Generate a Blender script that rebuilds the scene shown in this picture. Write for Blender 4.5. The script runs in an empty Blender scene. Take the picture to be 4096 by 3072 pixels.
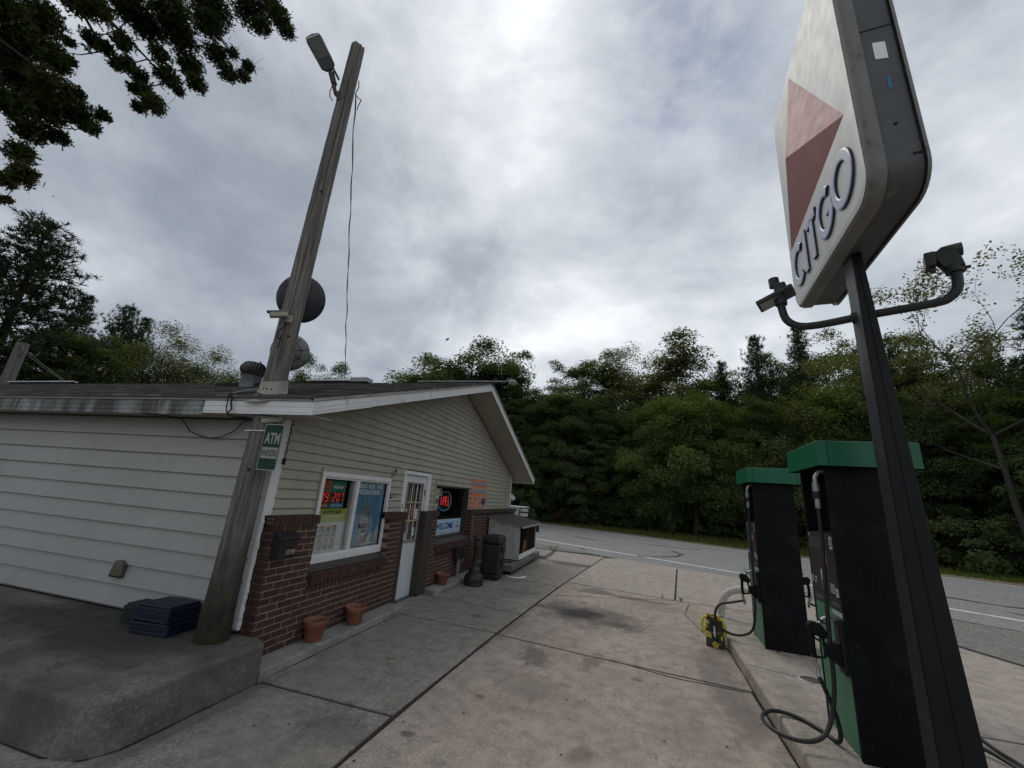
import bpy, bmesh, math, random
import numpy as np
from mathutils import Vector, Matrix
R_ = math.radians
scene = bpy.context.scene
COL = scene.collection
# ------------------------------------------------------------------ camera
F_PX, YAW, PITCH, ROLL = 1619.515, R_(-15.968), R_(15.482), R_(4.277)
cam_d = bpy.data.cameras.new('camera'); cam = bpy.data.objects.new('camera', cam_d); COL.objects.link(cam)
cam_d.sensor_width = 36.0; cam_d.lens = F_PX / 4096 * 36.0
cam_d.clip_start = 0.05; cam_d.clip_end = 3000
_f = Vector((math.sin(YAW)*math.cos(PITCH), math.cos(YAW)*math.cos(PITCH), math.sin(PITCH)))
_r = Vector((math.cos(YAW), -math.sin(YAW), 0)); _u = _r.cross(_f)
_r2 = _r*math.cos(ROLL) + _u*math.sin(ROLL); _u2 = -_r*math.sin(ROLL) + _u*math.cos(ROLL)
cam.matrix_world = Matrix(((_r2.x, _u2.x, -_f.x, 0), (_r2.y, _u2.y, -_f.y, 0), (_r2.z, _u2.z, -_f.z, 1.8), (0, 0, 0, 1)))
scene.camera = cam
# ------------------------------------------------------------------ world
SUN_AZ, SUN_EL = R_(-34.0), R_(49.0)          # azimuth from +Y towards +X
SUN = Vector((math.sin(SUN_AZ)*math.cos(SUN_EL), math.cos(SUN_AZ)*math.cos(SUN_EL), math.sin(SUN_EL)))
world = bpy.data.worlds.new('World'); scene.world = world; world.use_nodes = True
nt = world.node_tree; nt.nodes.clear()
def nd(t, typ, **kw):
    n = t.nodes.new(typ)
    for k, v in kw.items():
        if k.startswith('i_'):
            n.inputs[k[2:].replace('_', ' ')].default_value = v
        else: setattr(n, k, v)
    return n
def mth(t, op, a, b=None, c=None, clamp=False):
    n = t.nodes.new('ShaderNodeMath'); n.operation = op; n.use_clamp = clamp
    for i, v in enumerate((a, b, c)):
        if v is None: continue
        if isinstance(v, (int, float)): n.inputs[i].default_value = v
        else: t.links.new(v, n.inputs[i])
    return n.outputs[0]
def mixc(t, fac, a, b, typ='MIX'):
    n = t.nodes.new('ShaderNodeMix'); n.data_type = 'RGBA'; n.blend_type = typ
    for s, v in ((0, fac), (6, a), (7, b)):
        if isinstance(v, (int, float)): n.inputs[s].default_value = v
        elif isinstance(v, (tuple, list)): n.inputs[s].default_value = (*v[:3], 1)
        else: t.links.new(v, n.inputs[s])
    return n.outputs[2]
def ramp(t, fac, stops, interp='LINEAR'):
    n = t.nodes.new('ShaderNodeValToRGB'); n.color_ramp.interpolation = interp
    while len(n.color_ramp.elements) < len(stops): n.color_ramp.elements.new(0.5)
    for e, (p, c) in zip(n.color_ramp.elements, stops):
        e.position = p; e.color = (c, c, c, 1) if isinstance(c, (int, float)) else (*c, 1)
    t.links.new(fac, n.inputs[0]); return n.outputs[0]
def noise(t, vec, scale, detail=6, rough=.55, dist=0.0, out=0):
    n = nd(t, 'ShaderNodeTexNoise'); n.inputs['Scale'].default_value = scale; n.inputs['Detail'].default_value = detail
    n.inputs['Roughness'].default_value = rough; n.inputs['Distortion'].default_value = dist
    if vec is not None: t.links.new(vec, n.inputs['Vector'])
    return n.outputs[out]
tc = nd(nt, 'ShaderNodeTexCoord'); sep = nd(nt, 'ShaderNodeSeparateXYZ'); nt.links.new(tc.outputs['Generated'], sep.inputs[0])
zz = mth(nt, 'ADD', mth(nt, 'MAXIMUM', sep.outputs[2], 0.0), 0.30)
cmb = nd(nt, 'ShaderNodeCombineXYZ')
nt.links.new(mth(nt, 'DIVIDE', sep.outputs[0], zz), cmb.inputs[0]); nt.links.new(mth(nt, 'DIVIDE', sep.outputs[1], zz), cmb.inputs[1]); cmb.inputs[2].default_value = 3.7
def lobe(v, p):
    dn = nd(nt, 'ShaderNodeVectorMath', operation='DOT_PRODUCT'); nt.links.new(tc.outputs['Generated'], dn.inputs[0]); dn.inputs[1].default_value = v
    return mth(nt, 'POWER', mth(nt, 'MAXIMUM', dn.outputs['Value'], 0.0), p)
def dirv(az, el): return (math.sin(R_(az))*math.cos(R_(el)), math.cos(R_(az))*math.cos(R_(el)), math.sin(R_(el)))
dsc = scalev0 = nd(nt, 'ShaderNodeVectorMath', operation='MULTIPLY'); nt.links.new(tc.outputs['Generated'], dsc.inputs[0]); dsc.inputs[1].default_value = (1.0, 1.0, 1.7)
dv_ = dsc.outputs[0]
n1 = noise(nt, dv_, 2.2, 8, .55, .3)
n2 = noise(nt, dv_, .9, 3, .5, .2)
n3 = noise(nt, dv_, 7.5, 6, .58, .3)
fac = mth(nt, 'ADD', mth(nt, 'MULTIPLY', mth(nt, 'SUBTRACT', n1, .5), 2.0), mth(nt, 'MULTIPLY', mth(nt, 'SUBTRACT', n2, .5), .9))
fac = mth(nt, 'ADD', fac, mth(nt, 'MULTIPLY', mth(nt, 'SUBTRACT', n3, .5), .42))
fac = mth(nt, 'ADD', fac, mth(nt, 'MULTIPLY', lobe(tuple(SUN), 5), .12))
fac = mth(nt, 'ADD', fac, mth(nt, 'MULTIPLY', lobe(tuple(SUN), 70), .08))
fac = mth(nt, 'SUBTRACT', fac, mth(nt, 'MULTIPLY', lobe(dirv(-52, 20), 12), .36))     # heavier cloud bank low on the left
fac = mth(nt, 'MULTIPLY', mth(nt, 'ADD', fac, .885), .625, clamp=True)
cloud = ramp(nt, fac, [(0.0, (.17, .195, .235)), (.25, (.265, .30, .35)), (.406, (.355, .393, .445)), (.5625, (.50, .54, .59)), (.72, (.655, .69, .73)), (.875, (.88, .905, .93)), (1.0, (1.0, 1.01, 1.02))])
sky = nd(nt, 'ShaderNodeTexSky', sky_type='NISHITA', sun_disc=False, sun_elevation=SUN_EL, sun_rotation=SUN_AZ)
skyc = nd(nt, 'ShaderNodeVectorMath', operation='SCALE'); nt.links.new(sky.outputs[0], skyc.inputs[0]); skyc.inputs['Scale'].default_value = 0.07
hole = mth(nt, 'MULTIPLY', lobe(dirv(9, 52), 90), ramp(nt, n3, [(.38, 0.0), (.6, .75)]))
hole = mth(nt, 'ADD', hole, .05, clamp=True)
skymix = mixc(nt, hole, cloud, skyc.outputs[0])
bg = nd(nt, 'ShaderNodeBackground'); nt.links.new(skymix, bg.inputs[0]); bg.inputs[1].default_value = 1.0
world.cycles.sampling_method = 'MANUAL'; world.cycles.sample_map_resolution = 256
wo = nd(nt, 'ShaderNodeOutputWorld'); nt.links.new(bg.outputs[0], wo.inputs[0])
# ------------------------------------------------------------------ sun behind the overcast
sd = bpy.data.lights.new('sun', 'SUN'); so = bpy.data.objects.new('sun', sd); COL.objects.link(so)
sd.energy = 1.0; sd.angle = R_(26); sd.color = (1.0, .96, .9)
so.rotation_euler = (-SUN).to_track_quat('-Z', 'Y').to_euler()
# ------------------------------------------------------------------ colour
vs = scene.view_settings; vs.view_transform = 'Standard'; vs.look = 'None'; vs.gamma = 1.0; vs.use_curve_mapping = False; vs.exposure = 0.25
scene.cycles.max_bounces = 5; scene.cycles.transparent_max_bounces = 12; scene.cycles.caustics_reflective = False; scene.cycles.caustics_refractive = False
# ------------------------------------------------------------------ helpers
rnd = random.Random(7)
def cross(a, b): return Vector(a).cross(Vector(b))
class MB:
    def __init__(s): s.v = []; s.f = []; s.m = []; s.sm = []
    def add(s, vs_, fs, m=0, sm=False):
        o = len(s.v); s.v += [tuple(v) for v in vs_]
        for f in fs: s.f.append([i+o for i in f]); s.m.append(m); s.sm.append(sm)
        return s
    def box(s, x0, x1, y0, y1, z0, z1, m=0):
        return s.add([(x0,y0,z0),(x1,y0,z0),(x1,y1,z0),(x0,y1,z0),(x0,y0,z1),(x1,y0,z1),(x1,y1,z1),(x0,y1,z1)],
                     [(0,3,2,1),(4,5,6,7),(0,1,5,4),(1,2,6,5),(2,3,7,6),(3,0,4,7)], m)
    def obox(s, c, ax, ay, az, m=0):       # centre and three half vectors
        c = Vector(c); ax = Vector(ax); ay = Vector(ay); az = Vector(az)
        P = [c+i*ax+j*ay+k*az for k in (-1,1) for i, j in ((-1,-1),(1,-1),(1,1),(-1,1))]
        return s.add(P, [(0,3,2,1),(4,5,6,7),(0,1,5,4),(1,2,6,5),(2,3,7,6),(3,0,4,7)], m)
    def prism(s, poly, ext, m=0):          # planar polygon (3d points) pushed along ext
        n = len(poly); P = [Vector(p) for p in poly]; Q = [p+Vector(ext) for p in P]
        return s.add(P+Q, [tuple(range(n-1,-1,-1)), tuple(range(n,2*n))]+[(i,(i+1)%n,n+(i+1)%n,n+i) for i in range(n)], m)
    def face(s, poly, m=0): return s.add(poly, [tuple(range(len(poly)))], m)
    def tube(s, path, r, seg=8, m=0, cap=True):
        path = [Vector(p) for p in path]; n = len(path); rr = r if isinstance(r, (list, tuple)) else [r]*n
        V = []; up = None
        for i, p in enumerate(path):
            t = (path[min(i+1,n-1)]-path[max(i-1,0)]).normalized()
            if up is None:
                a = Vector((0,0,1)) if abs(t.z) < .9 else Vector((1,0,0)); up = t.cross(a).normalized()
            else:
                up = (up - t*up.dot(t)).normalized()
            w = t.cross(up)
            V += [p + (up*math.cos(2*math.pi*k/seg)+w*math.sin(2*math.pi*k/seg))*rr[i] for k in range(seg)]
        Fs = [(i*seg+k, i*seg+(k+1)%seg, (i+1)*seg+(k+1)%seg, (i+1)*seg+k) for i in range(n-1) for k in range(seg)]
        s.add(V, Fs, m, True)
        if cap:
            s.add(V[:seg], [tuple(range(seg-1,-1,-1))], m); s.add(V[-seg:], [tuple(range(seg))], m)
        return s
    def lathe(s, prof, c=(0,0,0), seg=24, m=0, ax=None):
        c = Vector(c)
        if ax is None: X, Y, Z = Vector((1,0,0)), Vector((0,1,0)), Vector((0,0,1))
        else:
            Z = Vector(ax).normalized(); X = Z.orthogonal().normalized(); Y = Z.cross(X)
        V = []
        for r, z in prof: V += [c + X*(r*math.cos(2*math.pi*k/seg)) + Y*(r*math.sin(2*math.pi*k/seg)) + Z*z for k in range(seg)]
        Fs = [(i*seg+k, i*seg+(k+1)%seg, (i+1)*seg+(k+1)%seg, (i+1)*seg+k) for i in range(len(prof)-1) for k in range(seg)]
        return s.add(V, Fs, m, True)
    def mesh(s, name, mats, bevel_sm=False):
        me = bpy.data.meshes.new(name); me.from_pydata(s.v, [], s.f)
        for mt in (mats if isinstance(mats, (list, tuple)) else [mats]): me.materials.append(mt)
        me.polygons.foreach_set('material_index', s.m); me.polygons.foreach_set('use_smooth', s.sm); me.update()
        return me
    def build(s, name, mats, parent=None, bevel=0, origin=None, fixn=True):
        me = s.mesh(name, mats)
        if fixn:
            bm = bmesh.new(); bm.from_mesh(me); bmesh.ops.recalc_face_normals(bm, faces=bm.faces); bm.to_mesh(me); bm.free()
        return link(name, me, parent, bevel)
def link(name, me, parent=None, bevel=0):
    o = bpy.data.objects.new(name, me); COL.objects.link(o)
    if parent is not None: setpar(o, parent)
    if bevel:
        b = o.modifiers.new('bevel', 'BEVEL'); b.width = bevel; b.segments = 2; b.limit_method = 'ANGLE'; b.angle_limit = R_(40); b.harden_normals = False
    return o
def setpar(o, p):
    o.parent = p; o.matrix_parent_inverse = p.matrix_world.inverted() if p.type != 'EMPTY' or True else Matrix()
def tag(o, label=None, cat=None, group=None, kind=None):
    for k, v in (('label', label), ('category', cat), ('group', group), ('kind', kind)):
        if v: o[k] = v
    return o
def thing(name, label, cat, loc=(0,0,0), group=None):
    o = bpy.data.objects.new(name, None); o.empty_display_size = .1; COL.objects.link(o); o.location = loc
    o.matrix_world = Matrix.Translation(loc)
    return tag(o, label, cat, group)
def copy_tree(o, M, parent=None):                     # copy of a thing with its parts, moved by M
    c = o.copy(); COL.objects.link(c)
    if parent is None: c.matrix_world = M @ o.matrix_world
    else: c.parent = parent
    for ch in list(o.children): copy_tree(ch, M, c)
    return c
# ------------------------------------------------------------------ materials
MATS = {}
def newmat(name):
    m = bpy.data.materials.new(name); m.use_nodes = True; t = m.node_tree; MATS[name] = m
    return m, t, t.nodes['Principled BSDF']
def wpos(t): return nd(t, 'ShaderNodeNewGeometry').outputs['Position']
def opos(t): return nd(t, 'ShaderNodeTexCoord').outputs['Object']
def scalev(t, v, s):
    n = nd(t, 'ShaderNodeVectorMath', operation='MULTIPLY'); t.links.new(v, n.inputs[0]); n.inputs[1].default_value = s; return n.outputs[0]
def bump(t, b, h, strength=.3, dist=.01):
    n = nd(t, 'ShaderNodeBump'); n.inputs['Strength'].default_value = strength; n.inputs['Distance'].default_value = dist
    t.links.new(h, n.inputs['Height']); t.links.new(n.outputs[0], b.inputs['Normal']); return n
def mat(name, c1, c2=None, rough=.6, scale=6, bs=0, bscale=60, spec=.4, metal=0, stretch=(1,1,1), lo=.35, hi=.65, dirt=None, dscale=2.5, dlo=.5, dhi=.75, world=False):
    if name in MATS: return MATS[name]
    m, t, b = newmat(name); p = wpos(t) if world else opos(t); p = scalev(t, p, stretch)
    c2 = c2 or tuple(x*.82 for x in c1)
    col = mixc(t, ramp(t, noise(t, p, scale, 7, .6), [(lo, 0.), (hi, 1.)]), c1, c2)
    if dirt: col = mixc(t, ramp(t, noise(t, p, dscale, 8, .65, .4), [(dlo, 0.), (dhi, 1.)]), col, dirt)
    t.links.new(col, b.inputs['Base Color']); b.inputs['Roughness'].default_value = rough
    b.inputs['Specular IOR Level'].default_value = spec; b.inputs['Metallic'].default_value = metal
    rn = noise(t, p, scale*3, 4); t.links.new(mth(t, 'ADD', mth(t, 'MULTIPLY', rn, .2), rough-.1), b.inputs['Roughness'])
    if bs: bump(t, b, noise(t, p, bscale, 5), bs, .01)
    return m
def emis(name, c, s, base=(0.02,0.02,0.02)):
    m, t, b = newmat(name); b.inputs['Base Color'].default_value = (*base, 1); b.inputs['Emission Color'].default_value = (*c, 1); b.inputs['Emission Strength'].default_value = s
    return m
def stain(t, p, cx, cy, rx, ry, amp=.55, rot=0., fade=.35, nz=3.0, hard=.35):
    """0..1 mask of an irregular blotch at a fixed place on the ground"""
    s = nd(t, 'ShaderNodeVectorMath', operation='SUBTRACT'); t.links.new(p, s.inputs[0]); s.inputs[1].default_value = (cx, cy, 0)
    mp = nd(t, 'ShaderNodeVectorRotate', rotation_type='Z_AXIS'); t.links.new(s.outputs[0], mp.inputs[0]); mp.inputs['Angle'].default_value = rot
    sc = scalev(t, mp.outputs[0], (1/rx, 1/ry, 0))
    ln = nd(t, 'ShaderNodeVectorMath', operation='LENGTH'); t.links.new(sc, ln.inputs[0])
    d = mth(t, 'ADD', ln.outputs['Value'], mth(t, 'MULTIPLY', mth(t, 'SUBTRACT', noise(t, p, nz, 6, .65), .5), amp*3.0))
    return ramp(t, d, [(.48, 1.), (.86, .35), (.93, 0.)])
# ------------------------------------------------------------------ ground materials
def concrete(name, c1, c2, stains=(), speck=.5, dark=None, bstr=.35, tyre=True):
    m, t, b = newmat(name); p = wpos(t)
    col = mixc(t, ramp(t, noise(t, p, .9, 9, .62, .4), [(.32, 0.), (.68, 1.)]), c1, c2)
    col = mixc(t, mth(t, 'MULTIPLY', ramp(t, noise(t, p, 5.5, 8, .7), [(.42, 0.), (.66, 1.)]), .75), col, tuple(x*.58 for x in c2))
    vo = nd(t, 'ShaderNodeTexVoronoi', feature='F1'); vo.inputs['Scale'].default_value = 60; t.links.new(p, vo.inputs['Vector'])
    zone = ramp(t, noise(t, p, .75, 4, .5), [(.42, .12), (.62, 1.)])
    sp = mth(t, 'MULTIPLY', ramp(t, vo.outputs['Color'], [(.55, 0.), (.95, 1.)]), mth(t, 'MULTIPLY', zone, speck))
    col = mixc(t, sp, col, (.50, .47, .43))
    sp2 = mth(t, 'MULTIPLY', ramp(t, noise(t, p, 48, 5, .75), [(.52, 0.), (.68, 1.)]), .6)
    col = mixc(t, sp2, col, tuple(x*.38 for x in c2))
    pit = mth(t, 'MULTIPLY', ramp(t, noise(t, p, 14, 5, .7), [(.62, 0.), (.74, 1.)]), .5)
    col = mixc(t, pit, col, tuple(x*.42 for x in c2))
    rough = None
    for st in stains:
        k = dict(st); c = k.pop('col'); a = k.pop('a'); mk = stain(t, p, **k)
        brk = ramp(t, noise(t, p, 26, 5, .7), [(.3, .55), (.62, 1.)])
        col = mixc(t, mth(t, 'MULTIPLY', mth(t, 'MULTIPLY', mk, a), brk), col, c)
    if tyre:
        tk = mth(t, 'MULTIPLY', ramp(t, noise(t, scalev(t, p, (9., .35, 1)), 2.2, 6, .7), [(.52, 0.), (.72, 1.)]), ramp(t, noise(t, p, 1.3, 5, .6), [(.4, .0), (.62, .55)]))
        col = mixc(t, tk, col, tuple(x*.5 for x in c2))
        dr = mth(t, 'MULTIPLY', ramp(t, noise(t, scalev(t, p, (1.2, 1.2, 1)), 3.1, 9, .75, 1.2), [(.60, 0.), (.66, 1.)]), .4); col = mixc(t, dr, col, tuple(x*.55 for x in c2))
    if dark:
        col = mixc(t, ramp(t, noise(t, p, 1.1, 8, .6, .6), [(.42, 0.), (.66, .75)]), col, dark)
    t.links.new(col, b.inputs['Base Color']); b.inputs['Specular IOR Level'].default_value = .25
    t.links.new(ramp(t, noise(t, p, 7, 5), [(.3, .72), (.7, .92)]), b.inputs['Roughness'])
    h = mth(t, 'ADD', mth(t, 'MULTIPLY', noise(t, p, 90, 5, .7), .6), mth(t, 'MULTIPLY', vo.outputs['Distance'], .5))
    bump(t, b, h, bstr, .006); return m
OIL = (.035, .032, .03); RUST = (.12, .085, .06)
S_ = lambda cx, cy, rx, ry, a=.8, rot=0., col=OIL, **k: dict(cx=cx, cy=cy, rx=rx, ry=ry, a=a, rot=rot, col=col, **k)
lot_st = [S_(-.62, 7.62, 1.15, .78, .85, .35, (.075, .07, .065)), S_(-.72, 7.62, .5, .34, 1., 0, (.018, .016, .014)), S_(.02, 7.22, .36, .2, .7, .2, nz=7, amp=.8), S_(-1.3, 7.75, .45, .2, .5, .1, (.10, .09, .08)),
          S_(-.55, 9.6, .5, .34, .85, 0, (.09, .085, .08)), S_(.2, 9.35, .8, .17, .7, .15), S_(-1.02, 5.42, .20, .44, .7, -.3, (.06, .055, .05), nz=9, amp=.8), S_(-.33, 5.6, .12, .32, .65, .2, (.09, .07, .055), nz=9, amp=.8),
          S_(.14, 5.25, .09, .08, .85, 0, RUST), S_(-1.28, 4.2, .07, .06, .85, 0, RUST), S_(-.32, 3.66, .1, .16, .7, .4, RUST), S_(-1.6, 3.4, .08, .05, .8, 0, OIL), S_(1.05, 5.6, .26, 1.6, .6, 0, (.08, .072, .066)), S_(-1.55, 6.6, .12, 1.4, .5, .08, (.09, .08, .07), nz=6, amp=.8), S_(-.9, 4.6, .5, .35, .4, .3, (.14, .12, .10), nz=7, amp=.9), S_(.5, 4.4, .35, .7, .35, 0, (.15, .13, .105), nz=6, amp=.9),
          S_(.75, 8.9, .8, .35, .35, .3, (.14, .12, .10))]
wlk_st = [S_(-2.1, 3.25, .5, .26, .5, .2, (.06, .056, .05), nz=8, amp=.8), S_(-2.2, 6.6, .12, .1, .7), S_(-2.0, 8.6, .6, .2, .35), S_(-2.75, 9.4, .5, .35, .45, 0, (.07, .065, .06)), S_(-1.4, 13.3, 1.0, .9, .85, .6, (.06, .056, .052)),
          S_(-2.2, 7.5, .09, .07, .8, 0, RUST), S_(-3.15, 2.9, .12, 1.2, .5), S_(-2.45, 4.6, .09, .06, .7, 0, RUST)]
M_LOT = concrete('lot_concrete', (.385, .322, .264), (.29, .245, .20), lot_st)
M_WALK = concrete('walk_concrete', (.30, .265, .228), (.225, .20, .172), wlk_st)
M_FAR = concrete('far_concrete', (.40, .348, .292), (.32, .28, .237), [], speck=.3)
M_KERB = concrete('kerb_concrete', (.34, .33, .31), (.25, .245, .23), [], speck=.3)
M_ISL = concrete('island_concrete', (.36, .315, .262), (.285, .25, .21), [S_(1.62, 5.3, .18, .5, .3, 0, (.12, .10, .08))], speck=.6)
M_PLAT = concrete('platform_concrete', (.205, .192, .168), (.145, .136, .12), [S_(-5.0, 3.2, 1.7, .55, .92, 0, (.03, .028, .024)), S_(-4.2, 2.9, .7, .35, .7, 0, (.05, .046, .04))], speck=.25, dark=(.052, .05, .045))  # dark blotches: part damp stain, part shade and vignette put into the colour
M_OLD = concrete('old_concrete', (.22, .215, .2), (.14, .137, .125), [], speck=.4, dark=(.10, .098, .088), bstr=.7)
M_JOINT = mat('joint_filler', (.014, .013, .012), (.026, .024, .022), .9, 12, world=True)
def asphalt(name, c1, c2):
    m, t, b = newmat(name); p = wpos(t)
    col = mixc(t, ramp(t, noise(t, p, .6, 8, .6, .3), [(.3, 0.), (.7, 1.)]), c1, c2)
    vo = nd(t, 'ShaderNodeTexVoronoi', feature='F1'); vo.inputs['Scale'].default_value = 20; t.links.new(p, vo.inputs['Vector'])
    col = mixc(t, mth(t, 'MULTIPLY', ramp(t, vo.outputs['Color'], [(.35, 0.), (.9, 1.)]), .5), col, tuple(min(1, x*1.75) for x in c1))
    col = mixc(t, mth(t, 'MULTIPLY', ramp(t, noise(t, p, 22, 6, .8), [(.48, 0.), (.64, 1.)]), .65), col, tuple(x*.4 for x in c2))
    t.links.new(col, b.inputs['Base Color']); b.inputs['Roughness'].default_value = .88; b.inputs['Specular IOR Level'].default_value = .25
    bump(t, b, vo.outputs['Distance'], .5, .008); return m
M_ROAD = asphalt('road_asphalt', (.225, .223, .217), (.18, .18, .176))
M_APRON = asphalt('apron_asphalt', (.185, .172, .155), (.15, .14, .128))
M_SEAL = mat('crack_sealant', (.03, .03, .033), (.05, .05, .052), .6, 8, world=True)
M_WHITE = mat('road_paint_white', (.74, .73, .70), (.60, .59, .56), .75, 3, world=True, dirt=(.22, .21, .2), dscale=7, dlo=.5, dhi=.72)
M_YEL = mat('road_paint_yellow', (.42, .34, .17), (.30, .25, .15), .75, 3, world=True, dirt=(.2, .19, .17), dscale=5, dlo=.42, dhi=.66)
M_GRAV = mat('shoulder_gravel', (.20, .155, .115), (.14, .11, .08), .95, 4, .8, 30, world=True)
M_SOIL = mat('ground_soil', (.06, .068, .03), (.045, .042, .024), .95, .8, .6, 12, world=True)
# ------------------------------------------------------------------ ground, road
MB().face([(-400,-300,-.07),(500,-300,-.07),(500,600,-.07),(-400,600,-.07)]).build('ground', M_SOIL)['kind'] = 'structure'
RD = Vector((.861, -.508, 0)); RN = Vector((.508, .861, 0))
def rp(t, n, z=0): return RD*t + RN*n + Vector((0, 0, z))
def far_n(t): return 24.35 + max(0, t+4)*.075 + max(0, t-9)*.02
TS = [-90, -60, -40, -30, -22, -18, -14, -10, -6, -2, 2, 6, 10, 14, 18, 24, 32, 45, 70, 110]
def strip(mb, n0, n1, z, ts=TS, m=0):
    f0 = n0 if callable(n0) else (lambda t: n0); f1 = n1 if callable(n1) else (lambda t: n1)
    for a, b_ in zip(ts[:-1], ts[1:]): mb.face([rp(a, f0(a), z), rp(b_, f0(b_), z), rp(b_, f1(b_), z), rp(a, f1(a), z)], m)
    return mb
road = strip(MB(), 13.4, far_n, -.012).build('road', M_ROAD); road['kind'] = 'structure'
wl = strip(MB(), lambda t: 14.91+.02*math.sin(t*.7), lambda t: 15.07+.02*math.sin(t*.7+.4), -.008, [x*.5-40 for x in range(200)]).build('edge_line', M_WHITE, road)
strip(MB(), lambda t: 20.6+max(0, t+10)*.045, lambda t: 20.72+max(0, t+10)*.045, -.008, [x-40 for x in range(110)]).build('centre_line', M_YEL, road)
strip(MB(), lambda t: far_n(t)-.55, lambda t: far_n(t)-.45, -.008, [x-40 for x in range(110)]).build('edge_line', M_WHITE, road)
def ribbon(pts, w, z, seed):
    r = random.Random(seed); mb = MB(); P = [Vector((x, y, z)) for x, y in pts]; L = []; Rr = []
    Q = []
    for a, b_ in zip(P[:-1], P[1:]):
        for k in range(5): Q.append(a.lerp(b_, k/5) + Vector((r.uniform(-1, 1), r.uniform(-1, 1), 0))*w*.45)
    Q.append(P[-1])
    for i, p in enumerate(Q):
        t = (Q[min(i+1, len(Q)-1)]-Q[max(i-1, 0)]).normalized(); n = Vector((-t.y, t.x, 0)); ww = w*(.35+r.random()*.5)*(.25 if i in (0, len(Q)-1) else 1)
        L.append(p+n*ww); Rr.append(p-n*ww)
    for i in range(len(Q)-1): mb.face([L[i], Rr[i], Rr[i+1], L[i+1]])
    return mb
for i, pts in enumerate([[(.4, 17.0), (1.1, 17.35), (1.95, 18.2), (2.35, 19.4), (2.0, 20.5)], [(1.1, 22.6), (2.3, 22.3), (3.6, 22.5)], [(3.9, 16.6), (5.1, 16.0)], [(-2.7, 23.3), (-1.2, 22.0)], [(7.9, 15.4), (9.3, 14.6), (10.6, 14.2)], [(-1.75, 17.6), (-1.45, 17.3)], [(8.8, 13.5), (10.4, 12.3)]]):
    ribbon(pts, .13, -.006, i).build('sealed_crack', M_SEAL, road)
apron = MB().face([(-14, 15.7, -.02), (-14, 24.5, -.02), (-1.5, 17.6, -.02), (12, 9.4, -.02), (30, -1.2, -.02), (30, -14, -.02), (-3, -14, -.02), (-3, 15.7, -.02)]).build('asphalt_apron', M_APRON); apron['kind'] = 'structure'
strip(MB(), lambda t: far_n(t)-.03, lambda t: far_n(t)+1.7-max(0, min(1, (t-6)/10))*.9, -.03).build('gravel_shoulder', M_GRAV)['kind'] = 'structure'
# ------------------------------------------------------------------ forecourt slabs
lot = MB().face([(-12, -12, -.016), (5.6, -12, -.016), (5.6, 8.4, -.016), (3.2, 14.2, -.016), (-.7, 16.2, -.016), (-12, 16.2, -.016)]).build('forecourt', M_JOINT); lot['kind'] = 'structure'
def lx(y):
    P = [(-12, -2.3), (2.86, -1.84), (3.58, -1.82), (5.99, -1.66), (9.51, -1.35), (14.86, -.72), (17, -.5)]
    for (a, xa), (b_, xb) in zip(P[:-1], P[1:]):
        if y <= b_: return xa + (xb-xa)*(y-a)/(b_-a)
    return P[-1][1]
def slab(poly, m, gap=.02, h=.05):
    c = Vector((sum(p[0] for p in poly)/len(poly), sum(p[1] for p in poly)/len(poly), 0)); n = len(poly); out = []
    for i in range(n):                       # inset the outline by half a joint
        a, p, q = Vector((*poly[i-1], 0)), Vector((*poly[i], 0)), Vector((*poly[(i+1) % n], 0))
        e1 = (p-a).normalized(); e2 = (q-p).normalized(); n1_ = Vector((-e1.y, e1.x, 0)); n2_ = Vector((-e2.y, e2.x, 0))
        k = (n1_+n2_); k = k/max(.35, (1+n1_.dot(n2_))); out.append(p + k*gap)
    o = MB().prism([(p.x, p.y, -h) for p in out], (0, 0, h)).build('concrete_slab', m, lot, bevel=.006); return o
KX = -3.2
def lj(y0, y1, n=3): return [(lx(y0+(y1-y0)*i/n), y0+(y1-y0)*i/n) for i in range(n+1)]
# walk strip by the store (counter-clockwise outlines)
slab([(-12, -12), (lx(-12), -12), (lx(.6), .6), (-12, .6)], M_WALK)
slab([(-12, .6), (lx(.6), .6), *lj(1.5, 3.58), (KX, 3.61), (KX-.35, 2.7), (-12, 2.7)], M_WALK)
slab([(KX, 3.61), *lj(3.58, 5.99), (-3.18, 6.11), (-3.65, 6.11), (-3.65, 3.61)], M_WALK)
slab([(-3.7, 6.11), (-3.18, 6.11), *lj(5.99, 7.08), (-3.12, 7.32), (-3.7, 7.34)], M_WALK)
slab([(-3.7, 7.34), (-3.12, 7.32), *lj(7.08, 9.51), (-2.45, 9.91), (-3.7, 10.1)], M_WALK)
slab([(-3.7, 10.1), (-2.45, 9.91), *lj(9.51, 13.2), (-3.7, 13.75)], M_WALK)
slab([(-12, 13.75), (-3.7, 13.75), *lj(13.2, 15.6), (-6, 16.1), (-12, 16.1)], M_FAR)
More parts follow.
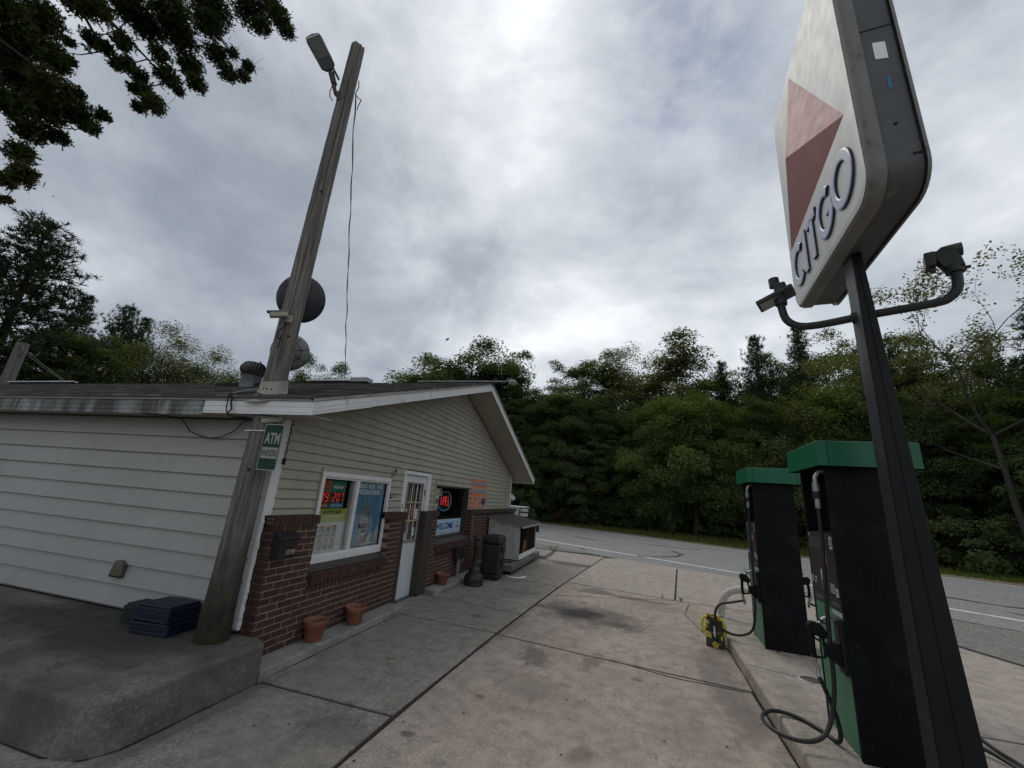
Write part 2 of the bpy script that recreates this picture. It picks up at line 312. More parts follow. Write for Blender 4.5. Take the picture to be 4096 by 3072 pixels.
# drive lane
slab([(lx(-12), -12), (1.15, -12), (1.2, .5), (lx(.6), .6)], M_LOT)
slab([(lx(.6), .6), (1.2, .5), (1.31, 5.5), (-.49, 5.74), *reversed(lj(1.5, 5.95))], M_LOT)
slab([(lx(5.97), 5.95), (-.49, 5.74), (1.31, 5.5), (2.75, 5.4), (2.75, 9.58), (2.36, 9.6), (1.01, 9.72), *reversed(lj(6.4, 8.65))], M_LOT)
slab([(lx(8.66), 8.65), (1.01, 9.72), (-1.27, 10.23)], M_LOT)
slab([(-1.27, 10.23), (1.01, 9.72), (1.64, 14.88), (-.1, 15.6), (-.66, 15.36), *reversed(lj(11, 14.5))], M_FAR)
slab([(1.01, 9.72), (2.36, 9.6), (5.0, 9.35), (3.9, 12.6), (3.2, 14.15), (1.64, 14.88)], M_FAR)
slab([(2.75, 5.4), (5.45, 5.45), (5.5, 8.2), (5.0, 9.35), (2.75, 9.58)], M_FAR)
slab([(1.2, .5), (5.4, .4), (5.45, 5.45), (2.75, 5.4), (1.31, 5.5)], M_FAR)
slab([(1.15, -12), (5.3, -12), (5.4, .4), (1.2, .5)], M_FAR)
# hairline cracks and joint sealant in the lane
for i, (pts, w) in enumerate([([(-.15, 5.71), (.5, 5.5), (1.3, 5.45)], .014), ([(1.28, 9.66), (1.05, 8.6), (1.14, 7.9), (1.2, 7.3)], .01), ([(lx(3.0)+.01, 3.0), (lx(6)+.0, 6.0), (lx(9.5), 9.5)], .022), ([(-1.25, 10.2), (-.2, 9.98), (1.0, 9.73)], .022)]):
    ribbon(pts, w, .003, 30+i).build('crack', M_JOINT, lot)
# thin dark joint strips, contact shade put in as colour along platform and kerbs
for i, (pts, w) in enumerate([([(-8.0, 2.262), (-6.0, 2.258), (-3.55, 2.262), (-3.3, 2.32), (-3.214, 2.5), (-3.21, 3.1), (-3.21, 3.58)], .014), ([(-3.222, 3.62), (-3.22, 5.0), (-3.22, 6.2)], .011), ([(-3.228, 7.45), (-3.228, 8.6), (-3.228, 9.7)], .011), ([(1.235, 3.2), (1.30, 5.0), (1.36, 6.6), (1.42, 8.0)], .016)]):
    ribbon(pts, w, .0035, 70+i).build('contact_shade_line', M_JOINT, lot)
# ------------------------------------------------------------------ platform, kerbs, island
def round_poly(pts, corner, r, n=7):
    out = []
    for i, p in enumerate(pts):
        if i not in corner: out.append(p); continue
        p = Vector(p); a = Vector(pts[i-1]); b_ = Vector(pts[(i+1) % len(pts)]); e1 = (a-p).normalized(); e2 = (b_-p).normalized()
        for k in range(n+1):
            s = k/n; q = (p+e1*r*(1-s)**2 + e2*r*s**2) if True else p
            out.append((q.x, q.y))
    return out
pp = round_poly([(-23, 2.27), (-3.22, 2.27), (-3.22, 3.58), (-3.36, 3.66), (-23, 3.66)], {1}, .30)
plat = MB()
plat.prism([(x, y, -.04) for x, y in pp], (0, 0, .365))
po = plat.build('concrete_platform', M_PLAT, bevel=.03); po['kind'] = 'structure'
kb = MB().prism([(-3.6, 3.6, -.03), (-3.228, 3.6, -.03), (-3.228, 6.17, -.03), (-3.25, 6.27, -.03), (-3.6, 6.27, -.03)], (0, 0, .112)).build('kerb_step', M_KERB, bevel=.014); kb['kind'] = 'structure'
kb = MB().prism([(-3.6, 7.47, -.03), (-3.28, 7.36, -.03), (-3.235, 7.42, -.03), (-3.235, 9.75, -.03), (-3.6, 9.75, -.03)], (0, 0, .112)).build('kerb_step', M_KERB, bevel=.014); kb['kind'] = 'structure'
isl_pts = [(1.16, 1.2), (2.66, 1.1), (2.86, 8.35), (1.44, 8.42)]
ip = round_poly(isl_pts, {0, 1, 2, 3}, .35)
isl = MB().prism([(x, y, -.04) for x, y in ip], (0, 0, .19)).build('pump_island', M_ISL, bevel=.025); isl['kind'] = 'structure'
ribbon([(1.3, 5.85), (1.75, 5.72), (2.6, 5.6)], .006, .1535, 51).build('crack', M_JOINT, isl)
# manhole cover on the island
mh = thing('manhole_cover', 'round steel manhole cover set in the pump island between the two pumps', 'manhole', (1.93, 5.67, .15))
MB().lathe([(.0, .004), (.105, .004), (.105, .0)], (1.93, 5.67, .15), 28).build('cover', mat('manhole_steel', (.10, .08, .055), (.06, .05, .04), .6, 9, .4, 80, metal=.4), mh)
MB().lathe([(.108, .0), (.108, .008), (.128, .008), (.13, .0)], (1.93, 5.67, .15), 28).build('rim', mat('manhole_rim', (.45, .47, .46), (.3, .31, .3), .5, 12, metal=.5), mh)
# ------------------------------------------------------------------ store
BX, SX, WY, WYF, XB = -3.494, -3.62, 3.62, 13.42, -22.0
def siding_mat(name, c1, c2, dirt, dlo=.52):
    m, t, b = newmat(name); p = wpos(t)
    col = mixc(t, ramp(t, noise(t, p, 1.3, 7, .6, .3), [(.3, 0.), (.7, 1.)]), c1, c2)
    st = scalev(t, p, (2.5, 2.5, .8)); col = mixc(t, mth(t, 'MULTIPLY', ramp(t, noise(t, st, 1.1, 6, .65), [(dlo, 0.), (dlo+.25, 1.)]), .45), col, dirt)
    col = mixc(t, mth(t, 'MULTIPLY', ramp(t, noise(t, p, 2.2, 9, .7, .15), [(.58, 0.), (.72, 1.)]), .3), col, dirt)
    t.links.new(col, b.inputs['Base Color']); b.inputs['Roughness'].default_value = .5; b.inputs['Specular IOR Level'].default_value = .35
    bump(t, b, noise(t, scalev(t, p, (14, 1.5, 60)), 3, 4), .05, .004); return m
M_SIDE = siding_mat('tan_vinyl', (.385, .365, .31), (.335, .318, .27), (.15, .135, .10))
M_SIDW = siding_mat('white_vinyl', (.35, .348, .335), (.30, .298, .288), (.15, .145, .13), .58)
M_TRIM = mat('white_trim', (.74, .75, .75), (.64, .65, .65), .45, 5, world=True, dirt=(.26, .25, .23), dscale=6, dlo=.6, dhi=.8)
M_FASC = mat('white_fascia', (.72, .735, .745), (.63, .645, .655), .4, 4, world=True, dirt=(.20, .20, .18), dscale=5, dlo=.62, dhi=.8)
M_BROWN = mat('brown_paint', (.055, .045, .039), (.042, .035, .031), .55, 8, .15, 40, world=True)
M_SOFF = mat('tan_soffit', (.36, .33, .28), (.32, .295, .25), .55, 3, world=True)
M_DARK = mat('dark_interior', (.012, .012, .012), (.02, .018, .016), .9, 3)
def fascia_dirty():
    m, t, b = newmat('mildewed_fascia'); p = wpos(t)
    col = mixc(t, ramp(t, noise(t, p, 3, 6), [(.3, 0.), (.7, 1.)]), (.34, .35, .35), (.25, .26, .255))
    st = ramp(t, noise(t, scalev(t, p, (3.2, 3, .45)), 1.6, 8, .68, .5), [(.36, 0.), (.56, 1.)])
    col = mixc(t, mth(t, 'MULTIPLY', st, .92), col, (.035, .036, .03))
    col = mixc(t, mth(t, 'MULTIPLY', ramp(t, noise(t, p, 9, 6, .7), [(.5, 0.), (.65, 1.)]), .5), col, (.10, .11, .075))
    t.links.new(col, b.inputs['Base Color']); b.inputs['Roughness'].default_value = .65; return m
M_FDIRT = fascia_dirty()
def brickmat():
    m, t, b = newmat('brown_brick'); p = wpos(t); oi = nd(t, 'ShaderNodeObjectInfo'); gi = nd(t, 'ShaderNodeNewGeometry')
    r = mth(t, 'FRACT', mth(t, 'ADD', oi.outputs['Random'], mth(t, 'MULTIPLY', gi.outputs['Random Per Island'], 7.31)))
    col = ramp(t, r, [(0., (.052, .027, .021)), (.35, (.075, .036, .027)), (.65, (.060, .034, .028)), (.85, (.092, .048, .035)), (1., (.04, .024, .02))])
    col = mixc(t, ramp(t, noise(t, p, 30, 6, .7), [(.3, 0.), (.7, .6)]), col, (.04, .022, .018))
    chip = mth(t, 'MULTIPLY', ramp(t, noise(t, scalev(t, p, (1, 1, 1.6)), 9, 5, .7, .6), [(.63, 0.), (.68, 1.)]), ramp(t, r, [(.6, 0.), (.7, .75)]))
    col = mixc(t, chip, col, (.26, .19, .14))
    t.links.new(col, b.inputs['Base Color']); b.inputs['Roughness'].default_value = .7; b.inputs['Specular IOR Level'].default_value = .35
    bump(t, b, noise(t, p, 120, 5, .7), .35, .004); return m
M_BRICK = brickmat()
M_MORT = mat('pink_mortar', (.31, .23, .185), (.24, .175, .14), .9, 8, .4, 90, world=True, dirt=(.16, .115, .095), dscale=2.2, dlo=.52, dhi=.75)
def shinglemat():
    m, t, b = newmat('asphalt_shingle'); p = wpos(t); gi = nd(t, 'ShaderNodeNewGeometry')
    col = ramp(t, gi.outputs['Random Per Island'], [(0., (.022, .021, .023)), (.45, (.05, .047, .048)), (.8, (.085, .08, .078)), (1., (.15, .142, .135))])
    col = mixc(t, ramp(t, noise(t, p, 90, 5, .7), [(.4, 0.), (.7, .7)]), col, (.09, .086, .084))
    col = mixc(t, ramp(t, noise(t, p, 1.2, 6, .6), [(.5, 0.), (.75, .5)]), col, (.10, .09, .075))
    t.links.new(col, b.inputs['Base Color']); b.inputs['Roughness'].default_value = .9; bump(t, b, noise(t, p, 160, 4), .5, .005); return m
M_SHIN = shinglemat()
def glassmat():
    m, t, b = newmat('window_glass'); t.nodes.remove(b); o = t.nodes['Material Output']
    fr = nd(t, 'ShaderNodeFresnel'); fr.inputs[0].default_value = 1.5; g = nd(t, 'ShaderNodeBsdfGlossy'); g.inputs['Roughness'].default_value = .03
    tr = nd(t, 'ShaderNodeBsdfTransparent'); tr.inputs[0].default_value = (.95, .96, .955, 1); mx = nd(t, 'ShaderNodeMixShader')
    t.links.new(mth(t, 'MULTIPLY', fr.outputs[0], .22, clamp=True), mx.inputs[0]); t.links.new(tr.outputs[0], mx.inputs[1]); t.links.new(g.outputs[0], mx.inputs[2]); t.links.new(mx.outputs[0], o.inputs[0]); return m
M_GLASS = glassmat()
store = thing('store_building', 'low convenience store with tan siding gable, brown brick base and white door', 'store', (-3.6, 8.5, 0))
# wall backing with openings
W1 = (4.36, 5.955, .84, 1.94); DR = (6.40, 7.30, .0, 2.07); W2 = (7.66, 9.53, .84, 1.93)
core = MB()
ys = [WY+.02, W1[0], W1[1], DR[0], DR[1], W2[0], W2[1], WYF]
bx0, bx1 = SX-.16, SX-.02
for a, b_ in ((ys[0], ys[1]), (ys[2], ys[3]), (ys[4], ys[5]), (ys[6], ys[7])): core.box(bx0, bx1, a, b_, -.02, 2.36)
core.box(bx0, bx1, W1[0], W1[1], -.02, W1[2]); core.box(bx0, bx1, W1[0], W1[1], W1[3], 2.36)
core.box(bx0, bx1, W2[0], W2[1], -.02, W2[2]); core.box(bx0, bx1, W2[0], W2[1], W2[3], 2.36)
core.box(bx0, bx1, DR[0], DR[1], DR[3], 2.36)
core.prism([(bx0, WY+.02, 2.36), (bx0, WYF, 2.36), (bx0, 8.71, 4.1)], (bx1-bx0, 0, 0))
core.box(XB, bx0, WY+.03, WY+.16, .2, 2.42); core.box(XB, bx0, WYF-.14, WYF, -.02, 2.42); core.box(XB, XB+.1, WY+.16, WYF-.14, -.02, 2.9)
core.build('wall_core', M_DARK, store)
# interior: floor, back partition, counter that show dimly through the glass
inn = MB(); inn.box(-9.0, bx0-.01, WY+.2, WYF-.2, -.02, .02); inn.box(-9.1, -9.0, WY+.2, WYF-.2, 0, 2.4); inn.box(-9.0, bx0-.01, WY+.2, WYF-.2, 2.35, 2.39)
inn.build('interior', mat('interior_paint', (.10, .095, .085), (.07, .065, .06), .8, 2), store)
ct = thing('shop_counter', 'pale shop counter dimly seen inside behind the welcome sign window', 'counter', (-4.6, 8.8, 0))
MB().box(-4.9, -4.2, 7.8, 10.2, .02, 1.0).build('counter_body', mat('counter_wood', (.13, .09, .06)), ct); MB().box(-4.95, -4.15, 7.75, 10.25, 1.0, 1.04).build('counter_top', mat('counter_top', (.4, .41, .4)), ct)
# -- front siding boards
def rake_near(y): return 2.43 + .3134*(y-3.27)
def rake_far(y): return 4.135 - .3526*(y-8.71)
sf = MB().box(bx1, bx1+.004, WY+.1, WYF-.05, 2.12, 2.3).build('siding_front', M_SIDE, store)
P_S = .1055; z0 = 2.34 - 9*P_S
OPEN_S = [(W1[0]-.01, W1[1]+.01, W1[3]+.005), (DR[0]-.02, DR[1]+.10, DR[3]+.03), (W2[0]-.005, W2[1]+.005, W2[3]+.01)]
k = 0
while True:
    za = z0 + k*P_S; zb = za + P_S
    if za > 4.12: break
    lo, hi = 3.70, WYF-.02
    segs = [(lo, hi)]
    for a, b_, zt in OPEN_S:
        if za < zt - .03:
            ns = []
            for s0, s1 in segs:
                if b_ <= s0 or a >= s1: ns.append((s0, s1)); continue
                if a > s0: ns.append((s0, a))
                if b_ < s1: ns.append((b_, s1))
            segs = ns
    for s0, s1 in segs:
        if za >= 2.5:                      # clip under the rakes
            s0 = max(s0, 3.27+(za-2.406)/.3134); s1 = min(s1, 8.71+(4.10-za)/.3526)
        if s1-s0 < .03: continue
        def endz(y, z): return min(z, rake_near(y)-.02, rake_far(y)-.02)
        zA, zB = max(za+.004, endz(s0, zb)), max(za+.004, endz(s1, zb))
        lz = max(za, 1.425)
        mid = sorted(set([s0, s1, (s0+s1)/2] + [q for q in (s0+.345, s1-.31) if s0 < q < s1 and za >= 2.3]))
        xo = SX+.025
        mb = MB(); ring = []
        for y in mid:
            zt = max(lz+.004, endz(y, zb)); ring.append([(SX-.015, y, lz), (xo, y, lz), (xo, y, lz+.004), (SX+.003, y, zt), (SX-.015, y, zt)])
        V = [p for r in ring for p in r]; n = 5; Fs = []
        for i in range(len(ring)-1):
            for j in range(n): Fs.append((i*n+j, i*n+(j+1) % n, (i+1)*n+(j+1) % n, (i+1)*n+j))
        Fs += [tuple(range(n)), tuple(range((len(ring)-1)*n, len(ring)*n))]
        mb.add(V, Fs); mb.build('clapboard', M_SIDE, sf)
    k += 1
# vertical butt seams in a few courses
for y, c0, n_ in ((6.05, 9, 1), (8.55, 14, 2), (9.6, 18, 2), (10.9, 12, 1), (7.7, 17, 2)):
    for j in range(n_): MB().box(SX+.004, SX+.0145, y, y+.008, z0+(c0+j)*P_S+.01, z0+(c0+j+1)*P_S-.02).build('siding_seam', M_DARK, sf)
# starter strip on the brick cap
MB().box(SX, SX+.022, 3.72, 4.35, 1.425, 1.437).build('starter_strip', M_TRIM, store); MB().box(SX, SX+.022, 5.97, 6.37, 1.425, 1.437).build('starter_strip', M_TRIM, store); MB().box(SX, SX+.022, 9.55, 13.3, 1.425, 1.437).build('starter_strip', M_TRIM, store)
# -- side siding boards (wide)
ss = MB().box(XB, SX-.02, WY+.015, WY+.03, .34, 2.42).build('siding_side', M_SIDW, store)
zs = [1.8+(z-1.8)*WY/3.5 for z in (2.187, 1.989, 1.795, 1.596, 1.403, 1.207, 1.008)]
step = (zs[0]-zs[-1])/6; r2 = random.Random(3)
for i in range(-1, 10):
    zb = zs[0] - (i-1)*step if i >= 0 else 2.44; za = zs[0]-i*step
    if i == -1: zb, za = zs[0]+2*step, zs[0]+step
    za = max(za, .345); zb = min(zb, 2.43)
    if zb-za < .02: continue
    cuts = [XB, -13.2+r2.uniform(-1.5, 1.5), -8.4+r2.uniform(-.8, .8), SX-.03] if i % 2 else [XB, -10.5+r2.uniform(-1.5, 1.5), SX-.03]
    for a, b_ in zip(cuts[:-1], cuts[1:]):
        n_ = 9; ring = []
        for q in range(n_):
            x = a+(b_-a)*q/(n_-1); w = r2.uniform(-.002, .002); ring.append([(x, WY+.02, za), (x, WY-.03+w, za), (x, WY-.028+w, za+.007), (x, WY+.004+w, zb), (x, WY+.02, zb)])
        V = [p for r in ring for p in r]; Fs = [(q*5+j, q*5+(j+1) % 5, (q+1)*5+(j+1) % 5, (q+1)*5+j) for q in range(n_-1) for j in range(5)] + [tuple(range(5)), tuple(range((n_-1)*5, n_*5))]
        MB().add(V, Fs).build('clapboard', M_SIDW, ss)
# -- corner trims (the near one overlaps the brick with a ragged caulk edge)
cm = MB(); cm.box(SX-.11, SX+.02, WY-.026, WY-.006, .37, 2.42); cm.box(SX+.0, SX+.022, WY-.006, WY+.09, 1.425, 2.47); cm.build('corner_trim', M_TRIM, store, bevel=.003)
rg = MB(); r3 = random.Random(11); zz_ = [(.365+(1.42-.365)*i/26) for i in range(27)]
for a, b_ in zip(zz_[:-1], zz_[1:]):
    rg.prism([(SX+.015, WY-.02, a), (SX+.02+r3.uniform(.0, .012), WY-.02, a), (SX+.02+r3.uniform(.0, .012), WY-.02, b_), (SX+.015, WY-.02, b_)], (0, .03, 0))
rg.build('caulk_bead', M_TRIM, store)
MB().box(SX-.02, SX+.025, WYF-.05, WYF+.03, 1.42, 2.44).build('corner_trim', M_TRIM, store, bevel=.003)
# -- brick base
CH, CL = .0693, .2216; REG = []          # (y0, y1, z0, z1)
REG = [(3.68, 4.32, .08, 1.327), (4.32, 5.925, .08, .56), (5.925, 6.325, .08, 1.327), (7.455, 7.665, .08, 1.327), (7.665, 9.55, .08, .56), (9.55, 13.69, .08, 1.327)]
mo = MB(); mo2 = MB()
for a, b_, c_, d_ in REG: (mo if a < 7 else mo2).box(SX-.01, BX-.005, a+.006, b_-.006, c_-.02, d_)
for a, b_ in ((4.32, 5.925), (7.665, 9.55)): (mo if a < 7 else mo2).box(SX-.01, BX-.005, a, b_, .56, .70)
bw = mo.build('brick_base', M_MORT, store); bw2 = mo2.build('brick_base', M_MORT, store)
cells = []
for kc in range(18):
    za = .08+kc*CH; zb = za+CH-.011
    rows = [(a, b_) for a, b_, c_, d_ in REG if za >= c_-.01 and zb <= d_+.01]
    mer = []
    for a, b_ in sorted(rows):
        if mer and abs(mer[-1][1]-a) < .002: mer[-1][1] = b_
        else: mer.append([a, b_])
    for a, b_ in mer:
        y = 3.68 - .4 + (CL/2 if kc % 2 else 0)
        while y < b_:
            p, q = max(y, a), min(y+CL-.011, b_)
            if q-p > .03: cells.append((p, q, za, zb))
            y += CL
sold = []
for a, b_ in ((4.325, 5.92), (7.67, 9.545)):
    n_ = round((b_-a)/.0693)
    for i in range(n_): sold.append((a+(b_-a)*i/n_, a+(b_-a)*(i+1)/n_-.010))
cells.sort(); brick_mesh = {}
def brick_obj(dy, dz, dx=.118):
    key = (round(dy, 3), round(dz, 3), round(dx, 3))
    if key not in brick_mesh:
        hx, hy, hz = dx/2, dy/2, dz/2; e = .004
        mb = MB().box(-hx, hx-e, -hy, hy, -hz, hz)
        mb = MB(); A = [(-hx, -hy, -hz), (-hx, hy, -hz), (-hx, hy, hz), (-hx, -hy, hz)]; B = [(hx-e, -hy, -hz), (hx-e, hy, -hz), (hx-e, hy, hz), (hx-e, -hy, hz)]; C_ = [(hx, -hy+e, -hz+e), (hx, hy-e, -hz+e), (hx, hy-e, hz-e), (hx, -hy+e, hz-e)]
        mb.add(A+B+C_, [(3, 2, 1, 0)]+[(i, (i+1) % 4, 4+(i+1) % 4, 4+i) for i in range(4)]+[(4+i, 4+(i+1) % 4, 8+(i+1) % 4, 8+i) for i in range(4)]+[(8, 9, 10, 11)])
        brick_mesh[key] = mb.mesh('brick', M_BRICK)
    return brick_mesh[key]
def put_brick(p, q, za, zb, xo, par, name='brick', dx=.118):
    o = bpy.data.objects.new(name, brick_obj(q-p, zb-za, dx)); COL.objects.link(o); o.parent = par
    o.matrix_parent_inverse = par.matrix_world.inverted(); o.location = (xo-dx/2, (p+q)/2, (za+zb)/2); return o
r4 = random.Random(5); nb = 0; rest = MB()
def rest_brick(p, q, za, zb, xo, dx=.118):
    rest.box(xo-dx, xo, p, q, za, zb)
for p, q, za, zb in cells:
    xo = BX + r4.uniform(-.002, .002)
    if nb < 232: put_brick(p, q, za, zb, xo, bw if p < 7 else bw2); nb += 1
    else: rest_brick(p, q, za, zb, xo)
for p, q in sold:
    if p < 7: put_brick(p, q, .563, .652, BX+r4.uniform(-.002, .002), bw); nb += 1
    else: rest_brick(p, q, .563, .652, BX)
# rowlock sills and caps: a sloping projecting course
def rowlock(y0, y1, z0, z1, xo, slope, par, each=.0693, lim=True):
    n_ = round((y1-y0)/each); w = (y1-y0)/n_
    for i in range(n_):
        a, b_ = y0+i*w, y0+(i+1)*w-.009; x1 = xo+r4.uniform(-.003, .003)
        poly = [(SX-.005, a, z0), (x1, a, z0), (x1, a, z1-slope), (SX-.005, a, z1)]
        if lim: MB().prism(poly, (0, b_-a, 0)).build('sill_brick', M_BRICK, par)
        else: rest.prism(poly, (0, b_-a, 0))
    MB().box(SX-.004, xo-.01, y0+.004, y1-.012, z0+.006, z1-slope-.008).build('sill_mortar', M_MORT, par)
rowlock(4.33, 5.93, .662, .785, BX+.055, .018, bw); rowlock(7.70, 9.60, .662, .785, BX+.055, .018, bw2, lim=False)
for a, b_, l in ((3.655, 4.325, True), (5.90, 6.40, True), (7.46, 7.69, False)): rowlock(a, b_, 1.327, 1.425, BX+.025, .004, bw if a < 7 else bw2, lim=l)
# cored end brick faces on the pier ends (three by two holes)
for yy in (3.654, 5.899):
    hb = MB()
    for i in range(3):
        for j in range(2): hb.lathe([(0, 0), (.0105, 0)], (BX-.085+i*.034, yy, 1.357+j*.038), 10, ax=(0, -1, 0))
    hb.build('core_holes', M_MORT, bw)
MB().box(SX-.005, BX+.045, 9.56, 13.72, 1.327, 1.422).build('brown_cap', M_BROWN, store, bevel=.008)
ro = rest.build('brick_field', M_BRICK, bw2); ro['kind'] = 'stuff'
# left return of the brick base at the corner
lr = MB()
for kc in range(18):
    za = .08+kc*CH; lr.box(SX+.03, BX-.002, 3.672, 3.682, za, za+CH-.011)
lr.build('brick_return', M_BRICK, bw)
# -- brown sill boards, posts
MB().prism([(SX-.01, 4.325, .775), (BX+.0, 4.325, .782), (BX-.03, 4.325, .80), (SX+.03, 4.325, .85), (SX-.01, 4.325, .85)], (0, 1.6, 0)).build('sill_board', M_BROWN, store)
MB().prism([(SX-.01, 7.67, .775), (BX+.0, 7.67, .782), (BX-.03, 7.67, .80), (SX+.03, 7.67, .87), (SX-.01, 7.67, .87)], (0, 1.875, 0)).build('sill_board', M_BROWN, store)
MB().box(SX-.01, BX+.004, 6.333, 6.415, .0, 1.326).build('door_post', M_BROWN, store, bevel=.004)
MB().box(SX-.01, BX+.012, 7.13, 7.452, .0, 1.42).build('door_post', M_BROWN, store, bevel=.005)
# -- window one
w1 = MB(); x0, x1 = SX-.01, SX+.034; y0, y1, za, zb = 4.35, 5.955, .85, 1.935
w1.box(x0, x1, y0, y1, zb-.06, zb); w1.box(x0, x1, y0, y1, za, za+.075); w1.box(x0, x1, y0, y0+.075, za+.075, zb-.06); w1.box(x0, x1, y1-.055, y1, za+.075, zb-.06)
w1o = w1.build('window', M_TRIM, store, bevel=.005)
fr = MB(); fr.box(SX-.05, SX+.012, y0+.075, y1-.055, zb-.085, zb-.06); fr.box(SX-.05, SX+.02, y0+.075, y1-.055, za+.075, za+.10); fr.box(SX-.06, SX+.02, 5.10, 5.165, za+.1, zb-.085)
fr.build('sash_frame', M_TRIM, w1o, bevel=.003); MB().box(SX-.06, SX+.0, 5.06, 5.10, za+.1, zb-.085).build('sash_stile', mat('worn_trim', (.40, .39, .36), (.28, .27, .25), .6, 8, world=True), w1o)
MB().box(SX-.038, SX-.034, y0+.075, 5.06, za+.1, zb-.085).build('pane', M_GLASS, w1o); MB().box(SX-.028, SX-.024, 5.165, y1-.055, za+.1, zb-.085).build('pane', M_GLASS, w1o)
MB().box(SX, SX+.045, y0-.012, y0, zb-.55, zb+.045).build('siding_channel', M_SIDE, store)
MB().box(SX, SX+.03, DR[0]-.035, DR[0]-.025, 1.43, 2.16).build('siding_channel', M_TRIM, store); MB().box(SX, SX+.035, W2[0]-.012, W2[0], 1.43, 1.99).build('siding_channel', M_SIDE, store)
# -- door
dm = MB(); dm.box(SX-.06, SX+.03, DR[0]-.022, DR[0]+.035, 0, 2.045); dm.box(SX-.06, SX+.03, DR[1]-.045, DR[1]+.10, 0, 2.045); dm.box(SX-.06, SX+.03, DR[0]-.022, DR[1]+.10, 2.045, 2.105)
dfo = dm.build('door_frame', M_TRIM, store, bevel=.006)
M_DOOR = mat('door_paint', (.60, .64, .66), (.55, .585, .60), .4, 3, world=True, dirt=(.35, .34, .32), dscale=4, dlo=.62, dhi=.85)
DX0, DX1 = SX-.05, SX-.012; gy0, gy1, gz0, gz1 = 6.60, 7.13, .935, 1.885
dr = MB(); a, b_ = DR[0]+.037, DR[1]-.047
dr.box(DX0, DX1, a, b_, .015, gz0); dr.box(DX0, DX1, a, b_, gz1, 2.04); dr.box(DX0, DX1, a, gy0, gz0, gz1); dr.box(DX0, DX1, gy1, b_, gz0, gz1)
dro = dr.build('door', M_DOOR, store, bevel=.002)
M_GREYW = mat('weathered_stop', (.24, .22, .20), (.17, .155, .14), .7, 10, world=True)
gf = MB(); gf.box(DX1, DX1+.016, gy0-.03, gy1+.03, gz1, gz1+.03); gf.box(DX1, DX1+.016, gy0-.03, gy1+.03, gz0-.035, gz0); gf.box(DX1, DX1+.016, gy0-.03, gy0+.005, gz0, gz1); gf.box(DX1, DX1+.016, gy1-.005, gy1+.03, gz0, gz1)
gf.build('glazing_frame', M_GREYW, dro); MB().box(DX0+.01, DX0+.014, gy0, gy1, gz0, gz1).build('pane', M_GLASS, dro)
M_CREAM = mat('cream_muntin', (.45, .40, .28), (.36, .31, .2), .6, 8, world=True)
for z in (1.57, 1.258): MB().box(DX1-.015, DX1+.006, gy0, gy1, z-.011, z+.011).build('muntin', M_CREAM, dro)
for i in (1, 2): MB().box(DX1-.015, DX1+.0, gy0+(gy1-gy0)*i/3-.007, gy0+(gy1-gy0)*i/3+.007, gz0, gz1).build('muntin', M_TRIM, dro)
M_SLAT = mat('pine_slat', (.42, .30, .13), (.34, .23, .10), .6, 5, stretch=(8, 8, 1))
for i in range(4): MB().box(DX0-.05, DX0-.035, gy0+.06+i*.155, gy0+.095+i*.155, gz0-.02, gz1).build('security_slat', M_SLAT, dro)
M_RUST = mat('rusty_hinge', (.07, .03, .018), (.13, .06, .03), .9, 14, .4, 60)
for z in (.30, 1.02, 1.75): MB().box(DX1-.002, DX1+.012, DR[1]-.062, DR[1]-.038, z-.055, z+.055).build('hinge', M_RUST, dro)
MB().lathe([(0, .06), (.02, .058), (.03, .04), (.018, .02), (.015, 0)], (DX1, 6.50, .98), 14, ax=(1, 0, 0)).build('door_knob', mat('brass', (.4, .33, .16), rough=.35, metal=.9), dro)
MB().box(SX-.06, SX+.06, DR[0]+.03, DR[1]-.04, -.01, .014).build('threshold', mat('threshold_metal', (.12, .12, .13), metal=.6, rough=.5), store)
# -- window two (brown)
w2 = MB(); x0, x1 = SX-.13, SX+.02; y0, y1, za, zb = W2[0], W2[1]+.02, .87, 1.925
w2.box(x0, x1, y0, y1, zb-.045, zb); w2.box(x0, x1, y0, y1, za-.02, za+.045); w2.box(x0, x1, y0, y0+.03, za, zb); w2.box(x0, x1, y1-.075, y1, za, zb)
w2o = w2.build('window', M_BROWN, store, bevel=.004); MB().box(SX-.10, SX-.096, y0+.03, y1-.075, za+.045, zb-.045).build('pane', M_GLASS, w2o)
# -- soffits
so1 = MB().prism([(SX-.01, 3.3, 2.455), (-2.985, 3.3, 2.455), (-2.985, 8.71, rake_near(8.71)+.025), (SX-.01, 8.71, rake_near(8.71)+.025)], (0, 0, .01)).build('soffit', M_SOFF, store)
so2 = MB().prism([(SX-.01, 14.0, rake_far(14.0)+.025), (-2.985, 14.0, rake_far(14.0)+.025), (-2.985, 8.71, rake_far(8.71)+.025), (SX-.01, 8.71, rake_far(8.71)+.025)], (0, 0, .01)).build('soffit', M_SOFF, store)
def soff_panels(ya, yb, rk, par):
    n_ = int(abs(yb-ya)/.1016)
    for i in range(n_):
        p, q = ya+(yb-ya)*i/n_, ya+(yb-ya)*(i+1)/n_; q -= (q-p)*.06
        MB().prism([(SX+.0, p, rk(p)+.014), (-2.983, p, rk(p)+.014), (-2.983, q, rk(q)+.014), (SX+.0, q, rk(q)+.014)], (0, 0, .012)).build('soffit_panel', M_SOFF, par)
soff_panels(3.32, 8.68, rake_near, so1); soff_panels(8.74, 13.98, rake_far, so2)
MB().box(XB, -2.985, 3.285, WY-.01, 2.432, 2.44).build('soffit', M_SOFF, store)
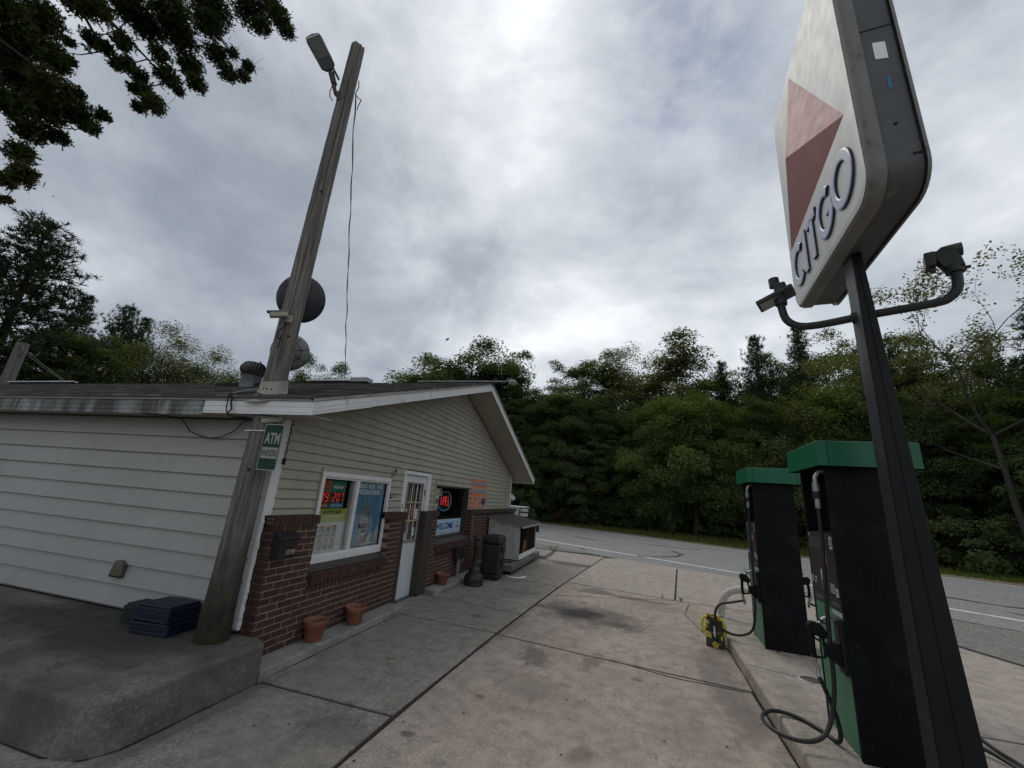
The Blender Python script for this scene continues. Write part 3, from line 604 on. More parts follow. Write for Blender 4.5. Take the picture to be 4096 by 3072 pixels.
# frieze moulding where wall meets far soffit
fz = MB()
for i in range(9):
    p, q = 8.85+i*.535, 8.85+(i+1)*.535-.008; fz.prism([(SX+.018, p, rake_far(p)-.03), (SX+.04, p, rake_far(p)-.03), (SX+.04, q, rake_far(q)-.03), (SX+.018, q, rake_far(q)-.03)], (0, 0, .035))
fz.build('frieze_moulding', mat('worn_moulding', (.33, .29, .22), (.12, .10, .08), .8, 5, world=True), store)
# -- fascias
def rake_board(ya, yb, rk, lo, hi, mt, name='rake_fascia', par=store, xo=-2.962, th=.022):
    return MB().prism([(xo-th, ya, rk(ya)+lo), (xo-th, yb, rk(yb)+lo), (xo-th, yb, rk(yb)+hi), (xo-th, ya, rk(ya)+hi)], (th, 0, 0)).build(name, mt, par, bevel=.003)
rake_board(3.266, 4.22, rake_near, -.004, .132, M_FASC, xo=-2.958); rake_board(4.226, 7.58, rake_near, 0, .135, M_FASC); rake_board(7.585, 8.70, rake_near, 0, .135, M_FASC)
for o_ in (.03, .075): rake_board(3.27, 4.215, rake_near, o_, o_+.006, M_TRIM, 'fascia_rib', xo=-2.953, th=.006)
rake_board(8.70, 14.03, rake_far, 0, .135, M_FASC)
rake_board(3.25, 8.70, rake_near, .138, .172, mat('drip_edge', (.42, .40, .37), (.3, .28, .26), .6, 5, world=True), 'rake_trim', xo=-2.945, th=.04); rake_board(8.70, 14.06, rake_far, .138, .172, MATS['drip_edge'], 'rake_trim', xo=-2.945, th=.04)
def eave(xa, xb, z0_, z1_, mt, name, yo=3.268, th=.02): return MB().box(xa, xb, yo, yo+th, z0_, z1_).build(name, mt, store, bevel=.003)
eave(-4.36, -2.962, 2.426, 2.562, M_FASC, 'eave_fascia', 3.264); eave(XB, -4.362, 2.405, 2.562, M_FDIRT, 'eave_fascia')
for a, b_, y_, mt in ((-4.355, -2.966, 3.259, M_TRIM), (XB, -4.37, 3.263, M_FDIRT)):
    for o_ in (2.45, 2.505): eave(a, b_, o_, o_+.006, mt, 'fascia_rib', y_, .005)
eave(XB, -2.95, 2.566, 2.592, MATS['drip_edge'], 'drip_edge', 3.25, .04)
MB().prism([(-3.62, 3.27, rake_far(14.03)), (-2.97, 3.27, rake_far(14.03)), (-2.97, 3.27, rake_far(14.03)+.13), (-3.62, 3.27, rake_far(14.03)+.13)], (0, .02, 0))
MB().box(XB, -2.965, 14.0, 14.03, rake_far(14.03), rake_far(14.03)+.14).build('eave_fascia', M_FASC, store)
# -- roof deck and shingle courses
def roof(y0, zr0, y1, zr1, name):
    return MB().prism([(XB, y0, zr0), (-2.935, y0, zr0), (-2.935, y1, zr1), (XB, y1, zr1)], (0, 0, .012)).build(name, M_SHIN, store)
E0, E1 = (3.225, 2.588), (8.70, 4.305)
rfn = roof(*E0, *E1, 'roof'); rff = roof(14.07, rake_far(14.03)+.16, 8.70, 4.305, 'roof')
sh = MB(); n_ = 40; r5 = random.Random(9)
for i in range(n_):
    a, b_ = i/n_, (i+1.15)/n_
    ya, za_ = E0[0]+(E1[0]-E0[0])*a, E0[1]+(E1[1]-E0[1])*a; yb, zb_ = E0[0]+(E1[0]-E0[0])*min(1, b_), E0[1]+(E1[1]-E0[1])*min(1, b_)
    x = -2.93
    while x > XB:
        w = r5.uniform(.16, .38); h = .017+r5.uniform(0, .012)
        sh.add([(x-w+.004, ya, za_+.012), (x, ya, za_+.012), (x, ya, za_+.012+h), (x-w+.004, ya, za_+.012+h), (x, yb, zb_+.014), (x-w+.004, yb, zb_+.014)], [(0, 1, 2, 3), (3, 2, 4, 5), (1, 4, 2), (0, 3, 5)]); x -= w
so_ = sh.build('shingle_courses', M_SHIN, rfn); so_['kind'] = 'stuff'
rc = MB(); x = -2.93
while x > XB:
    rc.prism([(x-.29, 8.52, 4.262), (x-.29, 8.70, 4.335), (x-.29, 8.88, 4.262)], (.285, 0, .0)); x -= .29
rc.build('ridge_caps', M_SHIN, rfn)
# boards and a box left lying near the ridge
for i, (a, b_, y, lab) in enumerate(((-7.9, -6.45, 8.3, 'long white board lying flat along the store roof ridge right of the pole'), (-20.2, -16.9, 8.35, 'long white board lying along the roof ridge at the far left'))):
    zr = 2.6+.3136*(y-3.225)
    tag(MB().box(a, b_, y, y+.14, zr+.10, zr+.13).build('roof_board', M_TRIM), lab, 'board')
    MB().box(a+.1, b_-.1, y+.02, y+.1, zr+.0, zr+.10).build('board_block', M_DARK, bpy.data.objects['roof_board' if i == 0 else 'roof_board.001'])
bx_ = thing('roof_box', 'small whitish box sitting on the roof ridge above the store window', 'box', (-6.2, 8.2, 4.17))
MB().box(-6.42, -5.95, 8.1, 8.35, 4.21, 4.31).build('box_body', mat('box_grey', (.36, .35, .33)), bx_); MB().box(-6.35, -6.02, 8.12, 8.32, 4.14, 4.21).build('box_foot', M_DARK, bx_)
# ------------------------------------------------------------------ lettering
FR_FRONT = Matrix(((0, 0, 1, 0), (1, 0, 0, 0), (0, 1, 0, 0), (0, 0, 0, 1)))      # reads on the storefront (+X face)
FR_SIDE = Matrix(((1, 0, 0, 0), (0, 0, -1, 0), (0, 1, 0, 0), (0, 0, 0, 1)))      # reads on a face turned to -Y
def frame(xa, ya, za): return Matrix(((xa[0], ya[0], za[0], 0), (xa[1], ya[1], za[1], 0), (xa[2], ya[2], za[2], 0), (0, 0, 0, 1)))
def text(s, loc, fr, h, mt, parent, w=None, align='CENTER', ext=.0012, shear=0., bold=0., name='lettering', rot=0.):
    cu = bpy.data.curves.new('t', 'FONT'); cu.body = s; cu.size = 1.0; cu.align_x = 'CENTER'; cu.extrude = 0; cu.shear = shear; cu.offset = bold; cu.resolution_u = 3
    ob = bpy.data.objects.new('t', cu); COL.objects.link(ob); dg = bpy.context.evaluated_depsgraph_get()
    me = bpy.data.meshes.new_from_object(ob.evaluated_get(dg)); bpy.data.objects.remove(ob)
    n = len(me.vertices); V = np.empty(n*3); me.vertices.foreach_get('co', V); V = V.reshape(-1, 3)
    mn, mx = V.min(0), V.max(0); c = (mn+mx)/2; V[:, :2] -= c[:2]
    sy = h/(mx[1]-mn[1]); sx = (w/(mx[0]-mn[0])) if w else sy
    V[:, 0] *= sx; V[:, 1] *= sy; V[:, 2] = ext
    me.vertices.foreach_set('co', V.ravel()); me.materials.clear(); me.materials.append(mt); me.update()
    M4 = Matrix.Translation(loc) @ fr @ Matrix.Rotation(rot, 4, 'Z'); me.transform(M4)
    return link(name, me, parent)
def flatmat(name, c, rough=.5): return mat(name, c, tuple(x*.9 for x in c), rough, 4)
WHT = flatmat('print_white', (.86, .87, .86)); BLK = flatmat('print_black', (.012, .012, .014)); NAVY = flatmat('print_navy', (.03, .055, .16)); RED = flatmat('print_red', (.42, .04, .035)); GRY = flatmat('print_grey', (.25, .26, .27))
def panel(name, lab, cat, x, y0, y1, z0, z1, mt, th=.004):
    t = thing(name, lab, cat, (x, (y0+y1)/2, z0)); MB().box(x-th, x, y0, y1, z0, z1).build('sheet', mt, t); return t
def patch(par, x, y0, y1, z0, z1, mt, name='print'): return MB().box(x, x+.0012, y0, y1, z0, z1).build(name, mt, par)
def poly_f(par, x, pts, mt, name='print'): return MB().face([(x, y, z) for y, z in pts]).build(name, mt, par)
PX = SX-.045
# lottery jackpot displays
LED = emis('led_red', (1., .06, .045), .7)
def seg(par, ch, x, yc, zc, w, h, th=.0085):
    S = dict(zip('abcdefg', [((-1, 1), (1, 1)), ((1, 1), (1, 0)), ((1, 0), (1, -1)), ((-1, -1), (1, -1)), ((-1, 0), (-1, -1)), ((-1, 1), (-1, 0)), ((-1, 0), (1, 0))]))
    D = {'0': 'abcdef', '9': 'abcdfg', '2': 'abged', '7': 'abc', '5': 'afgcd', '1': 'bc'}
    mb = MB()
    for k in D[ch]:
        (a, b_), (c, d) = S[k]; p = Vector((0, yc+a*w/2+.012*b_*h/.1*.3, zc+b_*h/2)); q = Vector((0, yc+c*w/2+.012*d*h/.1*.3, zc+d*h/2)); dv = (q-p).normalized(); nv = Vector((0, -dv.z, dv.y))
        p += dv*th*.7; q -= dv*th*.7; P = [p-nv*th/2, q-nv*th/2, q+nv*th/2, p+nv*th/2]; mb.face([(x, v.y, v.z) for v in P])
    mb.build('led_digit', LED, par)
for y0, y1, top, lab, ca, cb, nums in ((4.452, 4.672, 'MEGA', 'orange lottery jackpot display showing red 09 in the left window', (.40, .17, .05), (.22, .05, .03), '09'), (4.684, 4.968, 'POWER', 'green and blue lottery jackpot display showing red 207 in the left window', (.03, .22, .17), (.05, .20, .34), '207')):
    t = panel('jackpot_display', lab, 'lottery sign', PX-.01, y0, y1, 1.484, 1.832, flatmat('disp'+nums, ca), .03); x = PX-.009
    patch(t, x, y0+.004, y1-.004, 1.488, 1.548, flatmat('dispb'+nums, cb)); patch(t, x, y0+.012, y1-.012, 1.552, 1.688, BLK)
    n_ = len(nums); wd = (y1-y0-.05)/n_
    for i, ch in enumerate(nums): seg(t, ch, x+.004, y0+.028+wd*(i+.5), 1.62, wd*.58, .105)
    text('MILLION', (x+.002, (y0+y1)/2, 1.518), FR_FRONT, .03, WHT, t, (y1-y0)*.72)
    if top == 'MEGA':
        text('MEGA', (x+.002, (y0+y1)/2, 1.772), FR_FRONT, .04, RED, t, .13, shear=.2, bold=.02); text('MILLIONS', (x+.002, (y0+y1)/2, 1.728), FR_FRONT, .028, NAVY, t, .15, shear=.25, bold=.02)
    else:
        for i, ch in enumerate('POWER'):
            yb = y0+.04+i*.041; MB().lathe([(0, 0), (.019, 0)], (x+.002, yb, 1.752), 16, ax=(1, 0, 0)).build('ball', WHT, t); text(ch, (x+.003, yb, 1.752), FR_FRONT, .022, BLK, t)
        MB().lathe([(0, 0), (.019, 0)], (x+.002, y0+.04+5*.041, 1.752), 16, ax=(1, 0, 0)).build('ball', RED, t)
# canned drink poster (green and white)
t = panel('drink_poster', 'lime green and white canned vodka drink poster in the left window', 'poster', PX+.004, 4.43, 5.058, .952, 1.478, flatmat('poster_white', (.66, .67, .67)))
x = PX+.0045; patch(t, x, 4.43, 5.058, 1.314, 1.478, flatmat('poster_lime', (.40, .47, .10)))
text('GOOD BOY', (x+.003, 4.76, 1.437), FR_FRONT, .05, BLK, t, .38, bold=.02); text('V O D K A', (x+.003, 4.765, 1.388), FR_FRONT, .02, WHT, t, .2); patch(t, x+.002, 4.64, 4.89, 1.338, 1.348, flatmat('lime_pale', (.42, .46, .28)))
patch(t, x+.002, 4.66, 4.87, 1.362, 1.364, WHT); patch(t, x+.002, 4.66, 4.87, 1.326, 1.328, WHT)
CAN = flatmat('can_silver', (.36, .37, .37)); CANL = flatmat('can_light', (.47, .48, .48)); rimc = [(.10, .10, .11), (.42, .2, .1), (.42, .40, .14), (.45, .08, .08)]
for i in range(4):
    yc = 4.50+i*.115; w = .094
    poly_f(t, x+.0016, [(yc-w/2, 1.0), (yc-w*.42, .975), (yc+w*.42, .975), (yc+w/2, 1.0), (yc+w/2, 1.235), (yc+w*.4, 1.26), (yc-w*.4, 1.26), (yc-w/2, 1.235)], CAN, 'printed_can')
    patch(t, x+.002, yc-w*.36, yc+w*.1, .99, 1.235, CANL); patch(t, x+.002, yc-w*.42, yc+w*.42, 1.25, 1.268, flatmat('rim%d' % i, rimc[i]))
    text('GOOD BOY', (x+.004, yc, 1.222), FR_FRONT, .022, BLK, t, .082); patch(t, x+.0035, yc-w*.4, yc+w*.4, 1.176, 1.179, GRY); patch(t, x+.0035, yc-w*.4, yc+w*.4, 1.150, 1.157, flatmat('can_band', (.12, .12, .13)))
    MB().lathe([(0, 0), (.012, 0)], (x+.0036, yc-w*.2, 1.092), 12, ax=(1, 0, 0)).build('printed_dot', RED, t)
    patch(t, x+.0035, yc-w*.4, yc+w*.35, 1.035, 1.040, GRY); patch(t, x+.0035, yc-w*.42, yc+w*.42, 1.002, 1.014, GRY)
# blue beer poster
t = panel('beer_poster', 'blue beer poster with a silver can, reading HEAD FOR THE MOUNTAINS', 'poster', SX-.034, 5.17, 5.895, .965, 1.85, None or mat('poster_blue', (.08, .22, .38), (.115, .265, .42), .45, 1.3))
x = SX-.0335
text('HEAD FOR THE', (x+.003, 5.50, 1.796), FR_FRONT, .074, WHT, t, .64, bold=.03); text('MOUNTAINS', (x+.003, 5.495, 1.708), FR_FRONT, .074, WHT, t, .56, bold=.03)
C2 = flatmat('can_steel', (.20, .21, .22)); C3 = flatmat('can_steel_light', (.33, .35, .37)); C4 = flatmat('can_steel_dark', (.10, .11, .12))
yc = 5.475; cw = .26
poly_f(t, x+.0008, [(5.17+.30, .966), (5.894, .966), (5.894, 1.15), (5.84, 1.235), (5.80, 1.19), (5.74, 1.11), (5.69, 1.145), (5.60, 1.06), (5.55, 1.04)], flatmat('mountain', (.42, .45, .47)), 'printed_mountain')
poly_f(t, x+.0016, [(yc-cw/2, 1.03), (yc-cw*.4, .995), (yc+cw*.4, .995), (yc+cw/2, 1.03), (yc+cw/2, 1.42), (yc+cw*.36, 1.50), (yc-cw*.36, 1.50), (yc-cw/2, 1.42)], C2, 'printed_can')
patch(t, x+.0022, yc-cw*.44, yc-cw*.2, 1.03, 1.42, C3); patch(t, x+.0022, yc+cw*.25, yc+cw*.44, 1.03, 1.42, C4); patch(t, x+.0022, yc-cw*.36, yc+cw*.36, 1.492, 1.515, C4); patch(t, x+.0026, yc-cw*.33, yc+cw*.33, 1.504, 1.512, C3)
mbo = MB(); mbo.face([(x+.004, yc+.015+.10*math.cos(a), 1.23+.135*math.sin(a)) for a in [i*math.pi/16 for i in range(32)]]); mbo.build('printed_badge', flatmat('badge', (.44, .46, .48)), t)
poly_f(t, x+.0046, [(yc-.06, 1.28), (yc+.015, 1.35), (yc+.09, 1.28)], GRY); text('BUSCH', (x+.0065, yc+.0, 1.235), FR_FRONT, .07, BLK, t, .235, bold=.02); text('LIGHT', (x+.0065, yc+.015, 1.165), FR_FRONT, .042, BLK, t, .14, shear=.15, bold=.015)
sp = MB(); r6 = random.Random(2)
for i in range(7):
    y = yc-.09+i*.03; z = 1.51; pts = [(y, z)]
    for j in range(6): y += r6.uniform(-.012, .016); z += r6.uniform(.012, .028); pts.append((y, z))
    for (a, b_), (c, d) in zip(pts[:-1], pts[1:]): sp.face([(x+.003, a-.004, b_), (x+.003, a+.004, b_), (x+.003, c+.003, d), (x+.003, c-.003, d)])
sp.build('printed_splash', flatmat('splash', (.42, .5, .56)), t)
text('COLD & SMOOTH', (x+.003, 5.73, 1.045), FR_FRONT, .018, GRY, t, .17); text("THAT'S WAITING FOR YOU", (x+.003, 5.72, 1.012), FR_FRONT, .02, GRY, t, .28)
# small sign, flag, stickers
t = panel('veteran_sign', 'small veteran owned sign with a printed flag between window and door', 'sign', SX+.022, 5.985, 6.235, 1.61, 1.69, BLK); x = SX+.0225
patch(t, x, 5.99, 6.23, 1.612, 1.645, WHT)
for i in range(3): patch(t, x+.001, 6.05, 6.228, 1.614+i*.011, 1.6195+i*.011, RED)
patch(t, x+.001, 5.992, 6.05, 1.622, 1.645, NAVY); text('VETERAN OWNED', (x+.002, 6.11, 1.668), FR_FRONT, .026, WHT, t, .22, bold=.02)
t = thing('small_flag', 'tiny striped flag drooping from the siding left of the door', 'flag', (SX+.02, 5.98, 1.93))
MB().tube([(SX+.01, 5.985, 1.93), (SX+.07, 5.98, 2.10)], .004, 6).build('stick', flatmat('stick', (.3, .24, .15)), t)
fl = MB()
for i in range(6):
    z1_, z0_ = 2.095-i*.021, 2.095-(i+1)*.021; w = .006+.018*math.sin((i+1)/6*2.6)
    fl.add([(SX+.066, 5.975-w, z1_), (SX+.074+.01*(i % 2), 5.99, z1_), (SX+.066, 5.985+w*1.2, z1_), (SX+.064, 5.975-w*1.1, z0_), (SX+.072, 5.99, z0_), (SX+.066, 5.985+w*1.3, z0_)], [(0, 1, 4, 3), (1, 2, 5, 4)], i % 2 if i > 1 else 2)
fl.build('cloth', [flatmat('flag_red', (.2, .04, .04)), flatmat('flag_white', (.35, .34, .33)), flatmat('flag_blue', (.03, .035, .08))], t)
t = panel('yellow_sticker', 'yellow warning sticker on the door frame', 'sticker', SX+.032, 6.385, 6.43, 1.46, 1.545, flatmat('sticker_yel', (.55, .45, .06)), .002); patch(t, SX+.032, 6.385, 6.43, 1.425, 1.46, WHT)
for i in range(3): patch(t, SX+.0325, 6.39, 6.425, 1.52-i*.022, 1.527-i*.022, BLK)
for y0, y1, z0_, z1_, lab, mt in ((6.63, 6.70, 1.40, 1.46, 'small white notice at the left of the door glass', WHT), (6.86, 6.99, 1.30, 1.52, 'red and white notice in the middle of the door glass', flatmat('notice_red', (.32, .12, .10))), (7.02, 7.09, 1.28, 1.46, 'white notice at the right of the door glass', WHT), (7.0, 7.06, 1.0, 1.13, 'small white card low in the door glass', WHT), (6.68, 6.75, .95, 1.06, 'white bottle shaped sticker low in the left of the door glass', WHT)):
    t = panel('door_notice', lab, 'notice', DX0+.016, y0, y1, z0_, z1_, mt, .002)
    for i in range(4): patch(t, DX0+.0165, y0+.01, y1-.012, z1_-.02-i*(z1_-z0_)*.2, z1_-.012-i*(z1_-z0_)*.2, GRY)
# tall notice on the siding, neon and posters in window two
t = panel('tall_notice', 'tall pale green notice on the siding at the left of the dark window', 'notice', SX+.024, 7.685, 7.815, 1.43, 1.84, flatmat('notice_green', (.42, .48, .42)))

for i, (z, hh, ww) in enumerate(((1.80, .022, .10), (1.752, .02, .11), (1.712, .02, .09), (1.50, .024, .08), (1.462, .022, .10))): patch(t, SX+.0245, 7.75-ww/2, 7.75+ww/2, z-hh/2, z+hh/2, flatmat('ink_green', (.10, .20, .15)))
MB().face([(SX+.0265, 7.75+.045*math.cos(i*.393), 1.60+.055*math.sin(i*.393)) for i in range(16)]).build('print', BLK, t)
tag(MB().box(SX-.094, SX-.09, 8.0, 8.22, 1.70, 1.86).build('paper_flyer', flatmat('flyer_tan', (.38, .20, .13))), 'orange tan paper flyer at the top left of the neon sign window', 'flyer')
neon = thing('open_sign', 'red neon OPEN sign with a blue oval ring in the dark window', 'neon sign', (SX-.16, 8.56, 1.4))
NR = emis('neon_red', (1., .05, .07), .42, (.12, .02, .02)); NB = emis('neon_blue', (.15, .4, .8), .10, (.06, .10, .15)); NO = mat('neon_off', (.10, .07, .08))
def ell(a, b_, s=0, e=2*math.pi, n=48): return [(SX-.16, 8.56+a*math.cos(s+(e-s)*i/n), 1.595+b_*math.sin(s+(e-s)*i/n)) for i in range(n+1)]
MB().tube(ell(.36, .205), .008, 6).build('neon_ring', NB, neon); MB().tube(ell(.335, .19, 2.2, 7.2), .006, 6).build('neon_ring', NB, neon)
def nl(pts, yc, m_): MB().tube([(SX-.15, yc+a*.065, 1.595+b_*.088) for a, b_ in pts], .009, 6).build('neon_letter', m_, neon)
nl([(-.2, -.9), (-.2, 1)], 8.36, NR); nl([(.9, .9), (.5, 1.1), (-.6, .6), (-.7, -.6), (0, -1.1)], 8.30, NO)
for dx in (0, .028):
    nl([(-.8, -1+dx*5), (-.8, 1), (.5, 1), (.9, .6), (.5, 0), (-.6, 0)], 8.50+dx*.4, NR); nl([(.8, 1), (-.8, 1), (-.8, -1), (.8, -1)], 8.64+dx*.4, NR); nl([(-.8, 0), (.6, 0)], 8.64, NR); nl([(-.8, -1), (-.8, 1), (.8, -1), (.8, 1)], 8.78+dx*.4, NR)
MB().box(SX-.18, SX-.17, 8.2, 8.92, 1.39, 1.80).build('neon_backing', M_DARK, neon)
t = panel('welcome_poster', 'pale blue WELCOME poster with snowy mountains low in the dark window', 'poster', SX-.088, 7.71, 9.44, .917, 1.225, mat('poster_sky', (.32, .50, .66), (.46, .60, .72), .45, 1.2)); x = SX-.0875
text('WELCOME', (x+.003, 8.52, 1.09), FR_FRONT, .13, NAVY, t, .90, bold=.02)
poly_f(t, x+.001, [(7.72, .92), (9.43, .92), (9.35, .965), (9.2, .94), (9.02, .985), (8.9, .95), (8.75, .99), (8.6, .945), (8.42, 1.0), (8.3, .95), (8.1, 1.0), (7.98, .95), (7.85, 1.01)], flatmat('snow', (.42, .47, .52)), 'printed_mountain')
for a, b_ in ((7.85, 1.01), (8.42, 1.0), (9.02, .985)): poly_f(t, x+.002, [(a-.01, b_-.005), (a+.06, b_-.05), (a-.04, .94), (a-.1, .93)], GRY)
patch(t, x+.002, 9.16, 9.34, 1.02, 1.10, flatmat('logo_pale', (.45, .42, .42))); patch(t, x+.0035, 9.18, 9.32, 1.045, 1.075, RED); patch(t, x+.002, 9.19, 9.31, 1.13, 1.145, NAVY)
# orange banner on the siding
bn = thing('orange_banner', 'orange lottery banner with blue writing fixed to the siding right of the window', 'banner', (SX+.03, 10.3, 1.45))
M_BAN = mat('banner_orange', (.62, .20, .07), (.48, .17, .08), .5, 2.2, dirt=(.52, .28, .17), dscale=1.8, dlo=.45, dhi=.65)
wv = MB(); ny, nz = 16, 10
for i in range(ny+1):
    for j in range(nz+1):
        yv = 9.66+(10.80-9.66)*i/ny; wv.v.append((SX+.022+.006*math.sin(i*1.1+j*.6)+.004*math.cos(j*1.3), yv, 1.44+.72*j/nz))
for i in range(ny):
    for j in range(nz): a = i*(nz+1)+j; wv.f.append([a, a+nz+1, a+nz+2, a+1]); wv.m.append(0); wv.sm.append(True)
wv.build('cloth', M_BAN, bn); BLU = flatmat('banner_blue', (.06, .22, .42))
for s_, z, w in (('Play Your Favorite', 2.05, 1.0), ('Lottery Games Here', 1.865, 1.1)):
    text(s_, (SX+.035, 10.25, z), FR_FRONT, .115, WHT, bn, w*1.0, bold=.055, ext=.001); text(s_, (SX+.036, 10.25, z), FR_FRONT, .10, BLU, bn, w*.985, bold=.02, ext=.002)
MB().box(SX+.033, SX+.035, 10.46, 10.76, 1.53, 1.69).build('print', flatmat('banner_navy', (.05, .03, .07)), bn); MB().box(SX+.0345, SX+.036, 10.36, 10.46, 1.50, 1.58).build('print', flatmat('banner_pale', (.5, .42, .36)), bn)
MB().tube([(SX+.036, 10.5+.13*math.cos(a), 1.55+.1*math.sin(a)) for a in [i*math.pi/8 for i in range(9)]], .012, 5).build('print', flatmat('banner_pink', (.42, .2, .16)), bn)
# ------------------------------------------------------------------ mailbox
mbx = thing('mailbox', 'black wall mailbox numbered 10398 on the brick pier at the corner', 'mailbox', (BX+.07, 3.81, 1.0)); M_BLK = mat('black_enamel', (.014, .014, .015), (.02, .02, .021), .42, 6, .08, 50)
MB().prism([(BX+.001, 3.685, .995), (BX+.11, 3.685, 1.01), (BX+.12, 3.685, 1.20), (BX+.001, 3.685, 1.235)], (0, .24, 0)).build('box', M_BLK, mbx, bevel=.006)
MB().prism([(BX+.001, 3.675, 1.238), (BX+.135, 3.675, 1.195), (BX+.137, 3.675, 1.215), (BX+.06, 3.675, 1.262), (BX+.001, 3.675, 1.272)], (0, .26, 0)).build('lid', M_BLK, mbx, bevel=.006)
text('10398', (BX+.1205, 3.83, 1.075), FR_FRONT, .048, flatmat('gilt', (.50, .45, .33)), mbx, .125, shear=.1, ext=.003)
# ------------------------------------------------------------------ flower pots
M_POT = mat('terracotta', (.25, .098, .06), (.21, .083, .05), .6, 4, dirt=(.36, .20, .13), dscale=5, dlo=.55, dhi=.8); M_DIRT = mat('potting_soil', (.03, .022, .016), (.05, .04, .03), 1., 30, .8, 60); M_TWIG = mat('dry_stem', (.16, .10, .06), (.09, .06, .04), .8, 20); M_GRN = mat('faded_leaf', (.09, .10, .04), (.14, .11, .05), .7, 20)
def pot(loc, lab, seed, leaves, r=.135, hh=.215):
    t = thing('flower_pot', lab, 'flower pot', loc, 'terracotta pots on the kerb steps'); x, y, z = loc; rr = random.Random(seed)
    MB().lathe([(0, 0), (r*.62, 0), (r*.66, .008), (r*.86, hh*.72), (r*.93, hh*.74), (r*.99, hh-.012), (r*1.02, hh), (r*.97, hh+.003), (r*.9, hh-.006), (r*.82, hh*.72), (r*.7, hh*.7)], loc, 32).build('pot', M_POT, t)
    MB().lathe([(r*.8, hh*.74), (r*.4, hh*.79), (0, hh*.77)], loc, 20).build('soil', M_DIRT, t)
    for i in range(7):
        a = rr.uniform(0, 6.28); q = rr.uniform(.01, .07); h = rr.uniform(.07, .2); p0 = Vector((x+q*math.cos(a), y+q*math.sin(a), z+hh*.74)); p1 = p0+Vector((rr.uniform(-.06, .06), rr.uniform(-.06, .06), h)); md = p0.lerp(p1, .5)+Vector((rr.uniform(-.02, .02), rr.uniform(-.02, .02), 0))
        MB().tube([p0, md, p1], [.003, .0022, .001], 5).build('dry_stem', M_TWIG, t)
    lf = MB()
    for i in range(leaves):
        a = rr.uniform(0, 6.28); q = rr.uniform(.0, .085); c = Vector((x+q*math.cos(a), y+q*math.sin(a), z+hh*.76+rr.uniform(0, .05))); d = Vector((rr.uniform(-1, 1), rr.uniform(-1, 1), rr.uniform(-.2, .8))).normalized()*rr.uniform(.012, .03); n_ = d.orthogonal().normalized()*.008
        lf.face([c, c+d*.5+n_, c+d, c+d*.5-n_])
    if leaves: lf.build('withered_leaves', M_GRN if seed == 1 else M_TWIG, t)
pot((-3.37, 4.44, .0818), 'terracotta pot of withered greenery on the kerb step below the mailbox side', 1, 60); pot((-3.355, 5.16, .0818), 'terracotta pot with one dry stem on the kerb step nearest the door', 2, 10, hh=.205); pot((-3.37, 7.93, .0818), 'terracotta pot of brown twigs right of the door post', 3, 40, hh=.2)
# ------------------------------------------------------------------ meter box with conduit
eb = thing('meter_box', 'black electrical box on a grey conduit below the dark window', 'electrical box', (BX+.08, 8.9, .08))
MB().prism([(BX+.001, 8.62, .45), (BX+.10, 8.62, .45), (BX+.15, 8.68, .45), (BX+.15, 8.98, .45), (BX+.10, 9.04, .45), (BX+.001, 9.04, .45)], (0, 0, .20)).build('box', M_BLK, eb, bevel=.012)
MB().prism([(BX+.001, 8.61, .652), (BX+.11, 8.61, .652), (BX+.16, 8.68, .652), (BX+.16, 8.98, .652), (BX+.11, 9.05, .652), (BX+.001, 9.05, .652)], (0, 0, .018)).build('lid', M_BLK, eb, bevel=.006)
M_GALV = mat('galvanised_grey', (.25, .26, .26), (.18, .19, .19), .55, 7, metal=.3)
MB().tube([(BX+.075, 8.80, .082), (BX+.075, 8.80, .45)], .036, 14).build('conduit', M_GALV, eb); MB().tube([(BX+.075, 8.80, .34), (BX+.075, 8.80, .40)], .045, 14).build('coupling', M_GALV, eb); MB().tube([(BX+.075, 8.86, .40), (BX+.09, 8.90, .38), (BX+.075, 8.86, .34)], .012, 8).build('elbow', M_GALV, eb)
cc = MB().tube([(BX+.03, 9.575, 1.40), (BX+.03, 9.585, 1.1), (BX+.035, 9.62, .80), (BX+.06, 9.62, .78), (BX+.01, 9.40, .66), (BX+.01, 9.30, .45), (BX+.012, 9.22, .30)], .007, 6).build('tan_cable', mat('tan_cable', (.30, .25, .18))); tag(cc, 'thin tan cable hanging down the brick pier right of the dark window', 'cable')
# ------------------------------------------------------------------ cigarette receptacle and bin
M_PLAS = mat('black_plastic', (.016, .016, .017), (.024, .024, .025), .5, 5, .15, 70, dirt=(.05, .047, .043), dscale=4, dlo=.6, dhi=.8)
ac = (-2.975, 8.63, 0); ash = thing('ash_receptacle', 'black bollard shaped cigarette receptacle standing beside the black bin', 'ash bin', ac)
MB().lathe([(0, 0), (.195, 0), (.2, .02), (.2, .05), (.193, .056), (.2, .062), (.2, .085), (.193, .091), (.2, .097), (.2, .12), (.19, .17), (.155, .215), (.125, .225)], ac, 36).build('base', M_PLAS, ash)
MB().lathe([(.125, .225), (.125, .24), (.117, .245), (.125, .25), (.125, .262), (.117, .267), (.12, .275), (.115, .31), (.085, .345), (.06, .352)], ac, 36).build('collar', M_PLAS, ash)
MB().lathe([(.06, .352), (.055, .37), (.048, .75), (.06, .76), (.062, .775), (.05, .785), (.055, .80), (.058, .83), (.045, .84)], ac, 28).build('column', M_PLAS, ash)
MB().lathe([(.04, .84)]+[(.065*math.sin(a), .895-.065*math.cos(a)) for a in [math.pi*(.2+.8*i/10) for i in range(11)]], ac, 24).build('knob', M_PLAS, ash)
bn_ = thing('waste_bin', 'tall square black plastic waste bin by the brick wall', 'waste bin', (-2.84, 9.5, 0))
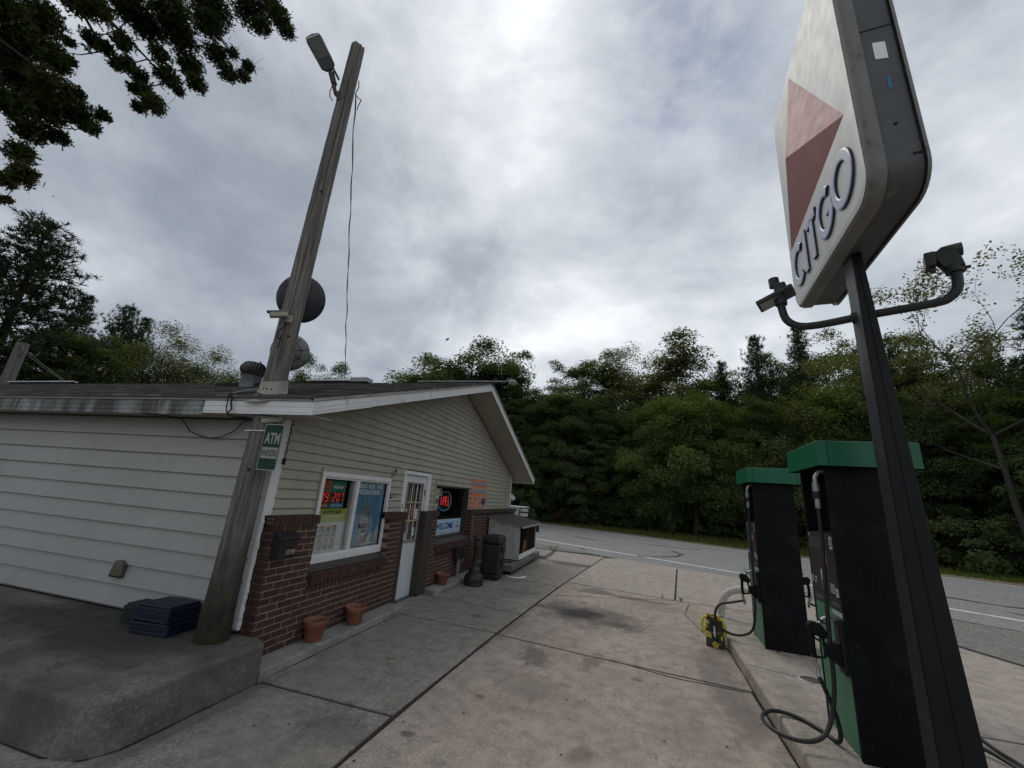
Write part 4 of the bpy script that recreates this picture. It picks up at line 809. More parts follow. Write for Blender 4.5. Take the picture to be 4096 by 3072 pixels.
def rbox(x0, x1, y0, y1, z0, z1, name, mt, par, bv, tp=0.):
    mb = MB(); mb.add([(x0, y0, z0), (x1, y0, z0), (x1, y1, z0), (x0, y1, z0), (x0-tp, y0-tp, z1), (x1+tp, y0-tp, z1), (x1+tp, y1+tp, z1), (x0-tp, y1+tp, z1)], [(0, 3, 2, 1), (4, 5, 6, 7), (0, 1, 5, 4), (1, 2, 6, 5), (2, 3, 7, 6), (3, 0, 4, 7)])
    o = mb.build(name, mt, par, bevel=bv); o.modifiers['bevel'].segments = 3; return o
rbox(-3.075, -2.665, 9.29, 9.73, .02, .12, 'base', M_PLAS, bn_, .02); rbox(-3.06, -2.655, 9.28, 9.74, .12, .735, 'body', M_PLAS, bn_, .03, .008); rbox(-3.085, -2.63, 9.255, 9.765, .742, .915, 'lid', M_PLAS, bn_, .05, -.012)
MB().prism([(-3.0, 9.35, .914), (-2.72, 9.35, .914), (-2.72, 9.66, .914), (-3.0, 9.66, .914)], (0, 0, .012)).build('lid_rim', M_PLAS, bn_, bevel=.006); MB().box(-2.97, -2.75, 9.38, 9.63, .926, .9275).build('lid_opening', M_DARK, bn_)
for z in (.30, .56): MB().box(-2.66, -2.60, 9.42, 9.62, z, z+.13).build('side_bracket', M_PLAS, bn_, bevel=.012)
MB().box(-2.93, -2.915, 9.272, 9.277, .15, .70).build('front_rib', M_PLAS, bn_); MB().box(-2.80, -2.785, 9.272, 9.277, .15, .70).build('front_rib', M_PLAS, bn_)
tape = MB().tube([(-2.66, 9.98, .012), (-2.5, 9.85, .01), (-2.35, 9.86, .014), (-2.24, 9.98, .016), (-2.2, 10.1, .03)], [.012, .018, .014, .02, .012], 5).build('white_rag', WHT); tag(tape, 'twisted strip of white rag on the pavement before the hut slab', 'rag')
# ------------------------------------------------------------------ hut on its slab
hs = MB(); hs.box(-3.48, -2.53, 10.06, 13.35, .08, .225); hso = hs.build('hut_slab', M_OLD, bevel=.02); hso['kind'] = 'structure'
MB().box(-3.45, -2.62, 10.2, 13.2, -.01, .08).build('slab_footing', M_DARK, hso)
h2 = MB().box(-3.3, -2.36, 13.38, 15.0, -.02, .10).build('end_slab', M_KERB, bevel=.012); h2['kind'] = 'structure'
hut = thing('wood_hut', 'low white wooden hut with shingle lid and open front on a concrete slab', 'hut', (-3.0, 11.8, .225)); M_HUT = mat('peeling_white', (.42, .425, .42), (.34, .345, .34), .7, 6, .25, 40, dirt=(.17, .165, .15), dscale=4, dlo=.55, dhi=.75, stretch=(1, 1, .35), world=True); M_HIN = mat('dark_plywood', (.055, .036, .026), (.035, .024, .018), .85, 6, stretch=(1, 1, .3), world=True)
HX0, HX1, HY0, HY1 = -3.455, -2.585, 10.85, 12.92
def hz(x): return 1.215 + (1.05-1.215)*(x-HX0)/(HX1-HX0)
for i, (a, b_) in enumerate(((0, .22), (.22, .47), (.47, .80), (.80, 1.0))):
    xa, xb = HX0+(HX1-HX0)*a+.003, HX0+(HX1-HX0)*b_-.003
    MB().prism([(xa, HY0, .25), (xb, HY0, .25), (xb, HY0, hz(xb)), (xa, HY0, hz(xa))], (0, .02, 0)).build('wall_board', M_HUT, hut)
    MB().prism([(xa, HY1, .25), (xb, HY1, .25), (xb, HY1, hz(xb)), (xa, HY1, hz(xa))], (0, .02, 0)).build('wall_board', M_HUT, hut)
MB().box(HX0, HX0+.02, HY0+.02, HY1, .25, 1.2).build('back_panel', M_HIN, hut); MB().box(HX0+.02, HX1, HY0+.02, HY1, .25, .275).build('floor_panel', M_HIN, hut); MB().box(HX0+.02, HX1-.03, HY0+.021, HY0+.03, .275, 1.04).build('lining', M_HIN, hut); MB().box(HX0+.02, HX1-.03, HY1-.01, HY1-.001, .275, 1.04).build('lining', M_HIN, hut)
MB().box(HX1-.012, HX1+.008, HY0, HY1+.02, .25, .375).build('front_rail', M_TRIM, hut); MB().box(HX1-.05, HX1-.01, HY0+1.0, HY0+1.03, .275, 1.04).build('centre_post', M_HIN, hut)
def hroof(x): return hz(x)+.012
MB().prism([(HX0-.02, HY0-.07, hroof(HX0-.02)), (HX1+.07, HY0-.07, hroof(HX1+.07)), (HX1+.07, HY0-.07, hroof(HX1+.07)+.035), (HX0-.02, HY0-.07, hroof(HX0-.02)+.035)], (0, HY1-HY0+.22, 0)).build('roof_board', mat('grey_edge', (.36, .35, .33), (.27, .26, .24), .7, 8, world=True), hut)
MB().box(HX1+.07, HX1+.085, HY0-.07, HY1+.15, hroof(HX1+.07)-.03, hroof(HX1+.07)+.04).build('roof_fascia', M_HUT, hut)
r7 = random.Random(4); SHB = mat('lid_shingle', (.055, .052, .05), (.085, .08, .076), .9, 14, .4, 80, world=True)
for i in range(7):
    xa = HX1+.10-i*.148; xb = xa-.165; y = HY0-.085-(.1 if i % 2 else 0)
    while y < HY1+.16:
        y0, y1 = max(y, HY0-.085), min(y+.30, HY1+.16)
        if y1-y0 > .02: MB().prism([(xa, y0, hroof(xa)+.037), (xa, y0, hroof(xa)+.05), (xb, y0, hroof(xb)+.041), (xb, y0, hroof(xb)+.037)], (0, y1-y0-.004, 0)).build('shingle', SHB, hut)
        y += .305
t = thing('hut_poster', 'pale advert sheet pinned to the white hut side near the wall', 'poster', (-3.35, HY0-.004, .6)); MB().box(-3.44, -3.245, HY0-.006, HY0-.002, .60, 1.14).build('sheet', flatmat('sheet_grey', (.40, .41, .39)), t)
MB().box(-3.43, -3.26, HY0-.008, HY0-.0065, 1.04, 1.09).build('print', flatmat('sheet_lime', (.32, .36, .16)), t); text('GOOD BOY', (-3.345, HY0-.0065, 1.0), FR_SIDE, .035, BLK, t, .16); 
for z in (.90, .87, .81): MB().box(-3.42, -3.28, HY0-.008, HY0-.0065, z, z+.008).build('print', GRY, t)
MB().lathe([(0, 0), (.03, 0)], (-3.40, HY0-.007, .70), 14, ax=(0, -1, 0)).build('print', flatmat('gold_dot', (.3, .2, .05)), t)
wood = mat('split_wood', (.30, .17, .09), (.20, .11, .06), .85, 7, .4, 40, stretch=(1, 1, .3))
for i, (x, y, h, r) in enumerate(((-2.75, 11.15, .16, .05), (-2.75, 11.28, .22, .045), (-2.68, 11.72, .38, .04))):
    q = thing('firewood', ('short pale log at the left inside the open hut', 'second pale log standing left inside the open hut', 'tall split log leaning in the middle of the open hut')[i], 'log', (x, y, .275), 'logs inside the hut')
    MB().tube([(x, y, .275), (x+.01, y+.01, .275+h*.5), (x+.03, y+.02, .275+h)], [r, r*1.05, r*.9], 7).build('log', wood, q)
tag(MB().lathe([(0, 0), (.05, 0), (.05, .15), (.047, .15), (.045, .012), (0, .012)], (-2.72, 11.02, .276), 18).build('tin_can', M_GALV), 'dull metal tin on the floor of the open hut', 'tin')
tag(MB().box(HX1-.02, HX1+.06, HY1+.10, HY1+.16, .80, 1.04).build('bracket_box', M_BLK), 'small black box hanging at the far end of the hut', 'box')
tag(MB().tube([(-2.75+.07*math.cos(a), 10.5+.07*math.sin(a), .235) for a in [i*.4 for i in range(17)]], .012, 6).build('hose_ring', M_BLK), 'small dark coil lying on the hut slab beside the bin', 'coil')
# ------------------------------------------------------------------ behind the hut: white cabinet, black rack, wall lamp
cab = thing('white_cabinet', 'white cabinet standing beyond the far corner of the store', 'cabinet', (-4.2, 16.0, 0)); rbox(-4.75, -3.66, 15.6, 16.5, .0, 1.40, 'body', mat('cabinet_white', (.52, .53, .52), (.44, .45, .44), .5, 3), cab, .02); rbox(-4.77, -3.64, 15.58, 16.52, 1.402, 1.45, 'lid', MATS['cabinet_white'], cab, .01); MB().box(-4.3, -4.25, 15.57, 15.6, .7, 1.0).build('handle', M_GALV, cab)
rk = thing('black_rack', 'black tubular rack with cross bars standing behind the wooden hut', 'rack', (-3.3, 14.7, 0))
for xx in (-3.52, ): pass
MB().tube([(-3.55, 14.6, 0), (-3.55, 14.6, 1.28), (-3.54, 14.6, 1.38), (-3.49, 14.6, 1.43), (-3.40, 14.6, 1.445), (-3.15, 14.6, 1.43), (-3.06, 14.6, 1.40), (-3.02, 14.6, 1.32), (-3.02, 14.6, 0)], .02, 10).build('frame', M_BLK, rk)
for z in (.35, .75, 1.13, 1.29): MB().box(-3.55, -3.02, 14.585, 14.6, z-.025, z+.025).build('cross_bar', M_BLK, rk)
MB().box(-3.56, -3.01, 14.42, 14.62, .06, .075).build('toe_plate', M_BLK, rk)
wlp = thing('wall_globe', 'small white round lamp on the far corner of the store wall', 'lamp', (-3.56, 13.5, 1.75)); MB().lathe([(.02, .09), (.075, .05), (.09, 0), (.075, -.05), (.0, -.075)], (-3.555, 13.52, 1.74), 18).build('globe', flatmat('globe', (.66, .68, .70)), wlp); MB().box(-3.62, -3.54, 13.45, 13.55, 1.80, 1.87).build('bracket', M_TRIM, wlp)
# weeds
def weed(loc, lab, seed, n_=14, h=.16, name='weed'):
    t = thing(name, lab, 'weed', loc); rr = random.Random(seed); lf = MB(); st = MB()
    for i in range(n_):
        a = rr.uniform(0, 6.28); ln = rr.uniform(.4, 1)*h; p0 = Vector(loc); p1 = p0+Vector((math.cos(a)*ln*.6, math.sin(a)*ln*.6, ln)); st.tube([p0, p0.lerp(p1, .5)+Vector((0, 0, .02)), p1], [.003, .002, .001], 4)
        for j in range(4):
            c = p0.lerp(p1, .4+.2*j); d = Vector((rr.uniform(-1, 1), rr.uniform(-1, 1), rr.uniform(-.1, .5))).normalized()*rr.uniform(.2, .36)*h; nn = d.orthogonal().normalized()*.07*h; lf.face([c, c+d*.5+nn, c+d, c+d*.5-nn])
    st.build('stem', M_WEED, t); lf.build('leaves', M_WEED, t); return t
M_WEED = mat('weed_green', (.10, .14, .045), (.15, .17, .06), .6, 20)
weed((-2.33, 14.95, 0), 'leafy weed sprouting at the end of the slab beyond the hut', 1, 9, .30); weed((1.12, 9.68, 0), 'low weed clump in the pavement joint left of the curved pipe', 2, 14, .09); weed((.78, 9.78, 0), 'tiny weed in the pavement joint farther left of the curved pipe', 3, 5, .09); weed((1.9, 9.63, 0), 'low weed in the joint behind the curved pipe', 4, 16, .07)
# ------------------------------------------------------------------ utility pole through the eave
def polewood():
    m, t, b = newmat('weathered_pole'); p = opos(t)
    g = noise(t, scalev(t, p, (1, 1, .03)), 38, 8, .75, .4); g2 = noise(t, scalev(t, p, (1, 1, .06)), 16, 5, .6)
    col = ramp(t, g, [(.3, (.03, .027, .024)), (.42, (.115, .105, .096)), (.55, (.215, .20, .185)), (.75, (.36, .335, .31))])
    col = mixc(t, ramp(t, g2, [(.4, .0), (.7, .5)]), col, (.075, .07, .064))
    sx = nd(t, 'ShaderNodeSeparateXYZ'); t.links.new(p, sx.inputs[0]); hgt = mth(t, 'ADD', sx.outputs[2], mth(t, 'MULTIPLY', noise(t, p, 6, 5), .9))
    col = mixc(t, ramp(t, mth(t, 'MULTIPLY', hgt, .6), [(.35, .95), (.95, 0.)]), col, (.022, .02, .016))
    mos = mth(t, 'MULTIPLY', ramp(t, noise(t, p, 7, 6, .65), [(.45, 0.), (.62, 1.)]), ramp(t, mth(t, 'MULTIPLY', hgt, .6), [(.35, .55), (.75, 0.)]))
    col = mixc(t, mos, col, (.05, .05, .015)); t.links.new(col, b.inputs['Base Color']); b.inputs['Roughness'].default_value = .92; b.inputs['Specular IOR Level'].default_value = .2
    bump(t, b, g, .9, .02); return m
M_POLE = polewood()
pb = Vector((-3.685, 3.424, .32)); ptp = Vector((-3.60, 3.425, 7.72))
upole = thing('utility_pole', 'weathered grey wooden pole rising through the store eave', 'pole', tuple(pb)); me_p = MB(); r8 = random.Random(6); ns, nr = 28, 46; V = []
lob = [r8.uniform(-.004, .004) for _ in range(ns)]
for i in range(nr+1):
    q = i/nr; c = pb.lerp(ptp, q) - pb; rad = .128-.038*q + (.018*math.exp(-q*22)); 
    for k in range(ns): a = 2*math.pi*k/ns; rr = rad+lob[k]+r8.uniform(-.0016, .0016); V.append((c.x+rr*math.cos(a), c.y+rr*math.sin(a), c.z + (r8.uniform(-.03, .02) if i == nr else 0)))
me_p.add(V, [(i*ns+k, i*ns+(k+1) % ns, (i+1)*ns+(k+1) % ns, (i+1)*ns+k) for i in range(nr) for k in range(ns)], 0, True); me_p.add(V[-ns:]+[tuple(np.mean(V[-ns:], 0)+np.array([0, 0, .02]))], [(k, (k+1) % ns, ns) for k in range(ns)])
o = link('shaft', me_p.mesh('shaft', M_POLE), None); o.parent = upole
sp = MB(); r9 = random.Random(8)          # splintered slab low on the left of the pole
sp.add([(-.15, -.03, .0), (-.10, -.10, .0), (-.07, -.10, .40), (-.10, -.075, .62), (-.135, -.03, .56), (-.12, .05, .0), (-.115, .03, .55)], [(0, 1, 2, 3, 4), (0, 4, 6, 5), (1, 5, 6, 4, 3, 2)]); o = link('splinter', sp.mesh('splinter', M_POLE), None); o.parent = upole
for z, a in ((1.55, -1.1), (4.9, -.9), (3.0, -.6)):
    q = (z)/(ptp.z-pb.z); c = pb.lerp(ptp, q); rad = .128-.038*q+.0005; MB().lathe([(0, .003), (.011, .003), (.018, 0)], c+Vector((math.cos(a)*rad, math.sin(a)*rad, 0)), 10, ax=(math.cos(a), math.sin(a), 0)).build('knot', M_DARK, upole)
for z0_, z1_, a in ((.5, 1.9, -1.25), (1.0, 2.3, -.55), (2.9, 4.6, -.95), (3.4, 6.2, -.45), (4.4, 5.9, -1.35), (5.2, 7.3, -.8), (2.85, 3.9, -1.5)):      # drying splits
    pt_ = []
    for i in range(9):
        z = z0_+(z1_-z0_)*i/8; q = (z-pb.z)/(ptp.z-pb.z); c = pb.lerp(ptp, q); rad = .128-.038*q-.0015; aa = a+.05*math.sin(z*3.1)+.02*math.sin(z*9); pt_.append(c+Vector((math.cos(aa)*rad, math.sin(aa)*rad, 0)))
    MB().tube(pt_, [.001]+[.0045]*7+[.001], 4).build('split', M_DARK, upole)
for i, (z, a) in enumerate(((1.5, -.9), (1.62, -.7), (3.1, -.8), (3.9, -1.1), (4.6, -.6), (1.35, -1.2))):
    q = (z-pb.z)/(ptp.z-pb.z); c = pb.lerp(ptp, q); rad = .128-.038*q+.002; MB().obox(c+Vector((math.cos(a)*rad, math.sin(a)*rad, 0)), Vector((-math.sin(a), math.cos(a), 0))*.009, Vector((0, 0, .002)), Vector((math.cos(a), math.sin(a), 0))*.003).build('staple', M_GALV if 'M_GALV' in globals() else M_DARK, upole)
# lead boot on the roof
bt = MB(); bp = pb.lerp(ptp, (2.66-.32)/7.4); prof = [(.24, 2.615), (.175, 2.64), (.148, 2.675), (.137, 2.72), (.132, 2.77), (.126, 2.81)]; V = []; sg_ = 30; r10 = random.Random(12)
for j, (r, z) in enumerate(prof):
    for k in range(sg_): a = 2*math.pi*k/sg_; V.append((bp.x+r*math.cos(a), bp.y+r*math.sin(a), z+.3136*r*math.sin(a)*(1 if j < 2 else .25)+(.02*math.sin(a*2+1) if j == 5 else 0)+r10.uniform(-.003, .003)))
bt.add(V, [(i*sg_+k, i*sg_+(k+1) % sg_, (i+1)*sg_+(k+1) % sg_, (i+1)*sg_+k) for i in range(len(prof)-1) for k in range(sg_)], 0, True)
bto = bt.build('pole_boot', mat('aged_flashing', (.33, .31, .27), (.26, .245, .215), .7, 9, .25, 50, dirt=(.14, .13, .11), dscale=7, dlo=.55, dhi=.75), store)
for a in (-2.35, -1.95, -1.45, -1.2, -.9): MB().lathe([(0, .002), (.008, .002), (.01, 0)], (bp.x+.140*math.cos(a), bp.y+.140*math.sin(a), 2.70), 8, ax=(math.cos(a), math.sin(a), 0)).build('boot_screw', M_DARK, bto)
# yard light near the pole top
yl = thing('yard_light', 'flat LED yard light on a rusty arm near the top of the wooden pole', 'light', (-3.62, 3.42, 6.7)); M_RPIPE = mat('rusty_pipe', (.11, .055, .035), (.07, .04, .03), .85, 12, .3, 60); M_LAMP = mat('lamp_black', (.018, .019, .02), (.028, .029, .03), .45, 6)
MB().tube([(-3.62, 3.38, 6.72), (-3.70, 3.34, 6.80), (-3.735, 3.325, 6.90), (-3.74, 3.315, 6.99)], .025, 12).build('arm', M_RPIPE, yl); MB().tube([(-3.62, 3.36, 6.66), (-3.64, 3.35, 6.80)], .045, 10).build('bracket', M_RPIPE, yl)
hd = Vector((-.20, -.25, .40)).normalized(); hs_ = hd.cross(Vector((.55, -.60, -.58))).normalized(); hn = hd.cross(hs_).normalized(); h0 = Vector((-3.76, 3.29, 7.06))
MB().tube([(-3.738, 3.318, 6.95), h0+hd*.05], .038, 12).build('knuckle', M_LAMP, yl); MB().obox(h0+hd*.02+hs_*.05, hd*.07, hs_*.012, hn*.03).build('adjuster_plate', M_LAMP, yl)
hd0 = h0+hd*.08
def hp(a, b_, c_): return hd0+hd*a+hs_*b_+hn*c_
ol = [(0, -.045), (.05, -.095), (.40, -.108), (.465, -.09), (.48, 0), (.465, .09), (.40, .108), (.05, .095), (0, .045)]
MB().prism([hp(a, b_, -.018) for a, b_ in ol], hn*.036).build('housing', M_LAMP, yl, bevel=.008)
MB().obox(hp(.29, 0, -.0195 if hn.z > 0 else .0195), hd*.135, hs_*.085, hn*.0015).build('led_panel', mat('led_panel_off', (.05, .05, .045), (.065, .065, .06), .35, 30), yl)
for i in range(6): MB().obox(hp(.445, -.07+i*.028, -.0195 if hn.z > 0 else .0195), hd*.012, hs_*.008, hn*.0015).build('cooling_slot', WHT, yl)  # slots painted white for the sky showing through them
for i in range(8): MB().obox(hp(.13+i*.036, .098, -.0195 if hn.z > 0 else .0195), hd*.014, hs_*.004, hn*.0015).build('cooling_slot', WHT, yl)
M_WIRE = mat('wire_grey', (.10, .10, .105), (.07, .07, .07), .6, 8); M_WBLK = mat('wire_black', (.012, .012, .013))
MB().tube([(-3.74, 3.30, 6.93), (-3.75, 3.29, 6.80), (-3.73, 3.29, 6.70), (-3.70, 3.32, 6.66)], .007, 6).build('feed_wire', M_WIRE, yl)
# service wire from the pole top
sw = []; A_ = Vector((-3.54, 3.50, 6.95)); B_ = Vector((-6.0, 7.40, 4.05))
for i in range(25): q = i/24; p = A_.lerp(B_, q); p.z -= .10*math.sin(math.pi*q); sw.append(p+Vector((.008*math.sin(i*2.1), .008*math.cos(i*1.7), 0)))
svc = thing('service_wire', 'thin twisted wire running from the pole top down to the roof', 'wire', tuple(A_)); MB().tube(sw, .006, 6).build('cable', M_WIRE, svc); MB().tube([p+Vector((.012*math.sin(i*1.3), .012*math.cos(i*1.3), 0)) for i, p in enumerate(sw)], .004, 5).build('cable', M_WIRE, svc)
MB().tube([A_, A_+Vector((.05, .03, -.06)), A_+Vector((.10, .02, -.10)), A_+Vector((.07, .02, -.22)), A_+Vector((.09, 0, -.30))], .006, 6).build('loose_end', M_WBLK, svc); MB().tube([A_, A_+Vector((.03, .0, .12)), A_+Vector((.02, -.01, .22))], .007, 6).build('loose_end', M_WBLK, svc)
# dishes
def dish(c, dr, rx, ry, lab, mt, ribs, pole_pt):
    dr = Vector(dr).normalized(); X = dr.cross(Vector((0, 0, 1))).normalized(); Y = X.cross(dr); t = thing('satellite_dish', lab, 'satellite dish', tuple(c)); c = Vector(c); V = []; Fs = []; ng, nr_ = 40, 6
    for j in range(nr_+1):
        r = j/nr_
        for k in range(ng): a = 2*math.pi*k/ng; V.append(c + X*rx*r*math.cos(a) + Y*ry*r*math.sin(a) + dr*(.09*r*r-.05))
    for j in range(nr_):
        for k in range(ng): Fs.append((j*ng+k, j*ng+(k+1) % ng, (j+1)*ng+(k+1) % ng, (j+1)*ng+k))
    o = link('reflector', MB().add(V, Fs, 0, True).mesh('reflector', mt), t); so = o.modifiers.new('thick', 'SOLIDIFY'); so.thickness = .008
    MB().tube([c + X*rx*math.cos(a)+Y*ry*math.sin(a)+dr*.04 for a in [2*math.pi*k/40 for k in range(41)]], .007, 6).build('rim', mt, t)
    MB().tube([Vector(pole_pt), c-dr*.05], .022, 8).build('mount_arm', M_GALV, t); MB().obox(c-dr*.06, X*.06, Y*.08, dr*.012).build('mount_plate', M_GALV, t)
    if ribs:
        for k in range(8):
            a = 2*math.pi*k/8+.3; P = [c + X*rx*r*math.cos(a)+Y*ry*r*math.sin(a)+dr*(.09*r*r-.058) for r in (.25, .6, .98)]; MB().tube(P, .006, 5).build('back_rib', M_DARK, t)
        MB().tube([c + X*rx*.6*math.cos(a)+Y*ry*.6*math.sin(a)+dr*(.09*.36-.06) for a in [2*math.pi*k/8+.3 for k in range(9)]], .006, 5).build('back_rib', M_DARK, t)
    MB().tube([c+Y*(-ry*.7)-dr*.0, c+Y*(-ry*.5)+dr*.35, c+dr*.42-Y*.02], .010, 6).build('feed_arm', M_GALV, t); MB().obox(c+dr*.43, X*.03, Y*.03, dr*.05).build('receiver', M_GALV, t)
dish((-4.045, 3.87, 4.08), (-.55, .80, .22), .285, .31, 'large dark grey satellite dish behind the wooden pole', mat('dish_dark', (.028, .031, .037), (.022, .024, .028), .5, 3), False, (-3.70, 3.52, 4.02)); dish((-4.01, 3.86, 3.335), (-.62, .76, .2), .215, .225, 'smaller grey ribbed satellite dish low behind the wooden pole', mat('dish_grey', (.19, .195, .20), (.15, .155, .16), .5, 4), True, (-3.70, 3.52, 3.30))
# cameras
def seccam(p, d, lab, mount):
    p = Vector(p); d = Vector(d).normalized(); X = d.cross(Vector((0, 0, 1))).normalized(); Y = X.cross(d); t = thing('security_camera', lab, 'camera', tuple(p)); cb = mat('camera_beige', (.36, .34, .28), (.30, .285, .235), .5, 8)
    MB().prism([p-X*.035-Y*.03-d*.09, p+X*.035-Y*.03-d*.09, p+X*.035+Y*.025-d*.09, p-X*.035+Y*.025-d*.09], d*.17).build('body', cb, t, bevel=.008); MB().prism([p-X*.042+Y*.03-d*.09, p+X*.042+Y*.03-d*.09, p+X*.042+Y*.037-d*.09, p-X*.042+Y*.037-d*.09], d*.20).build('hood', cb, t, bevel=.003)
    MB().obox(p+d*.082, X*.033, Y*.026, d*.004).build('lens_glass', M_LAMP, t); MB().tube([p-d*.06-Y*.02, p-d*.09-Y*.03, Vector(mount)], .014, 8).build('bracket', cb, t); MB().obox(mount, Vector((.03, .01, 0)), Vector((-.004, .012, 0)), Vector((0, 0, .04))).build('base_plate', cb, t); return t
cm1 = seccam((-3.625, 3.235, 3.525), (-.72, -.62, -.28), 'beige security camera on the wooden pole above the roof', (-3.57, 3.325, 3.51))
MB().tube([(-3.575, 3.30, 3.47), (-3.58, 3.29, 3.40), (-3.625, 3.28, 3.36), (-3.63, 3.28, 3.28), (-3.59, 3.285, 3.26), (-3.575, 3.29, 3.30), (-3.575, 3.28, 3.22), (-3.58, 3.28, 3.15)], .008, 6).build('dangling_lead', M_WBLK, cm1)
seccam((-3.545, 3.37, 2.385), (-.8, -.5, -.2), 'beige security camera tucked under the eave beside the pole', (-3.45, 3.40, 2.425))
# ATM sign
at = thing('atm_sign', 'green and white ATM INSIDE sign strapped to the wooden pole', 'sign', (-3.42, 3.32, 1.88)); M_AG = mat('sign_green', (.012, .048, .031), (.010, .040, .026), .5, 5, spec=.2)
FS = Matrix.Identity(4); AX = Vector((.985, .17, 0)); MA = frame((AX.x, AX.y, 0), (0, 0, 1), (AX.y, -AX.x, 0)); ac_ = Vector((-3.42, 3.325, 2.105))
def ap(a, b_, c_=0): return ac_ + AX*a + Vector((0, 0, b_)) + Vector((AX.y, -AX.x, 0))*c_
def rrect(w, h, r, c_): 
    out = []
    for cx_, cz_, s in ((w-r, h-r, 0), (-w+r, h-r, 1), (-w+r, -h+r, 2), (w-r, -h+r, 3)):
        for i in range(5): a = math.pi/2*(s+i/4); out.append(ap(cx_+r*math.cos(a), cz_+r*math.sin(a), c_))
    return out
SGW = mat('sign_white', (.30, .305, .30), (.26, .265, .26), .5, 6); MB().prism(rrect(.102, .232, .02, 0), Vector((AX.y, -AX.x, 0))*-.006).build('panel', SGW, at); MB().face(rrect(.095, .222, .02, .0015)).build('green_field', M_AG, at); MB().face([ap(-.083, -.115, .0025), ap(.088, -.115, .0025), ap(.088, -.005, .0025), ap(-.083, -.005, .0025)]).build('white_field', SGW, at)
text('ATM', ap(0.003, .085, .003), MA, .115, SGW, at, .16, bold=.03); text('INSIDE', ap(.003, -.06, .004), MA, .062, BLK, at, .15)
MB().tube([ap(-.10, .16, .0), ap(-.14, .155, .01), (-3.60, 3.30, 2.26), (-3.70, 3.293, 2.26), (-3.80, 3.33, 2.26)], .005, 6).build('zip_tie', WHT, at)
# dark wires at the eave
we = thing('eave_wires', 'tangle of black wires looping over the fascia beside the pole', 'wires', (-4.0, 3.25, 2.5))
MB().tube([(-3.98, 3.20, 2.62), (-3.96, 3.225, 2.60), (-3.955, 3.23, 2.52), (-3.935, 3.235, 2.47), (-3.97, 3.23, 2.42), (-3.93, 3.26, 2.39), (-3.80, 3.33, 2.40)], .010, 6).build('wire', M_WBLK, we); MB().tube([(-3.98, 3.20, 2.63), (-4.0, 3.22, 2.56), (-4.0, 3.225, 2.48), (-3.98, 3.23, 2.42)], .006, 6).build('wire', M_WBLK, we)
MB().tube([(-4.07, 3.56, 2.43), (-4.22, 3.565, 2.28), (-4.37, 3.56, 2.215), (-4.53, 3.57, 2.19), (-4.70, 3.56, 2.215), (-4.88, 3.57, 2.26), (-5.05, 3.57, 2.40), (-5.2, 3.5, 2.425), (-5.45, 3.4, 2.425)], .006, 6).build('wire', M_WBLK, we); MB().tube([(-3.98, 3.24, 2.41), (-4.0, 3.4, 2.40), (-4.07, 3.56, 2.43)], .006, 6).build('wire', M_WBLK, we)
MB().tube([(-3.98, 3.20, 2.625), (-3.9, 3.25, 2.64), (-3.8, 3.27, 2.66), (-3.70, 3.24, 2.65), (-3.6, 3.26, 2.625), (-3.55, 3.25, 2.61)], .007, 6).build('wire', M_WBLK, we)
MB().tube([(-3.80, 3.52, 3.48), (-3.83, 3.53, 3.30), (-4.2, 3.9, 3.05), (-4.5, 4.2, 3.0), (-4.6, 4.2, 2.95), (-4.3, 3.7, 2.80), (-3.99, 3.22, 2.63)], .005, 6).build('wire', M_WIRE, we)
lst = thing('light_string', 'string of dead fairy lights hanging down the corner trim', 'light string', (SX+.03, 3.72, 2.4)); pts = [(SX+.03, 3.715+.006*math.sin(i*1.9), 2.47-i*.035) for i in range(14)]; MB().tube(pts, .0045, 5).build('lead', M_WBLK, lst)
for i in (2, 5, 8, 11): MB().tube([pts[i], (SX+.034, pts[i][1]-.03 if i > 6 else pts[i][1]+.03, pts[i][2]+.004)], .006, 6).build('bulb', M_WBLK, lst)
MB().box(SX+.02, SX+.05, 3.69, 3.72, 1.955, 2.02).build('plug', M_WBLK, lst, bevel=.004)
# turbine vent, lamp arm on the ridge
tv = thing('turbine_vent', 'round galvanised turbine vent on the roof left of the pole', 'roof vent', (-6.95, 5.95, 3.45)); tcn = Vector((-6.95, 5.95, 3.40)); MB().lathe([(.17, 0), (.17, .27), (.19, .28)], tcn, 24).build('neck', mat('zinc_blue', (.22, .245, .27), (.17, .19, .21), .5, 6, metal=.3), tv); MB().box(-7.75, -6.2, 5.9, 6.05, 3.44, 3.53).build('base_strip', M_DARK, tv)
VB = mat('vent_blade', (.10, .092, .085), (.06, .055, .05), .55, 7, metal=.3)
MB().lathe([(.0, .56), (.10, .555), (.16, .535)], tcn, 20).build('cap', VB, tv); MB().lathe([(.2, .285), (.155, .30), (.155, .53)], tcn, 18).build('core', M_DARK, tv)
for k in range(22):
    a = 2*math.pi*k/22; P = []
    for j in range(8):
        q = j/7; r = .155+.075*math.sin(math.pi*(q*.9+.08)); aa = a+.28*q; P.append((r, .29+.25*q, aa))
    vb = MB(); V = []
    for r, z, aa in P: V += [tcn+Vector((r*math.cos(aa), r*math.sin(aa), z)), tcn+Vector(((r-.025)*math.cos(aa+.17), (r-.025)*math.sin(aa+.17), z))]
    vb.add(V, [(2*j, 2*j+1, 2*j+3, 2*j+2) for j in range(7)], 0, True); vb.build('blade', VB, tv)
